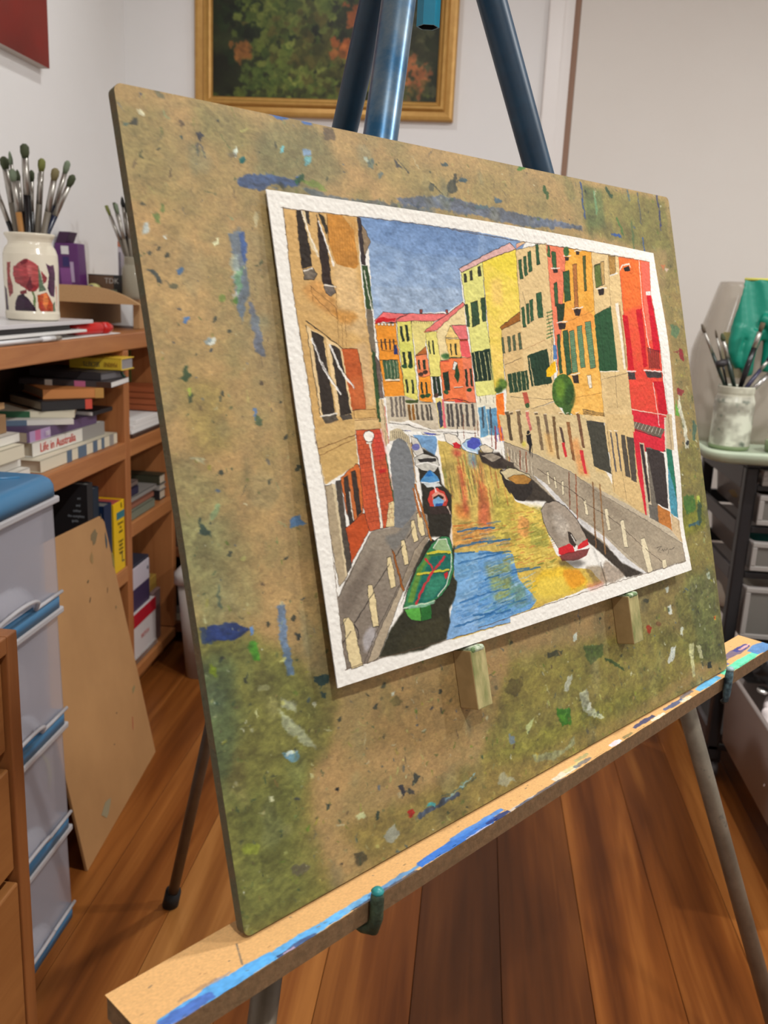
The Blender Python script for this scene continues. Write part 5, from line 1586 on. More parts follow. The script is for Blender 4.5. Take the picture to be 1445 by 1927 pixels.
for i in range(len(px_edges) - 1):
    x0, x1 = px_edges[i], px_edges[i + 1]
    cuts = [-1.65, -0.4 + rnd.uniform(-0.4, 0.5), 3.06] if i % 3 else [-1.65, 3.06]
    if i in (5, 9, 12):
        cuts = [-1.65, 0.3, 3.06]
    for k in range(len(cuts) - 1):
        b = MB().box(0.0006, x1 - x0 - 0.0006, 0.0006, cuts[k + 1] - cuts[k] - 0.0006, -0.013, 0)
        me_o = b.build('plank', M_pl[pl_pick.get(i, rnd.randrange(6)) if k == len(cuts) - 2 else rnd.randrange(6)], None, bevel=0.0005, segs=1)
        for v in me_o.data.vertices:
            v.co += me_o.location
        me_o.location = Vector((x0, cuts[k], 0)) - floor.location
        me_o.parent = floor
XL, XR, YB, YF, ZC = -1.19, 2.65, 3.06, -1.65, 2.45
struct(MB().box(XL - 0.1, XL, YF, YB, 0, ZC).build('wall_left', M_wall))
struct(MB().box(XR, XR + 0.1, YF, YB, 0, ZC).build('wall_right', M_wall))
struct(MB().box(XL - 0.1, XR + 0.1, YF - 0.1, YF, 0, ZC).build('wall_front', M_wall))
wb = MB()
wb.box(XL - 0.1, 0.222, YB, YB + 0.1, 0, ZC)
wb.box(1.06, XR + 0.1, YB, YB + 0.1, 0, ZC)
wb.box(0.222, 1.06, YB, YB + 0.1, 2.2, ZC)
struct(wb.build('wall_back', M_wall))
struct(MB().box(XL - 0.1, XR + 0.1, YF - 0.1, YB + 0.1, ZC, ZC + 0.1).build('ceiling', M_ceil))
d = MB().box(0.241, 1.04, YB - 0.004, YB + 0.034, 0.008, 2.18).build('door_1', mat('door_paint', srgb(226, 221, 214), 0.6, noise=(2.0, srgb(222, 216, 208), 0.2)), None, bevel=0.002)
struct(d)
tr = MB()
prof = [(0.146, 0.0), (0.146, -0.016), (0.150, -0.018), (0.19, -0.018), (0.196, -0.0155), (0.206, -0.0145), (0.222, -0.0125), (0.222, 0.0)]
tr.prism([(x, YB + y, 0.0) for x, y in prof], (0, 0, 2.2))
struct(tr.build('trim_1', M_trim))
struct(MB().box(0.222, 0.2405, YB - 0.003, YB + 0.09, 0, 2.2).box(1.0405, 1.06, YB - 0.003, YB + 0.09, 0, 2.2).box(0.222, 1.06, YB + 0.06, YB + 0.09, 0, 2.2).box(0.222, 1.06, YB, YB + 0.09, 2.18, 2.2).build('trim_2', M_gap))
tr = MB()
tr.prism([(2.12 - x, YB + y, 0.0) for x, y in prof][::-1] if False else [(1.28 - x, YB + y, 0.0) for x, y in prof], (0, 0, 2.2))
struct(tr.build('trim_3', M_trim))
for nm, bx in (('baseboard_back', (XL, 0.145, YB - 0.014, YB, 0, 0.09)), ('baseboard_right', (XR - 0.014, XR, YF, YB, 0, 0.09)), ('baseboard_left', (XL, XL + 0.014, YF, 0.4, 0, 0.09))):
    struct(MB().box(*bx).build(nm, M_trim, None, bevel=0.003))

# ---------------------------------------------------------------- drawing board, paper, easel
B0 = Vector((-0.13014, 0.52072, 0.76416))
U = Vector((0.63845, 0.76966, 0.0))
UP = Vector((-0.20507, 0.17011, 0.96385))
N = Vector((0.74184, -0.61537, 0.26645))
NH = Vector((0.76966, -0.63845, 0.0))
BW, BH, BT = 0.73, 0.58088, 0.009

def bpt(u, v, off=0.0):
    return B0 + U * u + UP * v + N * off

WHITE_GAIN = (1.0, 1.0, 1.0)
sh = Sheet(1280, 1600, BW, BH, (188, 152, 104), 11)
g = smooth_noise(sh.ny, sh.nx, 150, 91) * 0.4 + smooth_noise(sh.ny, sh.nx, 44, 92) * 0.35 + smooth_noise(sh.ny, sh.nx, 12, 94) * 0.25
sh.img = sh.img * (0.87 + 0.26 * g)[..., None]
for cell, seed, cc, amt in ((120, 93, (140, 130, 84), 0.28), (60, 95, (160, 144, 100), 0.4), (34, 96, (124, 118, 76), 0.16), (22, 97, (130, 112, 84), 0.22), (80, 98, (200, 156, 106), 0.5)):
    g2 = np.clip((smooth_noise(sh.ny, sh.nx, cell, seed, 1.5) * 0.7 + smooth_noise(sh.ny, sh.nx, cell / 5, seed + 50) * 0.3 - 0.5) * 4, 0, 1)[..., None] * amt
    sh.img = sh.img * (1 - g2) + np.array(cc, np.float32) * g2
lay_marks(sh, BOARD_MARKS, BOARD_COLOURS, 0.55, 0.6, 0.5, rag_soft=0.0, rag_hard=0.5)
# flecks of dried paint
rng = random.Random(77)
pal = [(44, 52, 50), (60, 66, 84), (84, 100, 56), (214, 214, 190), (66, 92, 140), (116, 124, 60), (150, 160, 120), (90, 72, 60), (54, 80, 60), (200, 196, 120)]
for k in range(2600):
    x, y = rng.random() * 4000, rng.random() ** 0.8 * 4000
    if 680 < x < 3650 and 480 < y < 2900:
        continue
    s = rng.choice((2.5, 3, 4, 5, 6, 8, 13)) * rng.uniform(0.6, 1.3)
    a = rng.uniform(0, 3.14)
    e = rng.uniform(0.25, 0.9)
    q = []
    for j in range(8):
        t = j * math.pi / 4
        ru, rv = s * math.cos(t) * rng.uniform(0.7, 1.2), s * e * math.sin(t) * rng.uniform(0.7, 1.2)
        q += [x + (ru * math.cos(a) - rv * math.sin(a)) * 1.0, y + (ru * math.sin(a) + rv * math.cos(a)) * 1.25]
    wgt = [5, 2, 3, 2, 1, 2, 2, 2, 3, 1] if y < 2400 else [5, 2, 5, 4, 1, 4, 3, 2, 4, 3]
    c = rng.choices(pal, wgt)[0]
    sh.poly(q, c, rng.uniform(0.35, 0.9), 0.0 if s < 6 else 0.6, None, 0.2, relief=0.00018 * (sum(c) > 420), ragged=0.3)
for k in range(420):
    x, y = rng.random() * 4000, rng.random() * 4000
    if 680 < x < 3650 and 480 < y < 2900:
        continue
    l, a = rng.uniform(10, 60), rng.gauss(1.2, 0.8)
    sh.line([x, y, x + l * math.cos(a), y + l * math.sin(a) * 1.25], rng.choice(pal), rng.uniform(0.3, 0.7), rng.uniform(0.5, 1.2))
# soft brushed-off smears, mostly upright
for k in range(260):
    x, y = rng.random() * 4000, rng.random() * 4000
    if 680 < x < 3650 and 480 < y < 2900:
        continue
    w_, h_ = rng.uniform(15, 70), rng.uniform(30, 170)
    q = []
    for j in range(9):
        t_ = j * 2 * math.pi / 9
        q += [x + w_ * math.cos(t_) * rng.uniform(0.5, 1.2), y + h_ * math.sin(t_) * rng.uniform(0.5, 1.2)]
    sh.poly(q, rng.choice([(112, 118, 72), (96, 108, 62), (150, 144, 110), (120, 128, 112), (88, 100, 96), (140, 120, 80), (170, 160, 120), (96, 90, 66)]), rng.uniform(0.1, 0.38), 4.0, None, 0.4)
# lighter and darker touches crowding the lower half and the right edge
for k in range(900):
    x, y = rng.random() * 4000, 4000 - abs(rng.gauss(0, 900))
    if k % 4 == 0:
        x, y = 4000 - abs(rng.gauss(0, 160)), rng.random() * 4000
    if y < 0 or (700 < x < 3620 and 480 < y < 2850):
        continue
    s, e, a = rng.uniform(4, 17), rng.uniform(0.2, 0.55), rng.gauss(1.2, 0.6)
    q = []
    for j in range(9):
        t_ = j * 2 * math.pi / 9
        ru, rv = s * math.cos(t_) * rng.uniform(0.6, 1.3), s * e * math.sin(t_) * rng.uniform(0.6, 1.3)
        q += [x + ru * math.cos(a) - rv * math.sin(a), y + (ru * math.sin(a) + rv * math.cos(a)) * 1.25]
    c = rng.choice([(206, 206, 160), (190, 194, 120), (126, 146, 52), (92, 118, 44), (160, 156, 60), (224, 226, 210), (60, 78, 56), (70, 86, 96), (150, 120, 70), (110, 130, 80), (52, 58, 52), (170, 140, 90)])
    sh.poly(q, c, rng.uniform(0.3, 0.85), 0.0, None, 0.2, relief=0.0002 * (sum(c) > 430), ragged=0.4)
grain = np.random.default_rng(8).random((sh.ny, sh.nx)).astype(np.float32)
sh.img = sh.img * (0.90 + 0.2 * box_blur(grain, 0, 1))[..., None]
gr = smooth_noise(sh.ny, sh.nx, 2, 55)
gr2 = smooth_noise(sh.ny, sh.nx, 5, 56)
sh.img = sh.img * (0.86 + 0.16 * gr + 0.12 * gr2)[..., None]
sh.waver(1.6, 16)
sh.waver(0.9, 5)
im, rl = sh.reduced(2)
ny, nx = im.shape[:2]
uu = (np.arange(nx) / (nx - 1) * BW)[None, :, None]
vv = ((1 - np.arange(ny) / (ny - 1)) * BH)[:, None, None]
# worn, rounded corners: pull the outline in near the four corners
du = np.minimum(uu, BW - uu)
dv = np.minimum(vv, BH - vv)
R = 0.006
out = (du < R) & (dv < R)
f = np.sqrt((R - du).clip(0) ** 2 + (R - dv).clip(0) ** 2)
k = np.where(out & (f > R), R / np.maximum(f, 1e-6), 1.0)
su = np.where(uu < BW / 2, 1, -1)
sv = np.where(vv < BH / 2, 1, -1)
u2 = np.where(out, np.where(su > 0, R - (R - du) * k, BW - R + (R - du) * k), uu)
v2 = np.where(out, np.where(sv > 0, R - (R - dv) * k, BH - R + (R - dv) * k), vv)
rel = box_blur(rl, 1, 1)[..., None] + (smooth_noise(ny, nx, 2, 66)[..., None] - 0.5) * 0.00006
board = thing('drawing_board', 'paint-spattered brown fibreboard panel standing on the easel ledge', 'board', tuple(bpt(BW / 2, 0)))
P = np.array(B0)[None, None, :] + u2 * np.array(U) + v2 * np.array(UP) + rel * np.array(N) - np.array(board.location)[None, None, :]
BOARD_GAIN = (0.72, 0.755, 0.68)
me = colour_grid('panel_face', P, im, BOARD_GAIN, painted('board_paint', 'paint', 0.62, bump=0.25, bump_scale=420, spec=0.35))
ob = bpy.data.objects.new('panel_face', me)
ob['label'] = 'worn face of the board covered in dabs and smears of dried paint'
C.objects.link(ob)
ob.parent = board
# core of the panel with slightly worn edges
def outline(r=0.006, n=5):
    pts = []
    for cx, cy, a0 in ((r, r, 180), (BW - r, r, 270), (BW - r, BH - r, 0), (r, BH - r, 90)):
        for j in range(n + 1):
            a = math.radians(a0 + 90 * j / n)
            pts.append((cx + r * math.cos(a), cy + r * math.sin(a)))
    return pts
b = MB()
b.prism([bpt(x, y, -0.00012) for x, y in outline()], N * (-BT))
M_bedge = mat('board_edge', srgb(104, 84, 56), 0.85, noise=(60, srgb(78, 82, 62), 0.3), bump=0.5, bump_scale=260)
b.build('panel_core', M_bedge, board, bevel=0.0008, segs=1)
# two square pegs that carry the paper
M_peg = mat('peg_wood', srgb(188, 172, 120), 0.75, noise=(90, srgb(120, 124, 70), 0.45), bump=0.6, bump_scale=160, stretch=(1, 1, 0.15))
M_pegside = mat('peg_side_wood', srgb(170, 142, 96), 0.75, noise=(60, srgb(150, 124, 80), 0.3))
M_pegtop = mat('peg_paint_crust', srgb(196, 202, 178), 0.6, noise=(140, srgb(92, 120, 70), 0.7), bump=0.9, bump_scale=220)
for (pu, pv0, pv1) in ((0.2438, 0.0905, 0.142), (0.4955, 0.0870, 0.138)):
    b = MB()
    w, pr = 0.0195, 0.021
    b.obox(bpt(pu, pv0, 0.0), U * w, N * pr, UP * (pv1 - pv0), 0)
    p = b.build('peg', [M_peg, M_pegside], board, bevel=0.0012)
    for poly in p.data.polygons:
        if abs(poly.normal.dot(U)) > 0.7:
            poly.material_index = 1
    b = MB()
    b.obox(bpt(pu + 0.001, pv1 - 0.003, pr * 0.28), U * (w * 0.9), N * (pr * 0.78), UP * 0.0055)
    q = b.build('paint_crust', M_pegtop, p, bevel=0.003, segs=3, label='crust of pale green paint on the peg end')

# watercolour sheet
KTL, KTR, KBR, KBL = (np.array(x) for x in ((-0.1632, 0.6926, 1.2681), (0.1943, 1.1146, 1.2551), (0.2641, 1.0292, 0.9028), (-0.0858, 0.6171, 0.9102)))
PW, PH = 0.560, 0.3755
sp = Sheet(1480, 1760, PW, PH, (243, 239, 231), 23)
lay_marks(sp, PAPER_MARKS, PAPER_COLOURS, 1.0, 0.66, 0.6, rag_soft=0.12)
sp.waver(0.5, 14)
gr = smooth_noise(sp.ny, sp.nx, 3, 77)
dark = (255 - sp.img.mean(-1)) / 255.0
sp.img = sp.img * (1 + (gr[..., None] - 0.5) * (0.05 + 0.10 * dark[..., None]))
im, rl = sp.reduced(2)
ny, nx = im.shape[:2]
s = (np.arange(nx) / (nx - 1))[None, :, None]
t = (1 - np.arange(ny) / (ny - 1))[:, None, None]
wp = 0.010 * np.sin(np.pi * s) * t ** 3 + 0.004 * np.sin(np.pi * s) * (1 - t) ** 3 + s ** 4 * (0.0055 * np.exp(-((t - 0.70) / 0.22) ** 2) - 0.004 * np.exp(-((t - 0.14) / 0.10) ** 2)) - (1 - s) ** 4 * 0.002 * np.exp(-((t - 0.6) / 0.25) ** 2)
tooth = (smooth_noise(ny, nx, 4, 31, 1.6)[..., None] - 0.5) * 0.00036 + (smooth_noise(ny, nx, 2, 32, 1.6)[..., None] - 0.5) * 0.00012
P = KBL * (1 - s) * (1 - t) + KBR * s * (1 - t) + KTR * s * t + KTL * (1 - s) * t + np.array(N) * (wp + tooth)
org = np.array((KBL + KBR) / 2)
PAPER_GAIN = (0.84, 0.845, 0.83)
me = colour_grid('watercolour_painting', P - org, im, PAPER_GAIN, painted('watercolour_paint', 'paint', 0.85, spec=0.2))
paper = bpy.data.objects.new('watercolour_painting', me)
paper.location = org
C.objects.link(paper)
tag(paper, 'watercolour of a canal between colourful houses, propped on two pegs', 'painting')
# sheet thickness: a second skin behind
sb = np.linspace(0, 1, 41)[None, :, None]
tb = np.linspace(1, 0, 31)[:, None, None]
wp2 = 0.010 * np.sin(np.pi * sb) * tb ** 3 + 0.004 * np.sin(np.pi * sb) * (1 - tb) ** 3 + sb ** 4 * (0.0055 * np.exp(-((tb - 0.70) / 0.22) ** 2) - 0.004 * np.exp(-((tb - 0.14) / 0.10) ** 2)) - (1 - sb) ** 4 * 0.002 * np.exp(-((tb - 0.6) / 0.25) ** 2)
P2 = KBL * (1 - sb) * (1 - tb) + KBR * sb * (1 - tb) + KTR * sb * tb + KTL * (1 - sb) * tb + np.array(N) * (wp2 - 0.0008) - org
b = MB()
b.v = [tuple(p + org) for p in P2.reshape(-1, 3)]
for j in range(30):
    for i in range(40):
        b.f.append([j * 41 + i, (j + 1) * 41 + i, (j + 1) * 41 + i + 1, j * 41 + i + 1])
        b.m.append(0)
        b.smooth.append(True)
bk = b.build('paper_back', M_white, paper)

# easel
easel = thing('tripod_easel', 'tall painted metal tripod easel with a wooden ledge', 'easel', (0.0, 0.95, 0.0))
def leg_mat(name, c1, c2, c3, metal, rough, dark_below):
    m = bpy.data.materials.new(name)
    m.use_nodes = True
    nt = m.node_tree
    bs = nt.nodes['Principled BSDF']
    bs.inputs['Metallic'].default_value = metal
    bs.inputs['Roughness'].default_value = rough
    tc = nt.nodes.new('ShaderNodeTexCoord')
    n = nt.nodes.new('ShaderNodeTexNoise')
    n.inputs['Scale'].default_value = 26
    n.inputs['Detail'].default_value = 7
    n.inputs['Roughness'].default_value = 0.65
    nt.links.new(tc.outputs['Object'], n.inputs['Vector'])
    cr = nt.nodes.new('ShaderNodeValToRGB')
    e = cr.color_ramp.elements
    e[0].position, e[0].color = 0.34, c1
    e[1].position, e[1].color = 0.64, c2
    x = e.new(0.72)
    x.color = c3
    nt.links.new(n.outputs['Fac'], cr.inputs[0])
    nt.links.new(cr.outputs[0], bs.inputs['Base Color'])
    return m
M_legA = leg_mat('worn_blue_metal', srgb(44, 92, 128), srgb(116, 132, 142), srgb(160, 162, 162), 0.6, 0.32, 0)
M_legB = leg_mat('dark_blue_enamel', srgb(8, 42, 64), srgb(12, 54, 78), srgb(30, 84, 104), 0.0, 0.4, 0)
M_legC = leg_mat('grey_grimy_metal', srgb(112, 104, 90), srgb(134, 126, 110), srgb(96, 92, 84), 0.35, 0.45, 0)
M_legD = leg_mat('brown_grimy_metal', srgb(92, 80, 66), srgb(106, 94, 78), srgb(80, 72, 60), 0.3, 0.45, 0)
M_rub = flat('rubber', 24, 24, 24, 0.8)
AP = Vector((-0.078, 0.996, 1.64))
F2, F3, F1 = Vector((-0.154, 0.276, 0.0)), Vector((0.571, 1.185, 0.0)), Vector((-0.527, 1.503, 0.0))
def legs(foot, off, r1, r2, m1, m2, cut, lab):
    d = (foot - AP).normalized()
    a = AP + off
    total = (foot - a).length
    dd = (foot - a).normalized()
    b = MB()
    n = 8
    b.tube([a + dd * (total * cut * j / n) for j in range(n + 1)], r1, 24)
    leg = b.build('leg', m1, easel, label=lab)
    b = MB()
    b.tube([a + dd * (total * cut - 0.05), foot - dd * 0.03], r2, 20)
    b.build('lower_tube', m2, leg)
    b = MB()
    b.tube([a + dd * (total * cut - 0.012), a + dd * (total * cut + 0.012)], r1 * 1.12, 20)
    b.build('collar', M_rub, leg)
    b = MB()
    b.tube([foot - dd * 0.045, foot + Vector((0, 0, 0.0))], [r2 * 1.5, r2 * 1.55], 16)
    b.build('foot', M_rub, leg, label='black rubber foot')
legs(F2, U * -0.012, 0.0158, 0.0112, M_legA, M_legD, 0.54, 'front leg with worn pale blue metallic paint')
legs(F3, U * 0.016, 0.0150, 0.0115, M_legB, M_legC, 0.44, 'right leg, dark blue above and grey below')
legs(F1, Vector((-0.02, 0.016, 0)), 0.0150, 0.0102, M_legB, M_legD, 0.58, 'rear leg in dark blue enamel')
b = MB()
b.lathe([(0.0, 0.03), (0.03, 0.028), (0.045, 0.0), (0.045, -0.05), (0.0, -0.055)], AP, seg=24)
b.build('head', M_legB, easel)
hx = MB()
mt = Vector((-0.071, 0.985, 0))
hexp = [(0.0115 * math.cos(math.radians(60 * j + 8)), 0.0115 * math.sin(math.radians(60 * j + 8))) for j in range(6)]
outer = [(mt.x + x, mt.y + y) for x, y in hexp]
inner = [(mt.x + x * 0.86, mt.y + y * 0.86) for x, y in hexp]
for i in range(6):
    j = (i + 1) % 6
    z0, z1, zi = 1.455, 1.62, 1.5
    hx.add([(*outer[i], z0), (*outer[j], z0), (*outer[j], z1), (*outer[i], z1)], [(0, 1, 2, 3)], 0)
    hx.add([(*outer[i], z0), (*outer[j], z0), (*inner[j], z0), (*inner[i], z0)], [(0, 1, 2, 3)], 0)
    hx.add([(*inner[i], z0), (*inner[j], z0), (*inner[j], zi), (*inner[i], zi)], [(0, 1, 2, 3)], 1)
hx.add([(*p, 1.5) for p in inner], [tuple(range(6))], 1)
hx.build('centre_post', [leg_mat('turquoise_enamel', srgb(0, 120, 150), srgb(10, 132, 160), srgb(170, 140, 90), 0.1, 0.35, 0), M_black], easel, label='turquoise hexagonal tube hanging under the easel head')

# ledge: turned a little against the board
EU = (U * 0.9995 + NH * -0.0287).normalized()
EN = Vector((EU.y, -EU.x, 0))
def ept(a, b_, z=0.0):
    return B0 + U * -0.094 + NH * -0.0185 + EU * a + EN * b_ + Vector((0, 0, z - 0.0026))
LL, LW, LT = 0.955, 0.0495, 0.018
sl = Sheet(2400, 200, LL, LW, (216, 168, 108), 41)
sl.img = sl.img * (0.94 + 0.12 * smooth_noise(200, 2400, 3, 5))[..., None]
LED = [  # a0, a1 (m along), b0, b1 (m across from back), colour, alpha
    (0.012, 0.10, .0375, .050, (78, 160, 226), .95), (0.05, 0.07, .036, .0385, (120, 130, 160), .6), (0.075, 0.165, .0405, .050, (88, 168, 230), .95), (0.0, 0.05, .040, .0495, (70, 100, 180), .8), (0.03, 0.06, .034, .037, (110, 96, 96), .35),
    (0.15, 0.20, .0415, .0485, (98, 170, 228), .9), (0.10, 0.135, .0455, .05, (60, 70, 110), .8), (0.105, 0.115, .047, .05, (190, 160, 180), .8), (0.19, 0.245, .0425, .0475, (80, 140, 200), .85), (0.17, 0.24, .0465, .05, (50, 60, 90), .7),
    (0.245, 0.345, .0405, .0500, (46, 110, 200), .95), (0.29, 0.36, .038, .0440, (70, 130, 210), .9), (0.33, 0.362, .044, .0490, (30, 50, 110), .9), (0.30, 0.335, .0475, .05, (200, 190, 210), .8),
    (0.362, 0.40, .046, .0495, (196, 196, 200), .8), (0.37, 0.45, .0470, .05, (60, 66, 90), .7), (0.435, 0.475, .0405, .0480, (226, 220, 200), .85), (0.455, 0.49, .040, .0450, (210, 200, 130), .6), (0.47, 0.50, .042, .047, (70, 84, 110), .6), (0.48, 0.505, .0365, .0410, (150, 160, 110), .6),
    (0.535, 0.556, .0420, .0490, (226, 216, 226), .95), (0.56, 0.58, .044, .048, (80, 90, 60), .5), (0.59, 0.635, .0385, .0445, (40, 48, 96), .8), (0.62, 0.65, .044, .049, (226, 226, 210), .8), (0.655, 0.70, .0400, .0460, (62, 80, 130), .8), (0.69, 0.715, .043, .049, (220, 224, 210), .7), (0.70, 0.73, .0375, .043, (60, 70, 100), .6),
    (0.735, 0.795, .0385, .0490, (86, 170, 220), .9), (0.795, 0.815, .034, .041, (60, 90, 160), .8), (0.805, 0.91, .0360, .0500, (104, 212, 166), 1.0), (0.80, 0.845, .0300, .0355, (86, 96, 150), .9), (0.835, 0.86, .0245, .0290, (70, 74, 110), .85), (0.82, 0.865, .0080, .0135, (110, 96, 60), .9), (0.86, 0.925, .0170, .0300, (92, 84, 120), .8), (0.89, 0.93, .018, .028, (60, 64, 130), .9), (0.90, 0.935, .022, .026, (230, 170, 160), .9), (0.905, 0.955, .0285, .0500, (76, 130, 190), .9), (0.835, 0.87, .002, .008, (130, 112, 70), .7)]
rng = random.Random(9)
for a0, a1, b0, b1, c, al in LED:
    q = []
    n = 10
    for j in range(n):
        q += [(a0 + (a1 - a0) * j / (n - 1)) / LL * 4000, (b0 + (b1 - b0) * 0.35 * abs(j / (n - 1) - .5) + rng.uniform(-.0006, .0008)) / LW * 4000]
    for j in range(n):
        q += [(a1 - (a1 - a0) * j / (n - 1)) / LL * 4000, (b1 - (b1 - b0) * 0.3 * abs(j / (n - 1) - .5) + rng.uniform(-.0008, .0006)) / LW * 4000]
    sl.poly(q, c, al, 1.0, None, 0.15, ragged=0.45)
sl.line([0.088 / LL * 4000, 0.019 / LW * 4000, 0.082 / LL * 4000, 0.031 / LW * 4000, 0.079 / LL * 4000, 0.037 / LW * 4000], (84, 84, 84), 0.9, 0.9)
for k in range(60):
    x, y = rng.random() * 4000, rng.uniform(800, 3900)
    sl.line([x, y, x + rng.uniform(2, 12), y + rng.uniform(-60, 60)], rng.choice([(90, 80, 60), (60, 66, 70), (150, 110, 70)]), 0.7, rng.uniform(0.4, 0.9))
imL, _ = sl.reduced(2)
ny, nx = imL.shape[:2]
aa = (np.arange(nx) / (nx - 1) * LL)[None, :, None]
bb = (np.arange(ny) / (ny - 1) * LW)[:, None, None]
ledge = MB()
ledge.obox(ept(0.0006, 0.0006, -LT), EU * (LL - 0.0012), EN * (LW - 0.0012), Vector((0, 0, LT - 0.0004)))
ledge_o = ledge.build('ledge', M_mdfedge, easel, bevel=0.0008, segs=1, label='pale fibreboard ledge with blue and mint paint along its front edge')
e0 = ept(0, 0, 0.0002)
P = np.array(e0)[None, None, :] + aa * np.array(EU) + bb * np.array(EN) - np.array(wloc(ledge_o))
# ragged front edge
P = P - np.array(EN) * (0.0007 * smooth_noise(1, nx, 9, 3)[0][None, :, None]) * (bb > LW * 0.96)
me = colour_grid('ledge_top', P, imL, (1.0, 1.0, 1.0), painted('ledge_paint', 'paint', 0.65, bump=0.15, bump_scale=400))
ob = bpy.data.objects.new('ledge_top', me)
C.objects.link(ob)
ob.parent = ledge_o
M_hook = mat('painted_hook', srgb(40, 56, 44), 0.55, 0.2, noise=(120, srgb(74, 92, 70), 0.5), bump=0.6, bump_scale=200)
M_hook2 = mat('painted_hook_blue', srgb(30, 48, 60), 0.5, 0.2, noise=(120, srgb(90, 120, 128), 0.6), bump=0.6, bump_scale=200)
for (a, mm, tip, top) in ((0.189, M_hook, 0.0105, srgb(40, 140, 140)), (0.799, M_hook2, 0.013, srgb(150, 176, 182))):
    c0 = ept(a, LW + 0.005)
    b = MB()
    if a > 0.5:
        b.tube([c0 + Vector((0, 0, tip)), c0 + Vector((0, 0, tip * 0.3)), c0 + Vector((0, 0, -LT)), c0 + Vector((0, 0, -LT - 0.010)), c0 - EN * 0.004 + Vector((0, 0, -LT - 0.014))], [0.0040, 0.0050, 0.0048, 0.0038, 0.003], 14)
    else:
        b.tube([c0 + Vector((0, 0, tip)), c0 + Vector((0, 0, tip * 0.4)), c0 + Vector((0, 0, -LT * 0.7)), c0 - EN * 0.003 + Vector((0, 0, -LT - 0.005)), c0 - EN * 0.012 + Vector((0, 0, -LT - 0.009)), c0 - EN * 0.05 + Vector((0, 0, -LT - 0.009))], [0.0042, 0.0052, 0.0052, 0.0054, 0.005, 0.0046], 14)
    hk = b.build('ledge_hook', mm, easel, label='bent rod hook on the ledge front')
    b = MB()
    b.lathe([(0, 0.0025), (0.003, 0.0022), (0.005, 0.0), (0.0045, -0.002), (0.0, -0.002)], c0 + Vector((0, 0, tip)), seg=12)
    b.build('paint_blob', mat('hook_blob_%d' % int(a * 1000), top, 0.4), hk)

# ---------------------------------------------------------------- left wall: bookcase and what stands in it
XB = -0.935                                     # front plane of the bookcase
bc = thing('bookcase', 'orange pine bookcase along the left wall, crammed with books', 'bookcase', (-1.06, 2.1, 0))
def shelf(x0, x1, y0, y1, z0, z1, m=None, name='shelf', bev=0.003):
    return MB().box(x0, x1, y0, y1, z0, z1).build(name, m or M_case, bc, bevel=bev)
XW = -1.188
shelf(XW, XB, 1.49, 2.775, 1.010, 1.054, name='top')
for y in (1.49, 2.352):
    shelf(XW, XB, y, y + 0.036, 0.0, 1.010, M_casev, 'upright')
shelf(XW, XB - 0.004, 2.745, 2.775, 0.08, 1.010, M_casev, 'upright')
shelf(XW, XB, 1.526, 2.352, 0.717, 0.763)
shelf(XW, XB, 2.388, 2.745, 0.717, 0.763)
shelf(XW, XB, 1.526, 2.352, 0.366, 0.412)
shelf(XW, XB, 2.388, 2.745, 0.484, 0.526)
shelf(XW, XB, 1.526, 2.352, 0.045, 0.078)
shelf(XW, XB, 2.388, 2.75, 0.045, 0.078)
shelf(XW, XB - 0.03, 2.388, 2.72, 0.0, 0.045, name='plinth')
shelf(XW, XB - 0.03, 1.526, 2.352, 0.0, 0.045, name='plinth')
MB().box(XW, XW + 0.006, 1.526, 2.745, 0.078, 1.01).build('back_panel', wood('bookcase_back_shaded', srgb(52, 30, 16), srgb(66, 38, 20), 0.6, 2), bc)  # backing coloured darker than the pine, to deepen the shade between the shelves
# corner bookcase on the back wall
cb = thing('corner_bookcase', 'dark wooden bookcase in the corner past the pine bookcase', 'bookcase', (-0.9, 2.93, 0))
M_dk = wood('dark_case', srgb(104, 56, 28), srgb(126, 72, 38), 0.5, axis=0, scale=22, grain=12)
for nm, bx in (('side_panel', (-1.185, -1.165, 2.80, 3.055, 0.0, 0.99)), ('side_panel', (-0.62, -0.60, 2.80, 3.055, 0.0, 0.99)), ('shelf', (-1.165, -0.62, 2.80, 3.055, 0.04, 0.075)), ('shelf', (-1.165, -0.62, 2.80, 3.055, 0.305, 0.335)), ('shelf', (-1.165, -0.62, 2.80, 3.055, 0.62, 0.65)), ('top', (-1.185, -0.60, 2.795, 3.055, 0.99, 1.02)), ('back_panel', (-1.165, -0.62, 3.045, 3.055, 0.075, 0.99))):
    MB().box(*bx).build(nm, M_dk, cb, bevel=0.002)

BOOKS = 'books in the bookcases'
def book(label, p, e, d, t, cover, page=None, spine_col=None, name='book', group=BOOKS, soft=False, stripe=None):
    """lying or standing book: p = near bottom corner of the spine, e = spine vector, d = depth vector, t = thickness vector"""
    p, e, d, t = Vector(p), Vector(e), Vector(d), Vector(t)
    o_ = thing(name, label, 'book', tuple(p), group)
    c = 0.0025 if not soft else 0.001
    tn = t.normalized()
    dn = d.normalized()
    en = e.normalized()
    b = MB()
    b.obox(p, e, d, tn * c)
    b.obox(p + t - tn * c, e, d, tn * c)
    b.obox(p, e, dn * c, t)
    cv = b.build('cover', cover, o_, bevel=0.0008, segs=1)
    g = 0.004 if not soft else 0.0004
    b = MB()
    b.obox(p + en * g + dn * c + tn * c, e - en * 2 * g, d - dn * (c + g), t - tn * 2 * c)
    b.build('pages', page or M_page, o_)
    if spine_col:
        b = MB()
        b.obox(p - dn * 0.0004, e, dn * 0.001, t)
        b.build('spine_label', spine_col, o_)
    if stripe:
        for f0, f1, mm in stripe:
            b = MB()
            b.obox(p - dn * 0.0007 + e * f0, e * (f1 - f0), dn * 0.001, t)
            b.build('spine_band', mm, o_)
    return o_

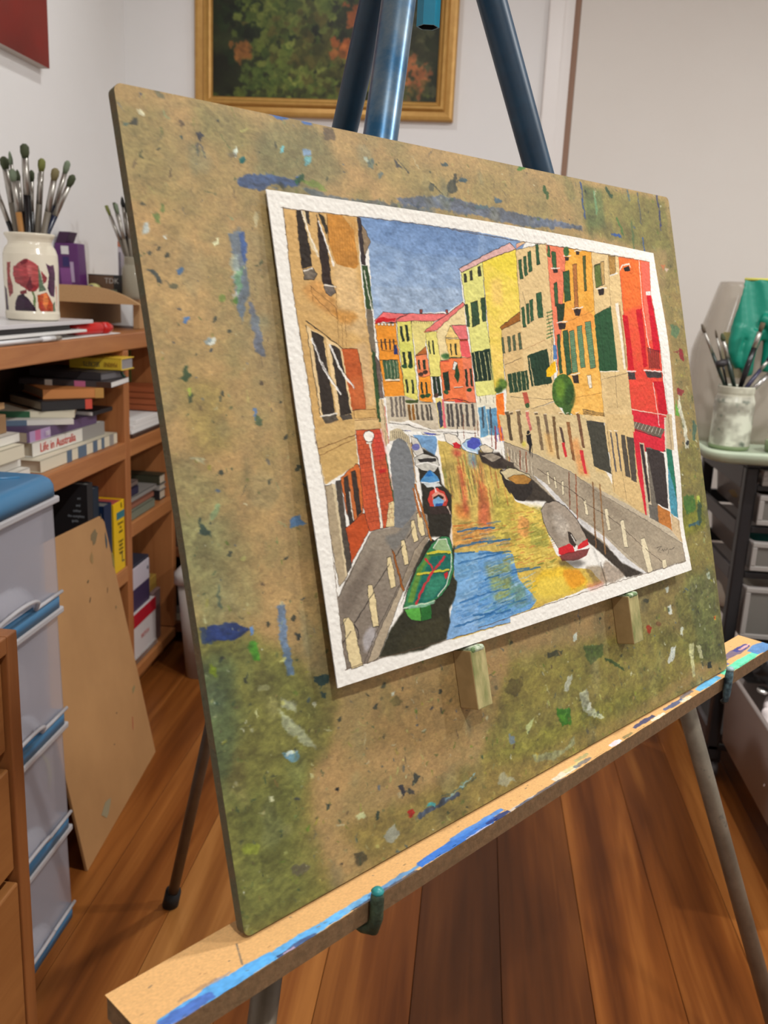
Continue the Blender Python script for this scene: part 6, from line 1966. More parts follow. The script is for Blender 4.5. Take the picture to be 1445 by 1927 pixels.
def lying(label, a, bb, z, th, depth, cover, **k):
    """a, bb: ends of the lower spine edge (x, y), on height z"""
    e = Vector((bb[0] - a[0], bb[1] - a[1], 0))
    n = Vector((-e.y, e.x, 0)).normalized()
    if n.x > 0 and abs(n.x) > abs(n.y):
        n = -n
    if abs(n.y) >= abs(n.x) and n.y < 0:
        n = -n
    return book(label, (a[0], a[1], z), e, n * depth, (0, 0, th), cover, **k)

c_yel = flat('book_yellow', 222, 188, 56, 0.5)
c_blk = flat('book_black', 34, 32, 34, 0.5)
c_dgr = flat('book_dark_grey', 66, 62, 64, 0.5)
c_tan = flat('book_tan', 186, 138, 66, 0.6)
c_ora = flat('book_orange', 204, 132, 70, 0.6)
c_red = flat('book_red', 202, 74, 56, 0.5)
c_grn = flat('book_green', 40, 92, 60, 0.5)
c_pur = flat('book_purple', 96, 74, 108, 0.5)
c_lil = flat('book_lilac', 176, 150, 190, 0.5)
c_pnk = flat('book_pink', 196, 110, 150, 0.5)
c_cre = flat('book_cream', 222, 214, 190, 0.6)
c_wht = flat('book_white', 226, 222, 212, 0.6)
c_blu = flat('book_slate_blue', 90, 110, 130, 0.6)
c_nav = flat('book_navy', 22, 40, 72, 0.35)
c_brn = flat('book_brown', 70, 46, 34, 0.6)
c_gry = flat('book_grey', 150, 146, 140, 0.6)
c_yel2 = flat('dictionary_yellow', 240, 196, 10, 0.4)
t_gray = flat('print_grey', 92, 88, 76)
t_brn = flat('print_brown', 150, 104, 30)
t_red = flat('print_red', 206, 66, 56)
t_wht = flat('print_white', 226, 224, 224)
t_blk = flat('print_black', 40, 36, 30)
t_pale = flat('print_pale', 150, 156, 160)

z = 0.7632
lying('cream book with blue-grey pattern on its spine at the bottom of the tall stack', (-0.955, 1.905), (-0.952, 2.338), z, 0.029, 0.19, c_cre, stripe=[(0.30, 0.36, c_blu), (0.44, 0.55, c_blu), (0.64, 0.70, c_blu), (0.76, 0.80, c_blu), (0.88, 0.94, c_gry)])
z += 0.0295
lb = lying('white book with red lettering Life in Australia on its spine', (-0.985, 1.93), (-0.972, 2.30), z, 0.034, 0.19, c_wht, stripe=[(0.66, 1.0, c_gry)])
lettering('Life in Australia', Vector((-0.9805, 2.048, z + 0.017)) + Vector((0.0012, 0, 0)), (0.013, 0.37, 0), (0, 0, 1), 0.030, t_red, lb, squeeze=0.93)
z += 0.0345
pb = lying('purple paperback with a pink and lilac end and the number 101', (-0.992, 1.92), (-0.975, 2.26), z, 0.024, 0.18, c_pur, stripe=[(0.03, 0.10, c_lil), (0.10, 0.17, c_pnk), (0.17, 0.30, c_lil)], soft=True)
lettering('101', Vector((-0.9835, 2.002, z + 0.012)) + Vector((0.0016, 0, 0)), (0.017, 0.34, 0), (0, 0, 1), 0.017, t_wht, pb)
z += 0.0245
lying('thin book with white pages fanned open above the purple paperback', (-1.075, 1.985), (-0.95, 2.07), z, 0.013, 0.12, c_wht, page=M_white, soft=True, stripe=[(0.0, 0.3, c_blu)])
sn = lying('black spiral notebook with white sheets sticking out near the upright', (-0.965, 2.215), (-0.962, 2.335), z, 0.011, 0.19, c_blk, page=M_white, soft=True, name='notebook')
z += 0.0135
lying('green-spined book with cream pages in the middle of the tall stack', (-1.115, 2.02), (-0.955, 2.085), z, 0.015, 0.16, c_cre, soft=True, stripe=[(0.0, 0.42, c_grn)])
z += 0.0155
lying('thick dark book with a red spine end and brown cover', (-1.02, 2.05), (-0.938, 2.15), z, 0.024, 0.19, c_blk, stripe=[(0.86, 1.0, c_red)])
z += 0.0245
lying('orange-tan clothbound book with a yellowed spine end', (-1.03, 2.08), (-0.92, 2.18), z, 0.025, 0.18, c_ora, stripe=[(0.85, 1.0, c_tan)])
z += 0.0255
mg = lying('grey magazine with a pink corner lying on the orange book', (-1.13, 2.16), (-0.90, 2.180), z, 0.014, 0.15, c_dgr, page=M_white, soft=True, name='magazine', stripe=[(0.28, 0.36, c_wht), (0.6, 0.72, c_pnk), (0.84, 1.0, c_brn)])
z += 0.0145
lying('dark grey hardback under the yellow book', (-1.13, 2.215), (-0.93, 2.19), z, 0.02, 0.125, c_dgr, page=flat('grey_pages', 110, 106, 108, 0.9))
z += 0.0205
yb = lying('yellow book with SECRETS on its upside-down spine, top of the tall stack', (-1.045, 2.262), (-0.905, 2.262), z, 0.031, 0.088, c_yel, page=flat('grey_page_block', 150, 146, 148, 0.9))
lettering('SECRETS', Vector((-0.985, 2.2612, z + 0.0145)), (-1, 0, 0), (0, 0, -1), 0.0175, t_gray, yb, squeeze=0.66)
lettering('MARINE', Vector((-0.934, 2.2612, z + 0.0145)), (-1, 0, 0), (0, 0, -1), 0.0165, t_brn, yb, squeeze=0.62)
# lower white stack at the left
zz = 0.7632
for th, lab in ((0.026, 'white book lowest of the short stack above the plastic drawers'), (0.024, 'white book second from the bottom of the short stack'), (0.03, 'cream book third in the short stack above the plastic drawers'), (0.020, 'white booklet topmost of the short stack above the plastic drawers')):
    lying(lab, (-0.953 - 0.02 * (th < 0.025), 1.66), (-0.95 - 0.02 * (th < 0.025), 1.845 - (0.02 if th > 0.028 else 0)), zz, th, 0.15, c_wht if 'white' in lab else c_cre, page=M_white)
    zz += th + 0.0005
b = MB()
b.obox((-1.16, 1.66, 0.9055), (0.13, 0.02, 0), (0.0, 0.22, 0.0), (0, 0, 0.014))
tag(b.build('wood_offcut', M_mdf, None, bevel=0.001), 'small pale wood offcut beside the tall book stack', 'wood piece')
b = MB()
b.obox((-1.13, 1.70, 0.9205), (0.06, 0.0, 0.055), (0.0, 0.20, 0.0), (-0.01, 0, 0.012))
tag(b.build('wooden_wedge', M_mdf, None, bevel=0.001), 'tilted pale board end under the bookcase top', 'wood piece')
b = MB()
b.box(-1.16, -0.99, 1.64, 1.83, zz, 0.905)
tag(b.build('cardboard_box', flat('box_card', 150, 116, 80, 0.8), None, bevel=0.002), 'brown cardboard box on the short white book stack', 'box')
# green beads hanging at the end of the yellow book
b = MB()
for k in range(7):
    b.lathe([(0, .004), (.003, .003), (.0042, 0), (.003, -.003), (0, -.004)], (-0.918 + 0.003 * math.sin(k * 2.1), 2.30 + 0.004 * math.sin(k * 1.7), z + 0.012 - k * 0.007), seg=10)
tag(b.build('bead_string', mat('green_glass_bead', srgb(6, 74, 50), 0.1, coat=1.0), None), 'string of dark green glass beads hanging behind the yellow book', 'beads')

# top of the bookcase: papers and magazines
zt = 1.0545
stackp = [('white sheet lying along the front edge of the bookcase top', -0.945, 1.70, 2.36, 0.002, M_white), ('magazine with dark cover under the tulip jar', -0.955, 1.68, 2.02, 0.010, flat('mag_a', 96, 90, 88, 0.4)), ('white magazine curling at its corner on the bookcase', -0.945, 1.72, 2.15, 0.006, M_white), ('black folder on the bookcase top', -0.965, 1.75, 2.10, 0.012, c_blk), ('glossy catalogue right under the tulip jar', -0.95, 1.68, 2.20, 0.009, flat('mag_b', 214, 212, 214, 0.25))]
for lab, x1, y0, y1, th, mm in stackp:
    b = MB()
    b.box(x1 - 0.2, x1, y0, y1, zt, zt + th)
    tag(b.build('magazine', mm, None, bevel=0.001), lab, 'magazine', 'papers on the bookcase')
    zt += th + 0.0004
zj = zt
rc = thing('red_case', 'bright red rounded case on the bookcase top by the tulip jar', 'case', (-0.99, 2.25, 1.0565))
b = MB()
b.tube([(-1.0, 2.155, 1.0715), (-0.98, 2.165, 1.0715), (-0.965, 2.26, 1.0715), (-0.962, 2.272, 1.0715)], [0.013, 0.0148, 0.0148, 0.0135], 20)
b.build('body', flat('red_gloss', 200, 30, 26, 0.3), rc)
b = MB()
b.tube([(-0.9615, 2.274, 1.0712), (-0.958, 2.30, 1.0712), (-0.956, 2.318, 1.0712)], [0.0146, 0.0146, 0.010], 20)
b.build('cap', flat('red_gloss', 200, 30, 26, 0.3), rc)
pen = thing('white_pen', 'white pen lying at the front edge of the bookcase top', 'pen', (-0.94, 1.8, 1.0565))
b = MB()
b.tube([(-0.943, 1.715, 1.0615), (-0.938, 1.90, 1.0615)], 0.0042, 12)
b.build('barrel', flat('pen_white', 230, 230, 230, 0.3), pen)
b = MB()
b.tube([(-0.938, 1.90, 1.0615), (-0.936, 1.955, 1.0615)], 0.0058, 12)
b.build('cap', flat('pen_cap_white', 236, 236, 236, 0.25), pen)
b = MB()
b.tube([(-0.936, 1.955, 1.0615), (-0.935, 1.985, 1.0615)], [0.0052, 0.0045], 12)
b.build('grip', flat('pen_grey', 150, 142, 130, 0.4), pen)

# tulip jar with brushes
JC = Vector((-1.02, 2.03, zj))
jar = thing('tulip_jar', 'cream ceramic jar painted with tulips, full of paint brushes', 'jar', tuple(JC))
prof = [(0.052, 0.0), (0.058, 0.003), (0.059, 0.016), (0.0575, 0.022), (0.0585, 0.06), (0.0595, 0.12), (0.0585, 0.145), (0.054, 0.158), (0.0475, 0.166), (0.0465, 0.172), (0.049, 0.178), (0.0530, 0.184), (0.0545, 0.188), (0.053, 0.1905), (0.050, 0.190), (0.0455, 0.182), (0.044, 0.172), (0.050, 0.155), (0.054, 0.12), (0.054, 0.03), (0.0, 0.02)]
def jar_prof(h):
    for i in range(len(prof) - 1):
        if prof[i][1] <= h <= prof[i + 1][1]:
            f_ = (h - prof[i][1]) / max(1e-6, prof[i + 1][1] - prof[i][1])
            return prof[i][0] + (prof[i + 1][0] - prof[i][0]) * f_
    return 0.05
def turned_grid(cx, prof_pts, nseg, paint_fn, name, m, parent, ang0=0.0):
    pr = np.array(prof_pts)
    th_ = np.linspace(0, 2 * np.pi, nseg)
    Pg = np.zeros((len(pr), nseg, 3))
    Pg[..., 0] = pr[:, 0][:, None] * np.cos(th_ + ang0)[None, :]
    Pg[..., 1] = pr[:, 0][:, None] * np.sin(th_ + ang0)[None, :]
    Pg[..., 2] = pr[:, 1][:, None]
    im_ = paint_fn(len(pr), nseg)
    me_ = colour_grid(name, Pg[::-1], im_[::-1], (1, 1, 1), m)
    o_ = bpy.data.objects.new(name, me_)
    C.objects.link(o_)
    o_.parent = parent
    return o_
fine = []
for i in range(len(prof) - 1):
    nn = max(2, int(abs(prof[i + 1][1] - prof[i][1]) / 0.0012))
    for j in range(nn):
        fine.append((prof[i][0] + (prof[i + 1][0] - prof[i][0]) * j / nn, prof[i][1] + (prof[i + 1][1] - prof[i][1]) * j / nn))
fine.append(prof[-1])
JN = 300
def tulips(nh, nw):
    tall = [i for i, p in enumerate(fine) if p[1] >= 0.1899]
    top = tall[0] if tall else nh
    S = Sheet(nw, 600, 0.36, 0.19, (236, 228, 206), 5)
    # x: 0..4000 around (camera side near 2830), y: 0 top .. 4000 bottom
    def T(q, c, c2=None, n=0.3):
        S.poly([v for pt in q for v in (FC + (pt[0] - 50) * 13.2, pt[1] * 40)], c, 1.0, 0, c2, n)
    FC = 3293
    T([(30, 33), (40, 29), (50, 31), (62, 36), (66, 50), (62, 60), (56, 66), (44, 66), (34, 61), (20, 56), (16, 46), (20, 38)], (176, 74, 76), (160, 56, 62))
    T([(18, 38), (28, 36), (34, 60), (24, 58), (16, 48)], (168, 66, 70))
    T([(30, 33), (44, 29), (44, 33), (34, 36)], (120, 20, 36))
    T([(42, 36), (60, 36), (64, 48), (58, 60), (50, 56), (44, 46)], (196, 98, 96), (190, 88, 88))
    T([(40, 60), (48, 48), (50, 58), (52, 62), (44, 66)], (110, 22, 40))
    T([(28, 66), (40, 64), (40, 69), (28, 69)], (130, 46, 54))
    T([(66, 42), (70, 44), (78, 50), (76, 54), (70, 57), (68, 50)], (150, 36, 46))
    T([(62, 36), (66, 46), (70, 58), (76, 64), (62, 66), (62, 50)], (94, 116, 88))
    T([(48, 66), (52, 66), (56, 74), (54, 84), (50, 80), (52, 72)], (116, 140, 90))
    T([(24, 71), (34, 69), (42, 74), (54, 84), (58, 94), (20, 95), (16, 86), (18, 78)], (44, 20, 48), (58, 24, 52))
    T([(58, 70), (66, 68), (76, 66), (88, 78), (94, 86), (90, 94), (68, 96), (60, 84)], (206, 88, 34), (176, 56, 30))
    T([(70, 68), (76, 68), (80, 76), (74, 86), (68, 80)], (230, 128, 60))
    T([(62, 76), (68, 80), (72, 94), (66, 92)], (180, 52, 30))
    T([(76, 33), (86, 36), (94, 34), (98, 44), (97, 60), (94, 72), (84, 70), (78, 62), (82, 46)], (86, 44, 76), (70, 34, 66))
    T([(90, 80), (96, 76), (97, 95), (90, 95)], (100, 120, 94))
    T([(2, 34), (12, 33), (9, 48), (14, 60), (14, 68), (4, 74), (0, 60)], (176, 74, 66), (160, 66, 70))
    T([(100, 60), (108, 55), (116, 70), (112, 92), (102, 90)], (190, 70, 40))
    T([(-14, 60), (-4, 64), (-2, 90), (-16, 92)], (60, 30, 60))
    S.waver(0.6, 9)
    out_ = np.zeros((nh, nw, 3), np.float32)
    for i, (r_, h_) in enumerate(fine):
        row = int(np.clip((1 - h_ / 0.19) * 599, 0, 599))
        out_[i] = S.img[row] if i < top and h_ > 0.021 else (236, 228, 206)
    return out_
M_glaze = painted('tulip_glaze', 'paint', 0.18, spec=0.6)
turned_grid(None, fine, JN, tulips, 'body', M_glaze, jar, 0.0)

BR = 'paint brushes'
def brush(label, base, tip, r, hcol, kind, bcol, group=BR, ferr=0.2, bl=0.10, fcol=None):
    base, tip = Vector(base), Vector(tip)
    d_ = tip - base
    o_ = thing('paint_brush', label, 'brush', tuple(base), group)
    a0, a1 = base + d_ * (1 - ferr - bl), base + d_ * (1 - bl)
    b = MB()
    b.tube([base, base + d_ * 0.35, a0], [r * 0.5, r * 1.1, r], 10)
    b.build('handle', hcol, o_)
    b = MB()
    b.tube([a0, a0 + (a1 - a0) * 0.5, a1], [r * 0.98, r * 0.95, r * 0.9], 10)
    b.build('ferrule', fcol or M_ferrule, o_)
    b = MB()
    if kind == 'round':
        b.tube([a1, a1 + (tip - a1) * 0.4, a1 + (tip - a1) * 0.8, tip], [r * 0.9, r * 1.15, r * 0.7, r * 0.12], 10)
    elif kind == 'filbert':
        b.tube([a1, a1 + (tip - a1) * 0.4, a1 + (tip - a1) * 0.8, tip], [r * 1.0, r * 1.5, r * 1.45, r * 0.6], 12, flat=0.75)
    else:
        b.tube([a1, a1 + (tip - a1) * 0.5, tip], [r * 1.0, r * 1.4, r * 1.3], 12, flat=0.6)
    b.build('bristles', bcol, o_)
    return o_
h_blk, h_nvy, h_wod, h_gry, h_red = flat('handle_black', 16, 15, 18, 0.25), flat('handle_navy', 22, 32, 58, 0.25), flat('handle_wood', 178, 126, 66, 0.5), flat('handle_grey', 120, 112, 98, 0.5), flat('handle_plum', 40, 18, 30, 0.25)
g_drk, g_olv, g_lt, g_blk = flat('bristle_dark_green', 66, 74, 48, 0.8), flat('bristle_olive', 112, 116, 56, 0.8), flat('bristle_grey_green', 116, 130, 106, 0.8), flat('bristle_black', 20, 20, 18, 0.8)

def jar_pt(px_x, px_y, yoff):
    """tip place given in the plane through the jar axis (x across, z up), shifted in depth"""
    return Vector((px_x, 2.03 + yoff, px_y))
JB = zj + 0.03
# x across the jar, z of the tip: mouth spans x -1.074 .. -0.966
spec = [(-1.072, 1.447, 0.00, 0.0062, h_gry, 'filbert', g_drk, 'broad dark green brush at the left of the tulip jar', -1.045), (-1.058, 1.425, 0.02, 0.0040, h_blk, 'round', g_drk, 'short dark brush second from the left in the tulip jar', -1.035), (-1.049, 1.457, -0.01, 0.0032, h_blk, 'round', g_lt, 'thin brush with a blue-green tip left of the tallest one in the tulip jar', -1.035), (-1.037, 1.418, -0.02, 0.0052, h_wod, 'filbert', g_lt, 'brush with a bare wooden handle in the tulip jar', -1.030), (-1.024, 1.424, 0.02, 0.0040, h_blk, 'filbert', g_drk, 'dark brush just left of the tallest one in the tulip jar', -1.02), (-1.010, 1.472, -0.015, 0.0062, h_blk, 'filbert', g_drk, 'tallest brush in the tulip jar with a thick black handle', -1.018), (-0.996, 1.416, 0.01, 0.0044, h_red, 'flat', g_blk, 'plum-handled brush with a flat black tip in the tulip jar', -1.012), (-0.983, 1.446, 0.0, 0.0052, h_gry, 'filbert', g_olv, 'brush with a rounded olive tip in the tulip jar', -1.006), (-0.972, 1.397, 0.02, 0.0030, h_blk, 'round', g_blk, 'small thin brush with a black tip in the tulip jar', -0.998), (-0.944, 1.425, -0.01, 0.0056, h_gry, 'filbert', flat('bristle_khaki', 122, 112, 76, 0.8), 'khaki-tipped brush leaning right across the tulip jar', -1.026), (-0.930, 1.445, 0.01, 0.0044, h_nvy, 'filbert', g_lt, 'navy-handled brush with a pale green tip in the tulip jar', -1.0), (-0.908, 1.413, -0.005, 0.0050, h_nvy, 'filbert', g_drk, 'navy brush leaning furthest to the right in the tulip jar', -1.002), (-1.098, 1.39, 0.0, 0.0045, h_blk, 'filbert', g_drk, 'black brush leaning furthest to the left in the tulip jar', -1.02)]
def in_mouth(tip, c, rim_z, rim_r, wall_r, low_z, pull):
    # a brush leaning in a pot: passes inside the rim and stops at the far wall or the bottom
    off = Vector((tip.x - c.x, tip.y - c.y))
    if off.length * pull > rim_r:
        off = off.normalized() * (rim_r / pull)
    rim = Vector((c.x + off.x * pull, c.y + off.y * pull, rim_z))
    d_ = rim - tip
    t_ = 1.0
    while True:
        p_ = tip + d_ * (t_ + 0.02)
        if p_.z < low_z or math.hypot(p_.x - c.x, p_.y - c.y) > wall_r:
            break
        t_ += 0.02
    return tip + d_ * t_
for x, zt_, yo, r, hc, kd, bcol, lab, xb in spec:
    tip_ = Vector((x, 2.03 + yo * 1.6, zt_))
    brush(lab, in_mouth(tip_, JC, zj + 0.18, 0.036, 0.045, JB, 0.5), tip_, r * 1.3, hc, kd, bcol, ferr=0.22, bl=0.085)

# arched wooden riser with things standing on it
rz = 1.0565
ri = thing('arched_riser', 'tan wooden riser with an arched front on the bookcase top', 'riser', (-1.05, 2.6, rz))
pts = [(-1.186, 1.128)]
for j in range(17):
    f_ = j / 16
    x = -1.186 + f_ * 0.262
    pts.append((x, 1.1735 - 0.045 * max(0, (f_ - 0.35) / 0.65) ** 2.2))
pts.append((-0.922, 1.128))
b = MB()
b.prism([(x, 2.45, z_) for x, z_ in pts], (0, 0.016, 0))
b.build('arched_front', M_mdf, ri, bevel=0.0015)
MB().box(-1.186, -0.985, 2.466, 2.93, 1.128, 1.140).build('top', M_mdf, ri, bevel=0.001)
MB().box(-1.186, -1.170, 2.47, 2.93, 1.0545, 1.128).build('leg', M_mdf, ri, bevel=0.001)
MB().box(-1.01, -0.99, 2.62, 2.93, 1.0545, 1.128).build('leg', M_mdf, ri, bevel=0.001)
pbx = thing('purple_box', 'purple cardboard carton with a white logo patch on the riser', 'box', (-1.155, 2.52, 1.1405))
c_vio, c_vio2 = flat('carton_purple', 92, 40, 104, 0.4), flat('carton_violet', 134, 74, 142, 0.4)
b = MB()
P8 = [(-1.185, 2.50, 1.1405), (-1.112, 2.50, 1.1405), (-1.112, 2.55, 1.1405), (-1.185, 2.55, 1.1405), (-1.185, 2.50, 1.285), (-1.120, 2.50, 1.285), (-1.120, 2.55, 1.285), (-1.185, 2.55, 1.285)]
b.hexa(P8)
b.build('carton', c_vio, pbx, bevel=0.002)
MB().obox((-1.165, 2.4992, 1.143), (0.030, 0, 0), (0, 0.0005, 0), (-0.006, 0, 0.075)).build('printed_panel', c_vio2, pbx)
MB().obox((-1.166, 2.4992, 1.255), (0.022, 0, 0), (0, 0.0005, 0), (-0.001, 0, 0.022)).build('logo_patch', t_wht, pbx)
MB().obox((-1.162, 2.4992, 1.222), (0.018, 0, 0), (0, 0.0005, 0), (-0.001, 0, 0.026)).build('print', flat('print_indigo', 50, 40, 100), pbx)
MB().obox((-1.139, 2.4992, 1.18), (0.010, 0, 0), (0, 0.0005, 0), (-0.003, 0, 0.055)).build('print', flat('print_lavender', 180, 160, 190), pbx)
MB().obox((-1.19 + 0.008, 2.50, 1.285), (0.03, 0, 0), (0.0, 0.05, 0), (0.012, 0, 0.03)).build('flap', flat('carton_dark_flap', 56, 20, 60, 0.5), pbx)
tdk = thing('tape_carton', 'black and brown carton with silver lettering beside the glass jar on the riser', 'box', (-1.06, 2.57, 1.1405))
MB().box(-1.115, -1.010, 2.555, 2.60, 1.1405, 1.205).build('carton', flat('carton_black', 26, 26, 26, 0.35), tdk, bevel=0.001)
MB().box(-1.113, -1.040, 2.5542, 2.555, 1.150, 1.202).build('printed_panel', flat('carton_brown', 96, 70, 50, 0.4), tdk)
MB().box(-1.113, -1.03, 2.5538, 2.555, 1.142, 1.165).build('printed_panel', flat('carton_teal', 100, 106, 88, 0.4), tdk)
lettering('TDK', (-1.045, 2.5534, 1.188), (1, 0, 0), (0, 0, 1), 0.021, flat('print_silver', 176, 172, 166), tdk)
cd = thing('disc_spindle', 'small round tub with blue and yellow label by the purple carton', 'tub', (-1.088, 2.535, 1.1405))
b = MB()
b.lathe([(0.0, 0.0), (0.019, 0.0), (0.019, 0.02), (0.0, 0.02)], (-1.090, 2.545, 1.1605), (0, -1, 0), seg=24)
b.build('tub', flat('tub_cream', 196, 190, 120, 0.4), cd)
b = MB()
b.lathe([(0.0, 0.0), (0.010, 0.0), (0.010, 0.001), (0.0, 0.001)], (-1.093, 2.5248, 1.165), (0, -1, 0), seg=20)
b.build('label', flat('tub_blue', 44, 50, 104, 0.4), cd)
wc = MB().box(-1.115, -1.055, 2.61, 2.613, 1.1405, 1.30)
wc = thing('packaging_card', 'white hanging card with an orange top behind the glass jar', 'card', (-1.05, 2.64, 1.1405))
MB().box(-1.052, -0.99, 2.622, 2.626, 1.1405, 1.285).build('card', flat('card_white', 214, 206, 214, 0.5), wc)
MB().box(-1.052, -0.99, 2.6205, 2.6225, 1.285, 1.30).build('header', flat('card_orange', 214, 130, 96, 0.5), wc)
MB().box(-1.052, -0.99, 2.622, 2.626, 1.30, 1.315).build('card_top', flat('card_white', 214, 206, 214, 0.5), wc)
MB().box(-1.049, -1.044, 2.6205, 2.622, 1.145, 1.27).build('stripe', flat('card_grey', 130, 124, 134, 0.5), wc)
ws = thing('pale_canvas', 'blank white board leaning on the back wall behind the riser', 'board', (-1.0, 2.7, 1.1405))
GJ = Vector((-0.982, 2.565, 1.1405))
M_glass = clear_plastic('milky_glass', srgb(196, 190, 170), 0.35, 0.1, 0.3)
gj = thing('glass_jar', 'smeared glass jar of brushes at the end of the riser', 'jar', tuple(GJ))
b = MB()
b.lathe([(0.0, 0.001), (0.034, 0.0), (0.035, 0.01), (0.035, 0.082), (0.031, 0.09), (0.0275, 0.095), (0.0285, 0.098), (0.028, 0.112), (0.0285, 0.116), (0.0265, 0.116), (0.026, 0.095), (0.032, 0.08), (0.032, 0.006), (0.0, 0.005)], GJ, seg=28)
b.build('glass', M_glass, gj)
b = MB()
b.lathe([(0.0, 0.006), (0.031, 0.006), (0.031, 0.06), (0.0, 0.06)], GJ, seg=24)
b.build('murky_water', flat('murky_water', 150, 130, 100, 0.2), gj)
bpy.data.objects.remove(ws)
gb = [(-1.060, 1.392, 0.0, h_gry, g_olv, 'yellow-green tipped brush leftmost in the glass jar'), (-1.045, 1.402, 0.02, h_gry, g_drk, 'dark green brush second in the glass jar'), (-1.028, 1.397, -0.01, h_gry, g_lt, 'pale green brush third in the glass jar'), (-1.02, 1.42, 0.015, h_red, g_blk, 'tall thin dark brush in the glass jar'), (-1.002, 1.405, 0.0, h_gry, g_blk, 'grey brush in the glass jar closest to the easel'), (-0.985, 1.38, 0.02, h_blk, g_blk, 'black-handled brush hidden partly behind the easel board')]
for x, zt_, yo, hc, bcol, lab in gb:
    brush(lab, in_mouth(Vector((x, 2.565 + yo, zt_)), GJ, 1.25, 0.019, 0.024, 1.203, 0.34), (x, 2.565 + yo, zt_), 0.0056, hc, 'flat' if bcol is not g_blk else 'round', bcol, ferr=0.35, bl=0.14)

# upper right bay: papers, wooden box, folder
for i, (lab, dx, th, mm) in enumerate((('stack of white paper in the narrow bay, bottom ream', 0.0, 0.011, M_white), ('ream of white paper in the narrow bay, middle of three', 0.012, 0.011, M_white), ('curling white pad on top of the paper in the narrow bay', 0.03, 0.013, M_white))):
    z0 = 0.7675 + [0, 0.0115, 0.023][i] + 0.006
    b = MB()
    b.box(XB - 0.215, XB - 0.01, 2.425 + dx, 2.70, z0, z0 + th)
    tag(b.build('paper_stack', mm, None, bevel=0.001), lab, 'paper', 'white paper in the narrow bay')
tag(MB().box(XB - 0.225, XB - 0.004, 2.42, 2.72, 0.7635, 0.773).build('dark_folder', c_brn, None, bevel=0.001), 'dark brown folder under the white paper in the narrow bay', 'folder')
tag(MB().box(XB - 0.075, XB - 0.06, 2.395, 2.45, 0.7635, 0.905).build('white_envelope', M_white, None), 'white envelope upright against the bookcase divider', 'envelope')
tag(MB().obox((-1.165, 2.735, 0.81), (0.10, 0, 0), (0, 0.005, 0), (0, 0, 0.185)).build('green_folder', flat('olive_card', 98, 100, 44, 0.7), None, bevel=0.001), 'olive green folder standing at the back of the narrow bay', 'folder')
wb_ = thing('slatted_box', 'reddish wooden box with grooved slats in the narrow bay', 'box', (-1.0, 2.68, 0.811))
M_slat = wood('red_slat', srgb(150, 76, 40), srgb(170, 92, 52), 0.5, axis=0, scale=30, grain=8)
MB().box(-1.062, -0.945, 2.64, 2.73, 0.811, 0.885).build('carcass', M_slat, wb_)
for k in range(4):
    MB().box(-1.064, -0.943, 2.634, 2.64, 0.813 + k * 0.0182, 0.829 + k * 0.0182).build('slat', M_slat, wb_, bevel=0.001)

# middle right shelf
zs = 0.5265
mids = [('grey-green book lowest on the middle narrow shelf', 2.405, 2.60, 0.026, flat('book_sage', 122, 126, 108, 0.6), -0.945), ('dull red book on the middle narrow shelf', 2.40, 2.62, 0.016, flat('book_rust', 150, 96, 76, 0.6), -0.955), ('grey book with pale edge on the middle narrow shelf', 2.42, 2.66, 0.014, c_gry, -0.96), ('navy book in the pile on the middle narrow shelf', 2.40, 2.52, 0.024, flat('book_indigo', 50, 48, 74, 0.5), -0.965), ('grey-brown book topping the pile on the middle narrow shelf', 2.40, 2.53, 0.014, flat('book_taupe', 120, 104, 96, 0.6), -0.97), ('brown leather book at the back of the middle narrow shelf', 2.40, 2.48, 0.026, flat('book_sienna', 110, 66, 40, 0.6), -0.985)]
for lab, y0, y1, th, mm, x1 in mids:
    book(lab, (x1, y0, zs), (0, y1 - y0, 0), (-0.17, 0, 0), (0, 0, th), mm)
    zs += th + 0.0005
zs = 0.5265
for lab, th, mm in (('black book at the far end of the middle narrow shelf', 0.03, c_blk), ('pale book at the far end of the middle narrow shelf', 0.018, c_gry), ('dark olive book topmost at the far end of the middle narrow shelf', 0.03, flat('book_dark_olive', 58, 56, 38, 0.6))):
    book(lab, (-1.17, 2.672, zs), (0.215, 0, 0), (0, 0.06, 0), (0, 0, th), mm)
    zs += th + 0.0005

# lower left bay: dictionary and dark books
dic = book('fat yellow dictionary with a teal band and the letter L on its spine', (-0.938, 2.262, 0.4125), (0, 0, 0.196), (-0.14, 0, 0), (0, 0.078, 0), c_yel2, page=flat('red_page_edge', 176, 74, 66, 0.8))
lettering('L', (-0.9372, 2.322, 0.447), (0, 1, 0), (0, 0, 1), 0.042, flat('print_teal_dark', 60, 74, 70), dic)
MB().box(-0.9378, -0.9372, 2.285, 2.339, 0.560, 0.580).build('teal_band', flat('print_teal', 50, 118, 130), dic)
for k, (t_, zz_) in enumerate((('II', 0.595), ('Eurowort', 0.548), ('des', 0.536), ('aktuell', 0.524), ('Compact', 0.497), ('English', 0.486), ('German', 0.475), ('English', 0.464))):
    lettering(t_, (-0.9372, 2.306 + (0.004 if k else 0.012), zz_), (0, 1, 0), (0, 0, 1), 0.0105 if k else 0.02, t_blk, dic, squeeze=0.9)
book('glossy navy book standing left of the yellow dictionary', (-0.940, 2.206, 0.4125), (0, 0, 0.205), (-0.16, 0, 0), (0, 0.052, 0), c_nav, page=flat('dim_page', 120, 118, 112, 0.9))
book('tall dark blue book standing behind the leaning board', (-0.946, 2.146, 0.4125), (0, 0, 0.262), (-0.17, 0, 0), (0, 0.046, 0), flat('book_midnight', 24, 42, 58, 0.3), page=flat('dim_page', 120, 118, 112, 0.9))
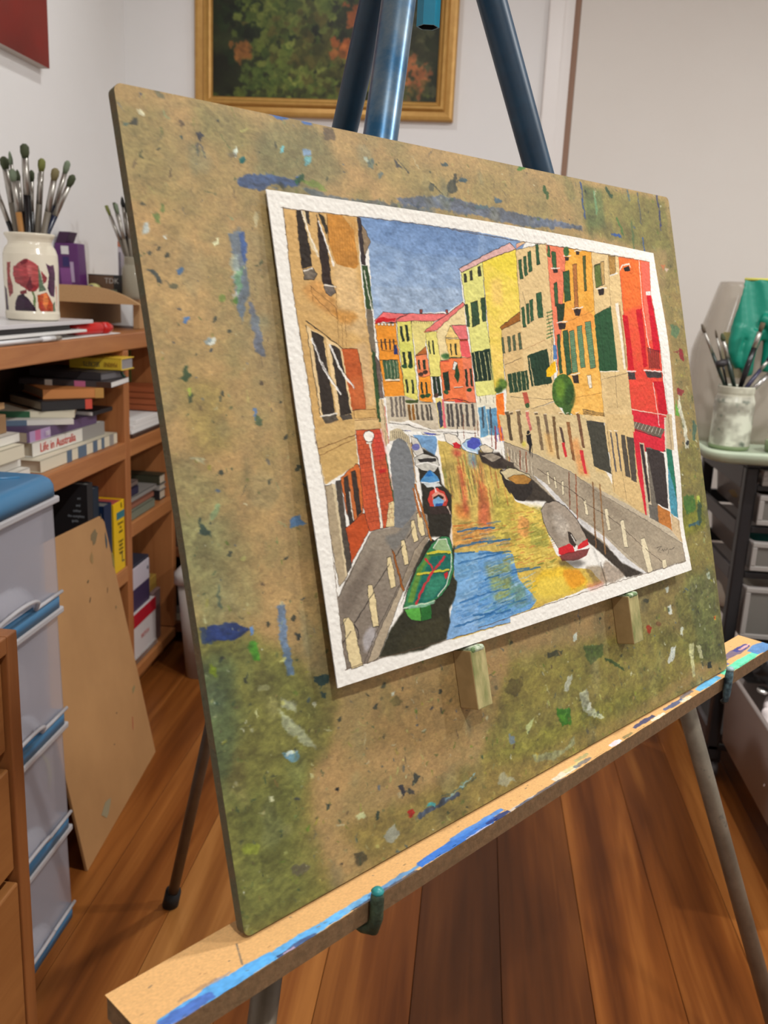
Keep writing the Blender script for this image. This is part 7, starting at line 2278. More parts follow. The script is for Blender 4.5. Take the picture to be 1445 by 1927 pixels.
bk_ = book('large black book with pale lines of print on its cover', (-0.937, 2.10, 0.4125), (0, 0, 0.285), (-0.22, 0, 0), (0, 0.036, 0), c_blk, page=flat('dim_page', 120, 118, 112, 0.9))
for k, (t_, zz_) in enumerate((('art', 0.662), ('and', 0.644), ('colour', 0.630), ('the complete', 0.616), ('guide', 0.604))):
    lettering(t_, (-0.966 + 0.003 * (3 - k), 2.0985, zz_), (1, 0, 0), (0, 0, 1), 0.010, t_pale, bk_, squeeze=0.8)
tag(MB().box(-1.1, -0.97, 1.86, 1.95, 0.70, 0.712).build('olive_card', flat('olive_strip', 120, 116, 40, 0.7), None), 'olive strip of card lying under the middle shelf', 'card') if False else None

# bottom right bay: boxes
wr = thing('red_white_carton', 'white spiral-bound pad with a red band at the bottom of the narrow bay', 'notepad', (-1.0, 2.5, 0.0785))
MB().box(-1.13, -0.948, 2.418, 2.60, 0.092, 0.236).build('pad', flat('pad_white', 216, 208, 206, 0.6), wr, bevel=0.001)
MB().box(-0.9485, -0.947, 2.418, 2.60, 0.195, 0.236).build('red_band', flat('pad_red', 186, 26, 44, 0.5), wr)
for k in range(13):
    b = MB()
    yk = 2.425 + k * 0.0138
    b.tube([(-0.95 + 0.009 * math.cos(a), yk, 0.0905 + 0.0105 * math.sin(a)) for a in [j * math.pi / 5 for j in range(11)]], 0.0012, 6)
    b.build('spiral_ring', M_chrome, wr)
lettering('SKETCH', (-0.9468, 2.505, 0.15), (0, 1, 0), (0, 0, 1), 0.018, flat('print_coral', 206, 110, 104), wr)
tag(MB().box(-1.13, -0.955, 2.602, 2.665, 0.0785, 0.245).build('grey_box', flat('box_rose_grey', 130, 104, 100, 0.6), None, bevel=0.002), 'grey-pink box beside the red-banded pad', 'box')
tag(MB().box(-1.12, -0.956, 2.42, 2.575, 0.2365, 0.305).build('purple_carton', flat('carton_plum', 66, 52, 84, 0.5), None, bevel=0.002), 'dark purple box on top of the red-banded pad', 'box')
wl = thing('white_box', 'white box with a dark lid on the dark purple box', 'box', (-1.03, 2.5, 0.3055))
MB().box(-1.11, -0.955, 2.42, 2.572, 0.3055, 0.372).build('body', flat('box_lilac_white', 206, 198, 208, 0.5), wl, bevel=0.003)
MB().box(-1.11, -0.956, 2.421, 2.571, 0.372, 0.382).build('lid', flat('box_dark_lid', 60, 62, 76, 0.4), wl, bevel=0.002)
b = MB()
b.lathe([(0, 0), (0.006, 0), (0.006, 0.001), (0, 0.001)], (-0.9545, 2.555, 0.345), (1, 0, 0), seg=16)
b.build('mark', flat('mark_grey', 110, 106, 116), wl)
tag(MB().box(-1.1, -0.965, 2.60, 2.66, 0.2455, 0.29).build('yellow_box', flat('box_mustard', 168, 132, 56, 0.6), None, bevel=0.002), 'mustard box behind the dark purple box', 'box')
# corner bookcase contents
nb = book('black book with NA in white on its spine in the corner bookcase', (-1.03, 2.815, 0.130), (0.2, 0, 0), (0, 0.17, 0), (0, 0, 0.088), c_blk)
lettering('NA', (-0.995, 2.8135, 0.165), (1, 0, 0), (0, 0, 1), 0.034, flat('print_steel', 150, 152, 160), nb)
book('pale-edged book under the black NA book', (-1.05, 2.815, 0.103), (0.24, 0, 0), (0, 0.18, 0), (0, 0, 0.026), c_blk, stripe=[(0.0, 1.0, c_gry)])
book('cream magazine lowest in the corner bookcase', (-1.06, 2.815, 0.0755), (0.24, 0, 0), (0, 0.19, 0), (0, 0, 0.027), c_cre)
for i, (lab, mm) in enumerate((('dark box file on the corner bookcase shelf', c_blk), ('brown box file on the corner bookcase shelf', c_brn))):
    tag(MB().box(-1.15 + i * 0.13, -1.03 + i * 0.13, 2.82, 3.0, 0.3355, 0.55).build('box_file', mm, None, bevel=0.002), lab, 'box file')
# pale lidded bin in front of the corner bookcase
bn = thing('lidded_bin', 'tall pale plastic bin with a lid standing by the corner bookcase', 'bin', (-0.73, 2.62, 0))
def rrect(x0, x1, y0, y1, r, n=5):
    q = []
    for cx, cy, a0 in ((x0 + r, y0 + r, 180), (x1 - r, y0 + r, 270), (x1 - r, y1 - r, 0), (x0 + r, y1 - r, 90)):
        for j in range(n + 1):
            a = math.radians(a0 + 90 * j / n)
            q.append((cx + r * math.cos(a), cy + r * math.sin(a)))
    return q
def loft(b, rings, mi=0, cap0=True, cap1=True, sm=True):
    n = len(rings[0])
    vs = [p for r in rings for p in r]
    fs = [(i * n + k, i * n + (k + 1) % n, (i + 1) * n + (k + 1) % n, (i + 1) * n + k) for i in range(len(rings) - 1) for k in range(n)]
    if cap0:
        fs.append(tuple(range(n))[::-1])
    if cap1:
        fs.append(tuple((len(rings) - 1) * n + k for k in range(n)))
    return b.add(vs, fs, mi, sm)
M_bin = flat('bin_plastic', 176, 166, 158, 0.35)
b = MB()
loft(b, [[(x, y, 0.0) for x, y in rrect(-0.835, -0.645, 2.53, 2.72, 0.03)], [(x, y, 0.31) for x, y in rrect(-0.855, -0.625, 2.51, 2.74, 0.03)]])
b.build('body', M_bin, bn)
b = MB()
loft(b, [[(x, y, z_) for x, y in rrect(-0.862 + i_, -0.618 - i_, 2.503 + i_, 2.747 - i_, 0.03)] for z_, i_ in ((0.31, 0.0), (0.345, 0.0), (0.358, 0.012), (0.362, 0.03))])
b.build('lid', flat('bin_lid', 200, 194, 190, 0.35), bn)

# red canvas on the left wall
rcv = thing('red_canvas', 'dark red abstract canvas hanging high on the left wall', 'painting', (-1.18, 1.9, 1.72))
S = Sheet(240, 160, 1.0, 0.6, (118, 44, 36), 71)
gg = smooth_noise(160, 240, 40, 3)[..., None]
S.img = S.img * (0.85 + 0.3 * gg) + np.array((10, -4, -4), np.float32) * smooth_noise(160, 240, 14, 9)[..., None]
S.line([2900, 2300, 3300, 2600, 3700, 2700], (70, 22, 22), 0.5, 5)
S.line([2600, 3000, 3000, 2900, 3400, 3100], (150, 60, 44), 0.4, 6)
yy_ = np.linspace(1.46, 2.462, 240)[None, :, None]
zz_ = np.linspace(2.32, 1.7195, 160)[:, None, None]
P = np.zeros((160, 240, 3))
P[..., 0] = -1.1612
P[..., 1:2] = yy_
P[..., 2:3] = zz_
me = colour_grid('painted_face', P - np.array(rcv.location), S.img, (1, 1, 1), painted('red_oil', 'paint', 0.6, bump=0.3, bump_scale=90, dist=0.002))
o_ = bpy.data.objects.new('painted_face', me)
C.objects.link(o_)
o_.parent = rcv
MB().box(-1.1895, -1.1615, 1.46, 2.462, 1.7195, 2.32).build('stretched_edge', flat('canvas_white', 198, 190, 182, 0.8), rcv)

# gilt-framed landscape on the back wall
gf = thing('framed_landscape', 'woodland oil painting in a gilt frame on the back wall', 'painting', (-0.54, 3.06, 1.72))
M_gold = mat('gilt', srgb(200, 156, 84), 0.42, 0.3, noise=(40, srgb(184, 138, 70), 0.3))
x0, x1, z0, z1 = -0.953, -0.126, 1.7195, 2.36
fprof = [(0.0, 0.0), (0.0, 0.020), (0.004, 0.026), (0.012, 0.0275), (0.022, 0.0255), (0.028, 0.024), (0.0295, 0.030), (0.034, 0.034), (0.040, 0.034), (0.0435, 0.029), (0.046, 0.023), (0.052, 0.020), (0.056, 0.014), (0.056, 0.008)]
for side in range(4):
    cor = [(x0, z0), (x1, z0), (x1, z1), (x0, z1)]
    dirs = [(1, 1), (-1, 1), (-1, -1), (1, -1)]
    a, c_ = cor[side], cor[(side + 1) % 4]
    da, dc = dirs[side], dirs[(side + 1) % 4]
    va = [(a[0] + da[0] * w, 3.06 - d_, a[1] + da[1] * w) for w, d_ in fprof]
    vc = [(c_[0] + dc[0] * w, 3.06 - d_, c_[1] + dc[1] * w) for w, d_ in fprof]
    n = len(fprof)
    b = MB()
    b.add(va + vc, [(i, i + 1, n + i + 1, n + i) for i in range(n - 1)] + [tuple(range(n)), tuple(range(n, 2 * n))], 0, False)
    b.build('frame_rail', M_gold, gf)
GW, GH = 360, 280
S = Sheet(GW, GH, 0.717, 0.53, (34, 40, 22), 81)
S.img = S.img * (0.6 + 0.8 * smooth_noise(GH, GW, 30, 82))[..., None]
rng = random.Random(12)
def dab(cx, cy, sx, sy, n_, cols, rmin, rmax, al=0.8):
    for _ in range(n_):
        x, y = cx + rng.gauss(0, sx), cy + rng.gauss(0, sy)
        r = rng.uniform(rmin, rmax)
        q = []
        for j in range(7):
            t_ = j * 2 * math.pi / 7
            q += [x + r * math.cos(t_) * rng.uniform(0.6, 1.3), y + r * 1.3 * math.sin(t_) * rng.uniform(0.6, 1.3)]
        S.poly(q, rng.choice(cols), al, 0, None, 0.3)
# coordinates 0..4000 over the painted area; its lower two fifths lie in the photograph
dab(700, 1500, 500, 700, 200, [(26, 40, 20), (34, 50, 24), (20, 30, 18)], 60, 160)
dab(1500, 2000, 500, 800, 420, [(92, 104, 44), (112, 122, 56), (78, 92, 40), (64, 80, 34)], 40, 110)
dab(1600, 3400, 350, 330, 240, [(96, 110, 46), (120, 128, 60), (72, 88, 38)], 35, 90)
dab(2100, 3000, 500, 500, 160, [(74, 74, 34), (90, 84, 40), (60, 64, 30)], 40, 100)
dab(2400, 2500, 120, 400, 50, [(40, 48, 26), (30, 36, 22)], 50, 110)
dab(2650, 2250, 110, 170, 46, [(168, 92, 48), (158, 86, 42)], 50, 110)
dab(2520, 2900, 150, 90, 44, [(160, 84, 40), (166, 96, 48), (130, 74, 36)], 45, 100)
dab(2650, 3280, 160, 220, 60, [(104, 104, 46), (120, 116, 52)], 40, 90)
dab(560, 2950, 90, 100, 26, [(128, 84, 42), (140, 92, 46)], 40, 80)
dab(900, 3500, 220, 220, 60, [(60, 78, 34), (80, 96, 44)], 40, 80)
dab(3400, 3100, 260, 520, 190, [(60, 62, 40), (78, 80, 54), (50, 54, 34)], 45, 110)
dab(3600, 3450, 130, 160, 50, [(150, 88, 52), (166, 100, 60)], 40, 80)
dab(3300, 3700, 250, 120, 60, [(120, 92, 50), (90, 84, 44), (70, 76, 40)], 35, 70)
dab(1900, 3900, 900, 60, 120, [(50, 54, 26), (84, 96, 40)], 35, 70)
S.img = S.img * (0.9 + 0.2 * smooth_noise(GH, GW, 3, 4))[..., None]
S.waver(9, 7)
S.waver(4, 3)
S.img = np.stack([box_blur(S.img[..., k_], 1, 1) for k_ in range(3)], -1)
P = np.zeros((GH, GW, 3))
P[..., 0] = np.linspace(x0 + 0.055, x1 - 0.055, GW)[None, :]
P[..., 1] = 3.06 - 0.0095
P[..., 2] = np.linspace(z1 - 0.055, z0 + 0.055, GH)[:, None]
me = colour_grid('canvas', P - np.array(gf.location), S.img, (1, 1, 1), painted('landscape_oil', 'paint', 0.5, bump=0.3, bump_scale=150, dist=0.001))
o_ = bpy.data.objects.new('canvas', me)
C.objects.link(o_)
o_.parent = gf

# ---------------------------------------------------------------- plastic drawer tower
XT = -0.70
tw = thing('drawer_tower', 'clear plastic drawer tower with blue lid and blue dividers beside the wooden drawers', 'drawers', (-0.88, 1.27, 0))
M_milky = clear_plastic('clear_drawer', srgb(206, 204, 212), 0.52, 0.25, 0.35)
M_lip = clear_plastic('drawer_lip', srgb(214, 212, 214), 0.10, 0.25, 0.3)
M_tower_blue = flat('tower_blue', 60, 116, 156, 0.35)
TY0, TY1, TXB = 1.09, 1.45, -1.10
M_inside = flat('drawer_inside_white', 190, 188, 196, 0.6)
lv = [0.0, 0.195, 0.407, 0.631, 0.832]
for k in range(4):
    z0, z1 = lv[k], lv[k + 1]
    b = MB()
    loft(b, [[(x, y, z0 + zz_) for x, y in rrect(TXB, XT + ins, TY0 - ins, TY1 + ins, 0.014)] for zz_, ins in ((0.0, 0.001), (0.022, 0.001))])
    b.build('blue_divider', M_tower_blue, tw)
    b = MB()
    loft(b, [[(x, y, z) for x, y in rrect(TXB + 0.01, XT - 0.02, TY0 + 0.008, TY1 - 0.008, 0.012)] for z in (z0 + 0.0225, z1 - 0.004)], cap0=False, cap1=False)
    b.build('shell', M_milky, tw)
    # drawer: box with a front panel, rims and a hooded hand hold
    b = MB()
    yc, hw, hz = 1.268, 0.088, 0.058
    zb = z0 + 0.024
    ny_, nz_ = 72, 44
    idx_ = {}
    for iz in range(nz_ + 1):
        for iy in range(ny_ + 1):
            y = TY0 + 0.004 + (TY1 - TY0 - 0.008) * iy / ny_
            zz_ = zb + (z1 - 0.012 - zb) * iz / nz_
            e = 1 - ((y - yc) / hw) ** 2 - (max(0, zz_ - zb) / hz) ** 2
            bulge = 0.026 * math.sqrt(e) if e > 0 else 0.0
            idx_[(iz, iy)] = len(b.v)
            b.v.append((XT - 0.004 - 0.004 * iz / nz_ + bulge, y, zz_))
    for iz in range(nz_):
        for iy in range(ny_):
            y = TY0 + 0.004 + (TY1 - TY0 - 0.008) * (iy + 0.5) / ny_
            zz_ = zb + (z1 - 0.012 - zb) * (iz + 0.5) / nz_
            if abs(y - yc) < hw and zz_ - zb < 0.034 * math.sqrt(1 - ((y - yc) / hw) ** 2):
                continue
            b.f.append([idx_[(iz, iy)], idx_[(iz, iy + 1)], idx_[(iz + 1, iy + 1)], idx_[(iz + 1, iy)]])
            b.m.append(0)
            b.smooth.append(True)
    dr = b.build('drawer', M_milky, tw, solid=0.0025, label='milky drawer front with a hooded hand hold')
    b = MB()
    n_ = 20
    b.tube([(XT + 0.0015, TY0, zb + 0.003), (XT + 0.0015, yc - hw - 0.004, zb + 0.003)] + [(XT + 0.001 + 0.021 * math.sqrt(max(0, 1 - (j / 10 - 1) ** 2)), yc + (j / 10 - 1) * hw, zb + 0.002 + 0.034 * math.sqrt(max(0, 1 - (j / 10 - 1) ** 2))) for j in range(n_ + 1)] + [(XT + 0.0015, yc + hw + 0.004, zb + 0.003), (XT + 0.0015, TY1, zb + 0.003)], 0.0034, 8)
    b.build('rim', M_lip, dr)
    MB().box(XT - 0.016, XT + 0.003, TY0 - 0.002, TY1 + 0.004, z1 - 0.013, z1 - 0.001).build('lip', M_lip, dr, bevel=0.003)
    MB().box(TXB + 0.03, XT - 0.03, TY1 - 0.016, TY1 - 0.013, zb, z1 - 0.02).build('side', M_milky, dr)
    MB().box(TXB + 0.03, XT - 0.012, TY0 + 0.013, TY1 - 0.013, zb, zb + 0.003).build('bottom', M_inside, dr)
b = MB()
loft(b, [[(x, y, z) for x, y in rrect(TXB - 0.002, XT + 0.002 - i_, TY0 - 0.004 + i_, TY1 + 0.004 - i_, 0.022)] for z, i_ in ((0.834, 0.0), (0.852, 0.001), (0.862, 0.005), (0.868, 0.012), (0.869, 0.02))])
ld = b.build('lid', M_tower_blue, tw, label='blue plastic lid')
for y in (1.16, 1.27, 1.38):
    b = MB()
    b.tube([(-0.79, y - 0.02, 0.8695), (-0.74, y + 0.02, 0.8695)], 0.0028, 8)
    b.build('rib', M_tower_blue, ld)
# contents
pr = thing('paper_roll', 'white roll of paper inside the second plastic drawer', 'roll', (-0.79, 1.30, 0.435))
b = MB()
b.lathe([(0.014, 0), (0.058, 0), (0.060, 0.003), (0.060, 0.099), (0.058, 0.102), (0.014, 0.102), (0.014, 0)], (-0.735, 1.355, 0.492), (-1, -0.25, 0), seg=32)
b.build('roll', M_white, pr)
yt = MB()
yt.tube([(-0.716, 1.375, 0.385), (-0.716, 1.40, 0.35), (-0.716, 1.408, 0.32), (-0.716, 1.405, 0.29)], [0.002, 0.004, 0.004, 0.002], 8)
tag(yt.build('yellow_ribbon', flat('ribbon_yellow', 206, 210, 120, 0.6), None), 'pale yellow ribbon seen through the third plastic drawer', 'ribbon')
cc = thing('cloth_bundle', 'grey cloth bundle dimly seen in the top plastic drawer', 'cloth', (-0.9, 1.25, 0.66))
b = MB()
loft(b, [[(x + 0.006 * math.sin(9 * y + z * 40), y, z) for x, y in rrect(-1.05 + i_, -0.80 - i_, 1.14 + i_, 1.385 - i_, 0.05)] for z, i_ in ((0.660, 0.0), (0.72, 0.004), (0.755, 0.03), (0.765, 0.07))])
b.build('cloth', flat('cloth_grey', 120, 118, 130, 0.9), cc, sub=1)
bp = thing('dark_pot', 'small black pot on the blue lid of the plastic tower', 'pot', (-0.80, 1.298, 0.8695))
b = MB()
b.lathe([(0, 0), (0.03, 0), (0.032, 0.004), (0.033, 0.036), (0.03, 0.04), (0.028, 0.036), (0.026, 0.006), (0, 0.006)], (-0.772, 1.262, 0.8698), seg=28)
b.build('pot', flat('pot_navy', 22, 24, 44, 0.3), bp)

# leaning fibreboard
b = MB()
q = [Vector((-0.728, 1.576, 0.0)), Vector((-0.762, 2.076, 0.0)), Vector((-0.8775, 2.062, 0.618)), Vector((-0.8795, 2.045, 0.6355)), Vector((-0.8540, 1.58, 0.668))]
b.prism(q, Vector((-0.007, 0, -0.0013)))
lb_ = thing('leaning_board', 'pale fibreboard sheet leaning against the bookcase', 'board', (-0.8, 1.83, 0))
b.build('panel', mat('fibreboard_face', srgb(184, 140, 90), 0.7, noise=(5, srgb(166, 124, 78), 0.2), bump=0.05), lb_, bevel=0.001, segs=1)
fn = (q[1] - q[0]).cross(q[4] - q[0]).normalized()
if fn.x < 0:
    fn = -fn
for (fa, fb, ln, wd, an, cc_) in ((0.80, 0.90, 0.05, 0.03, 0.4, (120, 104, 72)), (0.93, 0.86, 0.04, 0.012, 1.2, (52, 74, 84)), (0.93, 0.95, 0.016, 0.005, 1.2, (70, 70, 62)), (0.72, 0.84, 0.03, 0.02, 0.9, (150, 120, 74)), (0.97, 0.78, 0.05, 0.014, 1.4, (136, 124, 60)), (0.60, 0.72, 0.022, 0.004, 0.7, (80, 62, 44)), (0.82, 0.70, 0.02, 0.003, 0.8, (80, 62, 44)), (0.78, 0.20, 0.035, 0.004, 1.1, (170, 66, 56)), (0.62, 0.30, 0.006, 0.004, 0, (80, 70, 60)), (0.52, 0.22, 0.006, 0.004, 0, (80, 70, 60)), (0.88, 0.30, 0.03, 0.012, 0.3, (140, 126, 84)), (0.30, 0.08, 0.07, 0.03, 0.2, (150, 140, 110)), (0.62, 0.78, 0.014, 0.006, 0.2, (110, 92, 60)), (0.88, 0.62, 0.01, 0.006, 0.5, (110, 100, 70))):
    e1 = (q[1] - q[0]).normalized()
    e2 = fn.cross(e1)
    if e2.z < 0:
        e2 = -e2
    base = q[0] + (q[1] - q[0]) * fa + (q[4] - q[0]) * fb
    d1 = e1 * math.cos(an) + e2 * math.sin(an)
    d2 = fn.cross(d1)
    rn = random.Random(int(fa * 100))
    pts_ = [base + fn * 0.0004 + d1 * (ln / 2 * math.cos(t_ * math.pi / 6) * rn.uniform(0.6, 1.1)) + d2 * (wd / 2 * math.sin(t_ * math.pi / 6) * rn.uniform(0.6, 1.2)) for t_ in range(12)]
    MB().prism(pts_, fn * 0.0004).build('paint_mark', flat('mark_%d_%d_%d' % cc_, *cc_, 0.7), lb_)

# wooden drawers in the near left corner
wd_ = thing('chest_of_drawers', 'honey-coloured wooden chest of drawers in the near left corner', 'drawers', (-0.8, 0.75, 0))
M_chest = wood('cabinet_wood', srgb(138, 84, 44), srgb(160, 102, 56), 0.4, axis=2, scale=26, grain=12)
M_chest_front = wood('cabinet_drawer_wood', srgb(150, 96, 50), srgb(172, 116, 64), 0.4, axis=1, scale=26, grain=12)
CX, CY = -0.55, 1.015
MB().box(-1.05, CX, CY - 0.026, CY, 0.0, 0.765).build('side', M_chest, wd_, bevel=0.002)
MB().box(-1.05, CX, 0.45, 0.476, 0.0, 0.765).build('side', M_chest, wd_, bevel=0.002)
MB().box(-1.05, CX, 0.476, CY - 0.026, 0.742, 0.765).build('top', M_chest, wd_, bevel=0.002)
MB().box(-1.05, CX - 0.005, 0.476, CY - 0.026, 0.03, 0.05).build('bottom', M_chest, wd_)
MB().box(-1.05, -1.03, 0.476, CY - 0.026, 0.05, 0.742).build('back', M_chest, wd_)
for zb, zt_, ox in ((0.612, 0.733, -0.006), (0.442, 0.588, -0.004), (0.05, 0.424, 0.0)):
    MB().box(CX - 0.022 + ox, CX + ox, 0.482, CY - 0.031, zb, zt_).build('drawer_front', M_chest_front, wd_, bevel=0.003)
    MB().box(-1.0, CX - 0.022 + ox, 0.50, CY - 0.05, zb + 0.004, zb + 0.012).build('drawer_bottom', M_chest_front, wd_)

# ---------------------------------------------------------------- trolley on the right
TX, TYF, TYB_ = 0.66, 2.20, 2.63
tl = thing('drawer_trolley', 'black plastic drawer trolley with clear drawers, the lowest pulled open', 'trolley', (0.85, 2.42, 0))
M_trolley = flat('trolley_black', 24, 23, 25, 0.4)
M_trolley_side = flat('trolley_side_grey', 62, 57, 58, 0.45)
M_smoky = clear_plastic('smoky_drawer', srgb(176, 168, 164), 0.25, 0.25, 0.3)
TXR = 1.02
for x in (TX, TXR - 0.03):
    for y in (TYF, TYB_ - 0.03):
        MB().box(x, x + 0.03, y, y + 0.03, 0.06, 0.828).build('post', M_trolley, tl, bevel=0.004)
for z0, z1 in ((0.775, 0.828), (0.668, 0.684), (0.553, 0.568), (0.375, 0.392), (0.105, 0.13)):
    MB().box(TX + 0.03, TXR - 0.03, TYF + 0.002, TYF + 0.02, z0 if z0 < .7 else 0.772, z1 if z1 < .8 else 0.786).build('rail', M_trolley, tl, bevel=0.002)
for z0, z1 in ((0.772, 0.828), (0.655, 0.69), (0.54, 0.575), (0.36, 0.40), (0.09, 0.14)):
    MB().box(TX, TX + 0.012, TYF + 0.03, TYB_ - 0.03, z0, z1).build('side_rail', M_trolley_side, tl, bevel=0.002)
    MB().box(TX + 0.012, TXR, TYB_ - 0.02, TYB_ - 0.005, z0, z1).build('back_rail', M_trolley, tl)
MB().box(TX, TXR, TYF, TYB_, 0.828, 0.840).build('top', M_trolley, tl, bevel=0.003)
MB().box(TX, TXR, TYF, TYB_, 0.085, 0.10).build('base', M_trolley, tl, bevel=0.003)
for x in (TX + 0.03, TXR - 0.03):
    for y in (TYF + 0.03, TYB_ - 0.03):
        b = MB()
        b.lathe([(0, -0.009), (0.02, -0.009), (0.0235, -0.006), (0.0235, 0.006), (0.02, 0.009), (0, 0.009)], (x, y, 0.0236), (1, 0, 0), seg=20)
        c_ = b.build('castor', flat('castor_grey', 70, 68, 68, 0.5), tl)
        MB().box(x - 0.014, x + 0.014, y - 0.01, y + 0.01, 0.04, 0.086).build('castor_fork', M_trolley, c_)
def open_box(b, x0, x1, y0, y1, z0, z1, t_=0.003, taper=0.006):
    """tray with four walls and a bottom, slightly tapered"""
    o0, o1 = rrect(x0 + taper, x1 - taper, y0 + taper, y1 - taper, 0.012), rrect(x0, x1, y0, y1, 0.012)
    i0, i1 = rrect(x0 + taper + t_, x1 - taper - t_, y0 + taper + t_, y1 - taper - t_, 0.010), rrect(x0 + t_, x1 - t_, y0 + t_, y1 - t_, 0.010)
    loft(b, [[(x, y, z0) for x, y in o0], [(x, y, z1 - 0.012) for x, y in o1], [(x, y, z1) for x, y in rrect(x0 - 0.006, x1 + 0.006, y0 - 0.006, y1 + 0.006, 0.014)], [(x, y, z1) for x, y in i1], [(x, y, z0 + t_) for x, y in i0]])
for z0, z1, mm in ((0.690, 0.766, M_smoky), (0.575, 0.650, M_smoky), (0.400, 0.535, M_smoky), (0.786, 0.826, M_smoky)):
    b = MB()
    open_box(b, TX + 0.036, TXR - 0.036, TYF - 0.004, TYB_ - 0.03, z0, z1)
    dd_ = b.build('drawer', mm, tl, label='clear drawer pushed in')
    fa, fb, fc, fd = TX + 0.036, TXR - 0.036, z0 + 0.002, z1 - 0.002
    w_ = 0.012
    MB().box(fa, fb, TYF - 0.014, TYF - 0.005, fd - w_, fd).box(fa, fb, TYF - 0.014, TYF - 0.005, fc, fc + w_).box(fa, fa + w_, TYF - 0.014, TYF - 0.005, fc + w_, fd - w_).box(fb - w_, fb, TYF - 0.014, TYF - 0.005, fc + w_, fd - w_).build('face_frame', clear_plastic('drawer_frame_plastic', srgb(168, 162, 156), 0.05, 0.3, 0.2), dd_, bevel=0.002)
    MB().box(fa + w_, fb - w_, TYF - 0.009, TYF - 0.007, fc + w_, fd - w_).build('face_pane', clear_plastic('drawer_pane_plastic', srgb(150, 146, 138), 0.5, 0.2, 0.3), dd_)
b = MB()
open_box(b, TX + 0.004, TXR - 0.03, 1.60, 2.16, 0.145, 0.345, 0.004, 0.012)
od = b.build('open_drawer', clear_plastic('open_drawer_plastic', srgb(170, 158, 152), 0.12, 0.3, 0.25), tl, label='lowest drawer pulled far out, full of white paper towel')
# crumpled things in the drawers
def crumple(name, c, r, mm, lab, cat, seed, sz=1.0, res=3):
    rn = random.Random(seed)
    bm = bmesh.new()
    bmesh.ops.create_icosphere(bm, subdivisions=res, radius=1.0)
    dirs = [Vector((rn.gauss(0, 1), rn.gauss(0, 1), rn.gauss(0, 1))).normalized() for _ in range(16)]
    for v in bm.verts:
        n_ = v.co.normalized()
        f_ = 1.0
        for i_, d_ in enumerate(dirs):
            f_ += 0.06 * math.sin(5 * n_.dot(d_) + i_) + 0.05 * abs(math.sin(9 * n_.dot(d_) + 2 * i_)) - 0.025
        v.co = Vector((n_.x * r[0] * f_, n_.y * r[1] * f_, max(-r[2] * 0.8, n_.z * r[2] * f_)))
    me_ = bpy.data.meshes.new(name)
    bm.to_mesh(me_)
    bm.free()
    for p_ in me_.polygons:
        p_.use_smooth = True
    me_.materials.append(mm)
    o2 = bpy.data.objects.new(name, me_)
    o2.location = c
    C.objects.link(o2)
    return tag(o2, lab, cat)
M_towel = mat('paper_towel', srgb(226, 216, 214), 0.9, bump=0.5, bump_scale=60)
crumple('paper_towel', (0.78, 1.80, 0.255), (0.085, 0.14, 0.095), M_towel, 'crumpled white paper towel filling the open trolley drawer', 'paper towel', 3, res=5)
crumple('paper_towel', (0.80, 2.03, 0.25), (0.07, 0.055, 0.08), M_towel, 'small wad of paper towel at the back of the open drawer', 'paper towel', 8, res=5)
crumple('black_bag', (0.79, 2.09, 0.365), (0.10, 0.055, 0.05), flat('bag_black', 16, 16, 18, 0.3), 'crumpled black bag over the back of the open drawer', 'bag', 5)
crumple('rag', (0.80, 2.36, 0.612), (0.08, 0.09, 0.03), flat('rag_teal', 40, 110, 104, 0.9), 'teal stained rag inside the third trolley drawer', 'rag', 6)
crumple('rag', (0.78, 2.35, 0.725), (0.08, 0.09, 0.028), flat('rag_khaki', 120, 100, 66, 0.9), 'khaki rag inside the second trolley drawer', 'rag', 9)
crumple('rag', (0.80, 2.38, 0.452), (0.10, 0.12, 0.045), flat('rag_pale', 206, 196, 180, 0.9), 'pale cloth inside the deep trolley drawer', 'rag', 11)
lidn = thing('metal_lid', 'shiny round tin lid lying on the paper towel', 'lid', (0.70, 2.045, 0.345))
b = MB()
b.lathe([(0, 0.0), (0.012, 0.0), (0.013, 0.002), (0.013, 0.006), (0.0, 0.007)], (0.715, 2.03, 0.332), (0.1, -0.2, 1), seg=20)
b.build('tin', M_chrome, lidn)

# green tray, clear jug, glove and paint jar on the trolley
M_tray = mat('tray_green', srgb(186, 198, 172), 0.45, noise=(16, srgb(170, 184, 160), 0.3))
gt = thing('green_tray', 'pale green plastic tray on top of the drawer trolley', 'tray', (0.8, 2.36, 0.8405))
b = MB()
loft(b, [[(x, y, z) for x, y in rrect(0.545 + i_, 1.08 - i_, 2.135 + i_, 2.66 - i_, 0.05)] for z, i_ in ((0.8405, 0.03), (0.848, 0.008), (0.866, 0.0), (0.872, 0.003), (0.872, 0.014), (0.862, 0.024), (0.850, 0.034))])
g_ = b.build('tray', M_tray, gt, bevel=0)
b = MB()
b.lathe([(0, 0), (0.022, 0.0), (0.022, 0.0012), (0, 0.0012)], (0.665, 2.205, 0.8502), seg=24)
b.build('paint_spot', M_black, gt, label='round dark paint spot')
M_jug = clear_plastic('clouded_jug', srgb(206, 196, 182), 0.55, 0.15, 0.4)
jg = thing('clear_jug', 'big clouded clear plastic container with sloping shoulders on the green tray', 'container', (0.75, 2.52, 0.8505))
b = MB()
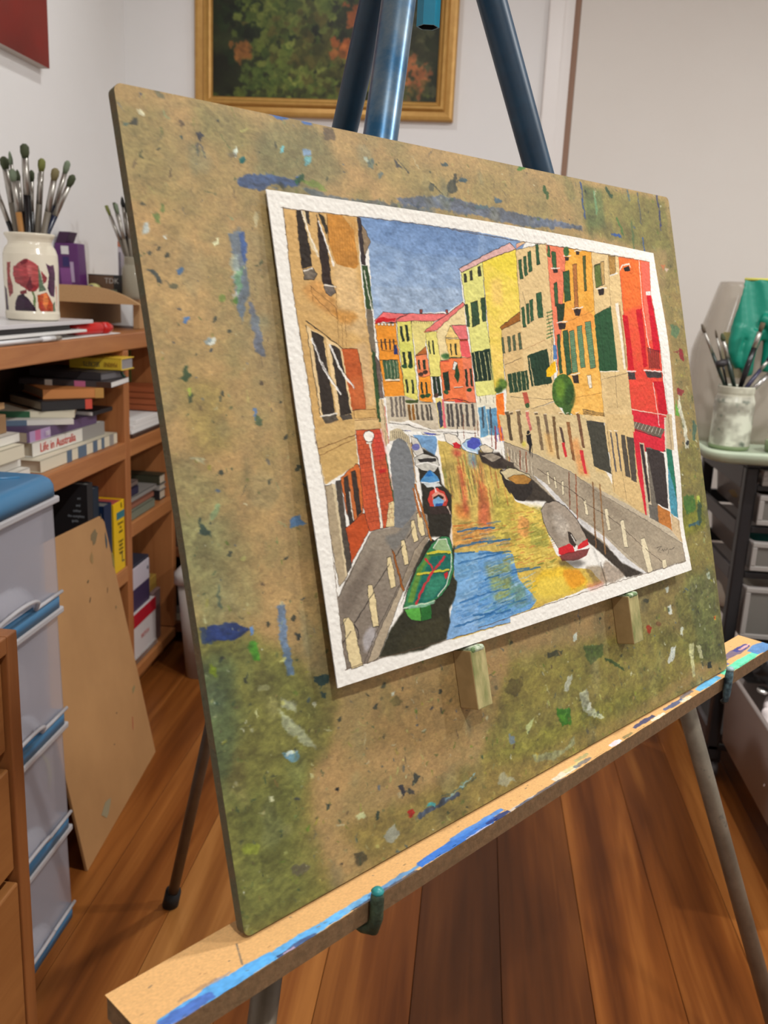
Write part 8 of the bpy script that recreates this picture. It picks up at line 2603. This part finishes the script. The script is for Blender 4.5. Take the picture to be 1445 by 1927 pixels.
loft(b, [[(x, y, z) for x, y in rrect(0.580 + i_, 0.91 - i_, 2.435 + j_, 2.625 - j_, 0.04)] for z, i_, j_ in ((0.8505, 0.012, 0.006), (0.862, 0.004, 0.0), (0.98, 0.0, 0.0), (1.08, 0.004, 0.0), (1.115, 0.012, 0.004), (1.14, 0.020, 0.008), (1.25, 0.046, 0.03), (1.262, 0.05, 0.032), (1.262, 0.053, 0.035), (1.25, 0.05, 0.034), (1.14, 0.024, 0.012), (1.08, 0.008, 0.004), (0.98, 0.004, 0.004), (0.862, 0.008, 0.004))], cap1=False)
b.build('body', M_jug, jg)
MB().box(0.625, 0.70, 2.438, 2.4395, 1.02, 1.135).build('label', clear_plastic('stained_label', srgb(190, 178, 120), 0.25, 0.5, 0.3), jg, label='yellowed label patch')
# rubber glove hanging over the container's edge
gv = thing('rubber_glove', 'green rubber glove with yellow cuff edge hanging over the clear container', 'glove', (0.73, 2.44, 1.05))
M_glv = mat('glove_rubber', srgb(0, 128, 104), 0.45, bump=0.2, bump_scale=60)
b = MB()
rings = []
for x0_, x1_, z_, yy0, th_ in ((0.650, 0.776, 1.266, 2.432, 0.007), (0.648, 0.780, 1.24, 2.428, 0.008), (0.641, 0.784, 1.20, 2.424, 0.011), (0.634, 0.790, 1.165, 2.420, 0.014), (0.630, 0.792, 1.14, 2.417, 0.015), (0.632, 0.79, 1.122, 2.416, 0.013)):
    cx, hw = (x0_ + x1_) / 2, (x1_ - x0_) / 2
    rings.append([(cx + hw * math.cos(a), yy0 + th_ * math.sin(a) + 0.006 * math.sin(7 * math.cos(a) + z_ * 30), z_ - 0.004 * math.cos(a)) for a in [j_ * math.pi / 14 for j_ in range(28)]])
loft(b, rings)
for pts_, rr in (([(0.655, 2.418, 1.15), (0.646, 2.414, 1.115), (0.646, 2.412, 1.088), (0.655, 2.411, 1.066), (0.662, 2.411, 1.05)], (0.02, 0.0185, 0.0165, 0.015, 0.011)), ([(0.692, 2.420, 1.14), (0.680, 2.412, 1.10), (0.678, 2.409, 1.07), (0.681, 2.408, 1.045), (0.686, 2.408, 1.03)], (0.021, 0.0195, 0.0175, 0.0155, 0.011)), ([(0.735, 2.424, 1.14), (0.734, 2.418, 1.095), (0.731, 2.415, 1.06), (0.729, 2.414, 1.042)], (0.021, 0.019, 0.0165, 0.012)), ([(0.770, 2.424, 1.15), (0.776, 2.418, 1.11), (0.775, 2.416, 1.08)], (0.02, 0.018, 0.013)), ([(0.70, 2.412, 1.175), (0.722, 2.402, 1.165), (0.738, 2.398, 1.14), (0.741, 2.398, 1.11)], (0.014, 0.018, 0.017, 0.012))):
    b.tube(pts_, rr, 14, flat=1.0)
gl = b.build('glove_body', M_glv, gv)
md = gl.modifiers.new('remesh', 'REMESH')
md.mode = 'VOXEL'
md.voxel_size = 0.0035
md.use_smooth_shade = True
md = gl.modifiers.new('smooth', 'SMOOTH')
md.iterations = 6
b = MB()
b.tube([(0.652, 2.432, 1.267), (0.70, 2.428, 1.268), (0.775, 2.432, 1.268)], 0.0034, 8)
b.build('cuff_edge', flat('glove_yellow', 206, 200, 90, 0.6), gv, label='yellow cuff edge')
gv.location.y -= 0.02
# paint jar
PJ = Vector((0.650, 2.345, 0.8505))
pj = thing('paint_jar', 'glass jar smeared with white paint holding brushes on the green tray', 'jar', tuple(PJ))
jp = [(0.0, 0.0), (0.046, 0.0), (0.049, 0.006), (0.049, 0.02), (0.0485, 0.12), (0.045, 0.132), (0.0435, 0.138), (0.0445, 0.142), (0.0445, 0.156), (0.0425, 0.158), (0.041, 0.156), (0.041, 0.135), (0.044, 0.115), (0.044, 0.01), (0.0, 0.008)]
fine2 = []
for i in range(len(jp) - 1):
    nn = max(2, int(abs(jp[i + 1][1] - jp[i][1]) / 0.002))
    for j in range(nn):
        fine2.append((jp[i][0] + (jp[i + 1][0] - jp[i][0]) * j / nn, jp[i][1] + (jp[i + 1][1] - jp[i][1]) * j / nn))
fine2.append(jp[-1])
def smears(nh, nw):
    S2 = Sheet(nw, nh, 0.3, 0.2, (150, 146, 132), 15)
    g_a = smooth_noise(nh, nw, 30, 16)[..., None] * 0.55 + smooth_noise(nh, nw, 11, 18)[..., None] * 0.3 + smooth_noise(nh, nw, 4, 19)[..., None] * 0.15
    k_ = np.clip((g_a - 0.30) * 4, 0, 1)
    S2.img = S2.img * (1 - k_) + np.array((214, 214, 196), np.float32) * k_
    k_ = np.clip((smooth_noise(nh, nw, 9, 17)[..., None] * 0.7 + smooth_noise(nh, nw, 4, 27)[..., None] * 0.3 - 0.70) * 5, 0, 1)
    S2.img = S2.img * (1 - k_) + np.array((96, 104, 92), np.float32) * k_
    for i, (r_, h_) in enumerate(fine2):
        if h_ < 0.012:
            S2.img[i] = (134, 150, 112)
        if h_ > 0.133:
            S2.img[i] = S2.img[i] * 0.5 + np.array((196, 192, 170)) * 0.5
    return S2.img
turned_grid(None, fine2, 140, smears, 'body', painted('smeared_glass', 'paint', 0.25, spec=0.5), pj)
b = MB()
b.lathe([(0, 0), (0.0425, 0), (0.0425, 0.001), (0, 0.001)], PJ + Vector((0, 0, 0.12)), seg=24)
b.build('murk', flat('jar_murk', 52, 50, 44, 0.3), pj)
PZ = 0.973
for x, z_, xb, yo, r, hc, kd, bc_, lab, fr_ in ((0.545, 1.155, 0.638, 0.0, 0.0042, flat('handle_green', 34, 48, 40, 0.3), 'round', flat('bristle_mud', 90, 80, 66, 0.8), 'thin green brush leaning far left in the paint jar', 0.26), (0.585, 1.142, 0.640, 0.02, 0.0028, h_blk, 'round', flat('bristle_mud', 90, 80, 66, 0.8), 'finer dark brush second from left in the paint jar', 0.3), (0.594, 1.135, 0.655, -0.01, 0.0055, flat('handle_green', 34, 48, 40, 0.3), 'round', g_drk, 'thick dark green handle third in the paint jar', 0.25), (0.688, 1.165, 0.650, -0.012, 0.0068, h_blk, 'flat', flat('bristle_umber', 96, 84, 62, 0.8), 'thick black brush with steel ferrule leaning right in the paint jar', 0.2), (0.726, 1.085, 0.655, 0.01, 0.005, flat('handle_slate', 56, 54, 78, 0.3), 'filbert', flat('bristle_violet', 48, 36, 58, 0.8), 'slate blue brush with a violet tip in the paint jar', 0.2), (0.745, 1.075, 0.663, -0.02, 0.0058, flat('handle_silver', 176, 172, 168, 0.25, 0.8), 'filbert', g_blk, 'silver-handled brush lowest at the right of the paint jar', 0.25)):
    brush(lab, (xb, 2.345 + yo * 0.5, PZ), (x, 2.345 + yo, z_), r, hc, kd, bc_, ferr=fr_, bl=0.12)
b = MB()
b.tube([(0.590, 2.335, 1.058), (0.606, 2.335, 1.062), (0.618, 2.34, 1.066)], [0.008, 0.0095, 0.008], 12)
tag(b.build('bulldog_clip', flat('clip_dark', 46, 42, 44, 0.5), None), 'dark clip holding two brushes together above the paint jar', 'clip')
gj2 = thing('palette_dish', 'low green-rimmed glass dish at the right of the paint jar', 'dish', (0.76, 2.33, 0.8505))
b = MB()
b.lathe([(0.0, 0.0), (0.038, 0.0), (0.042, 0.008), (0.043, 0.028), (0.040, 0.028), (0.039, 0.01), (0.0, 0.008)], (0.775, 2.325, 0.8505), seg=28)
b.build('dish', flat('dish_green', 128, 142, 108, 0.2), gj2)
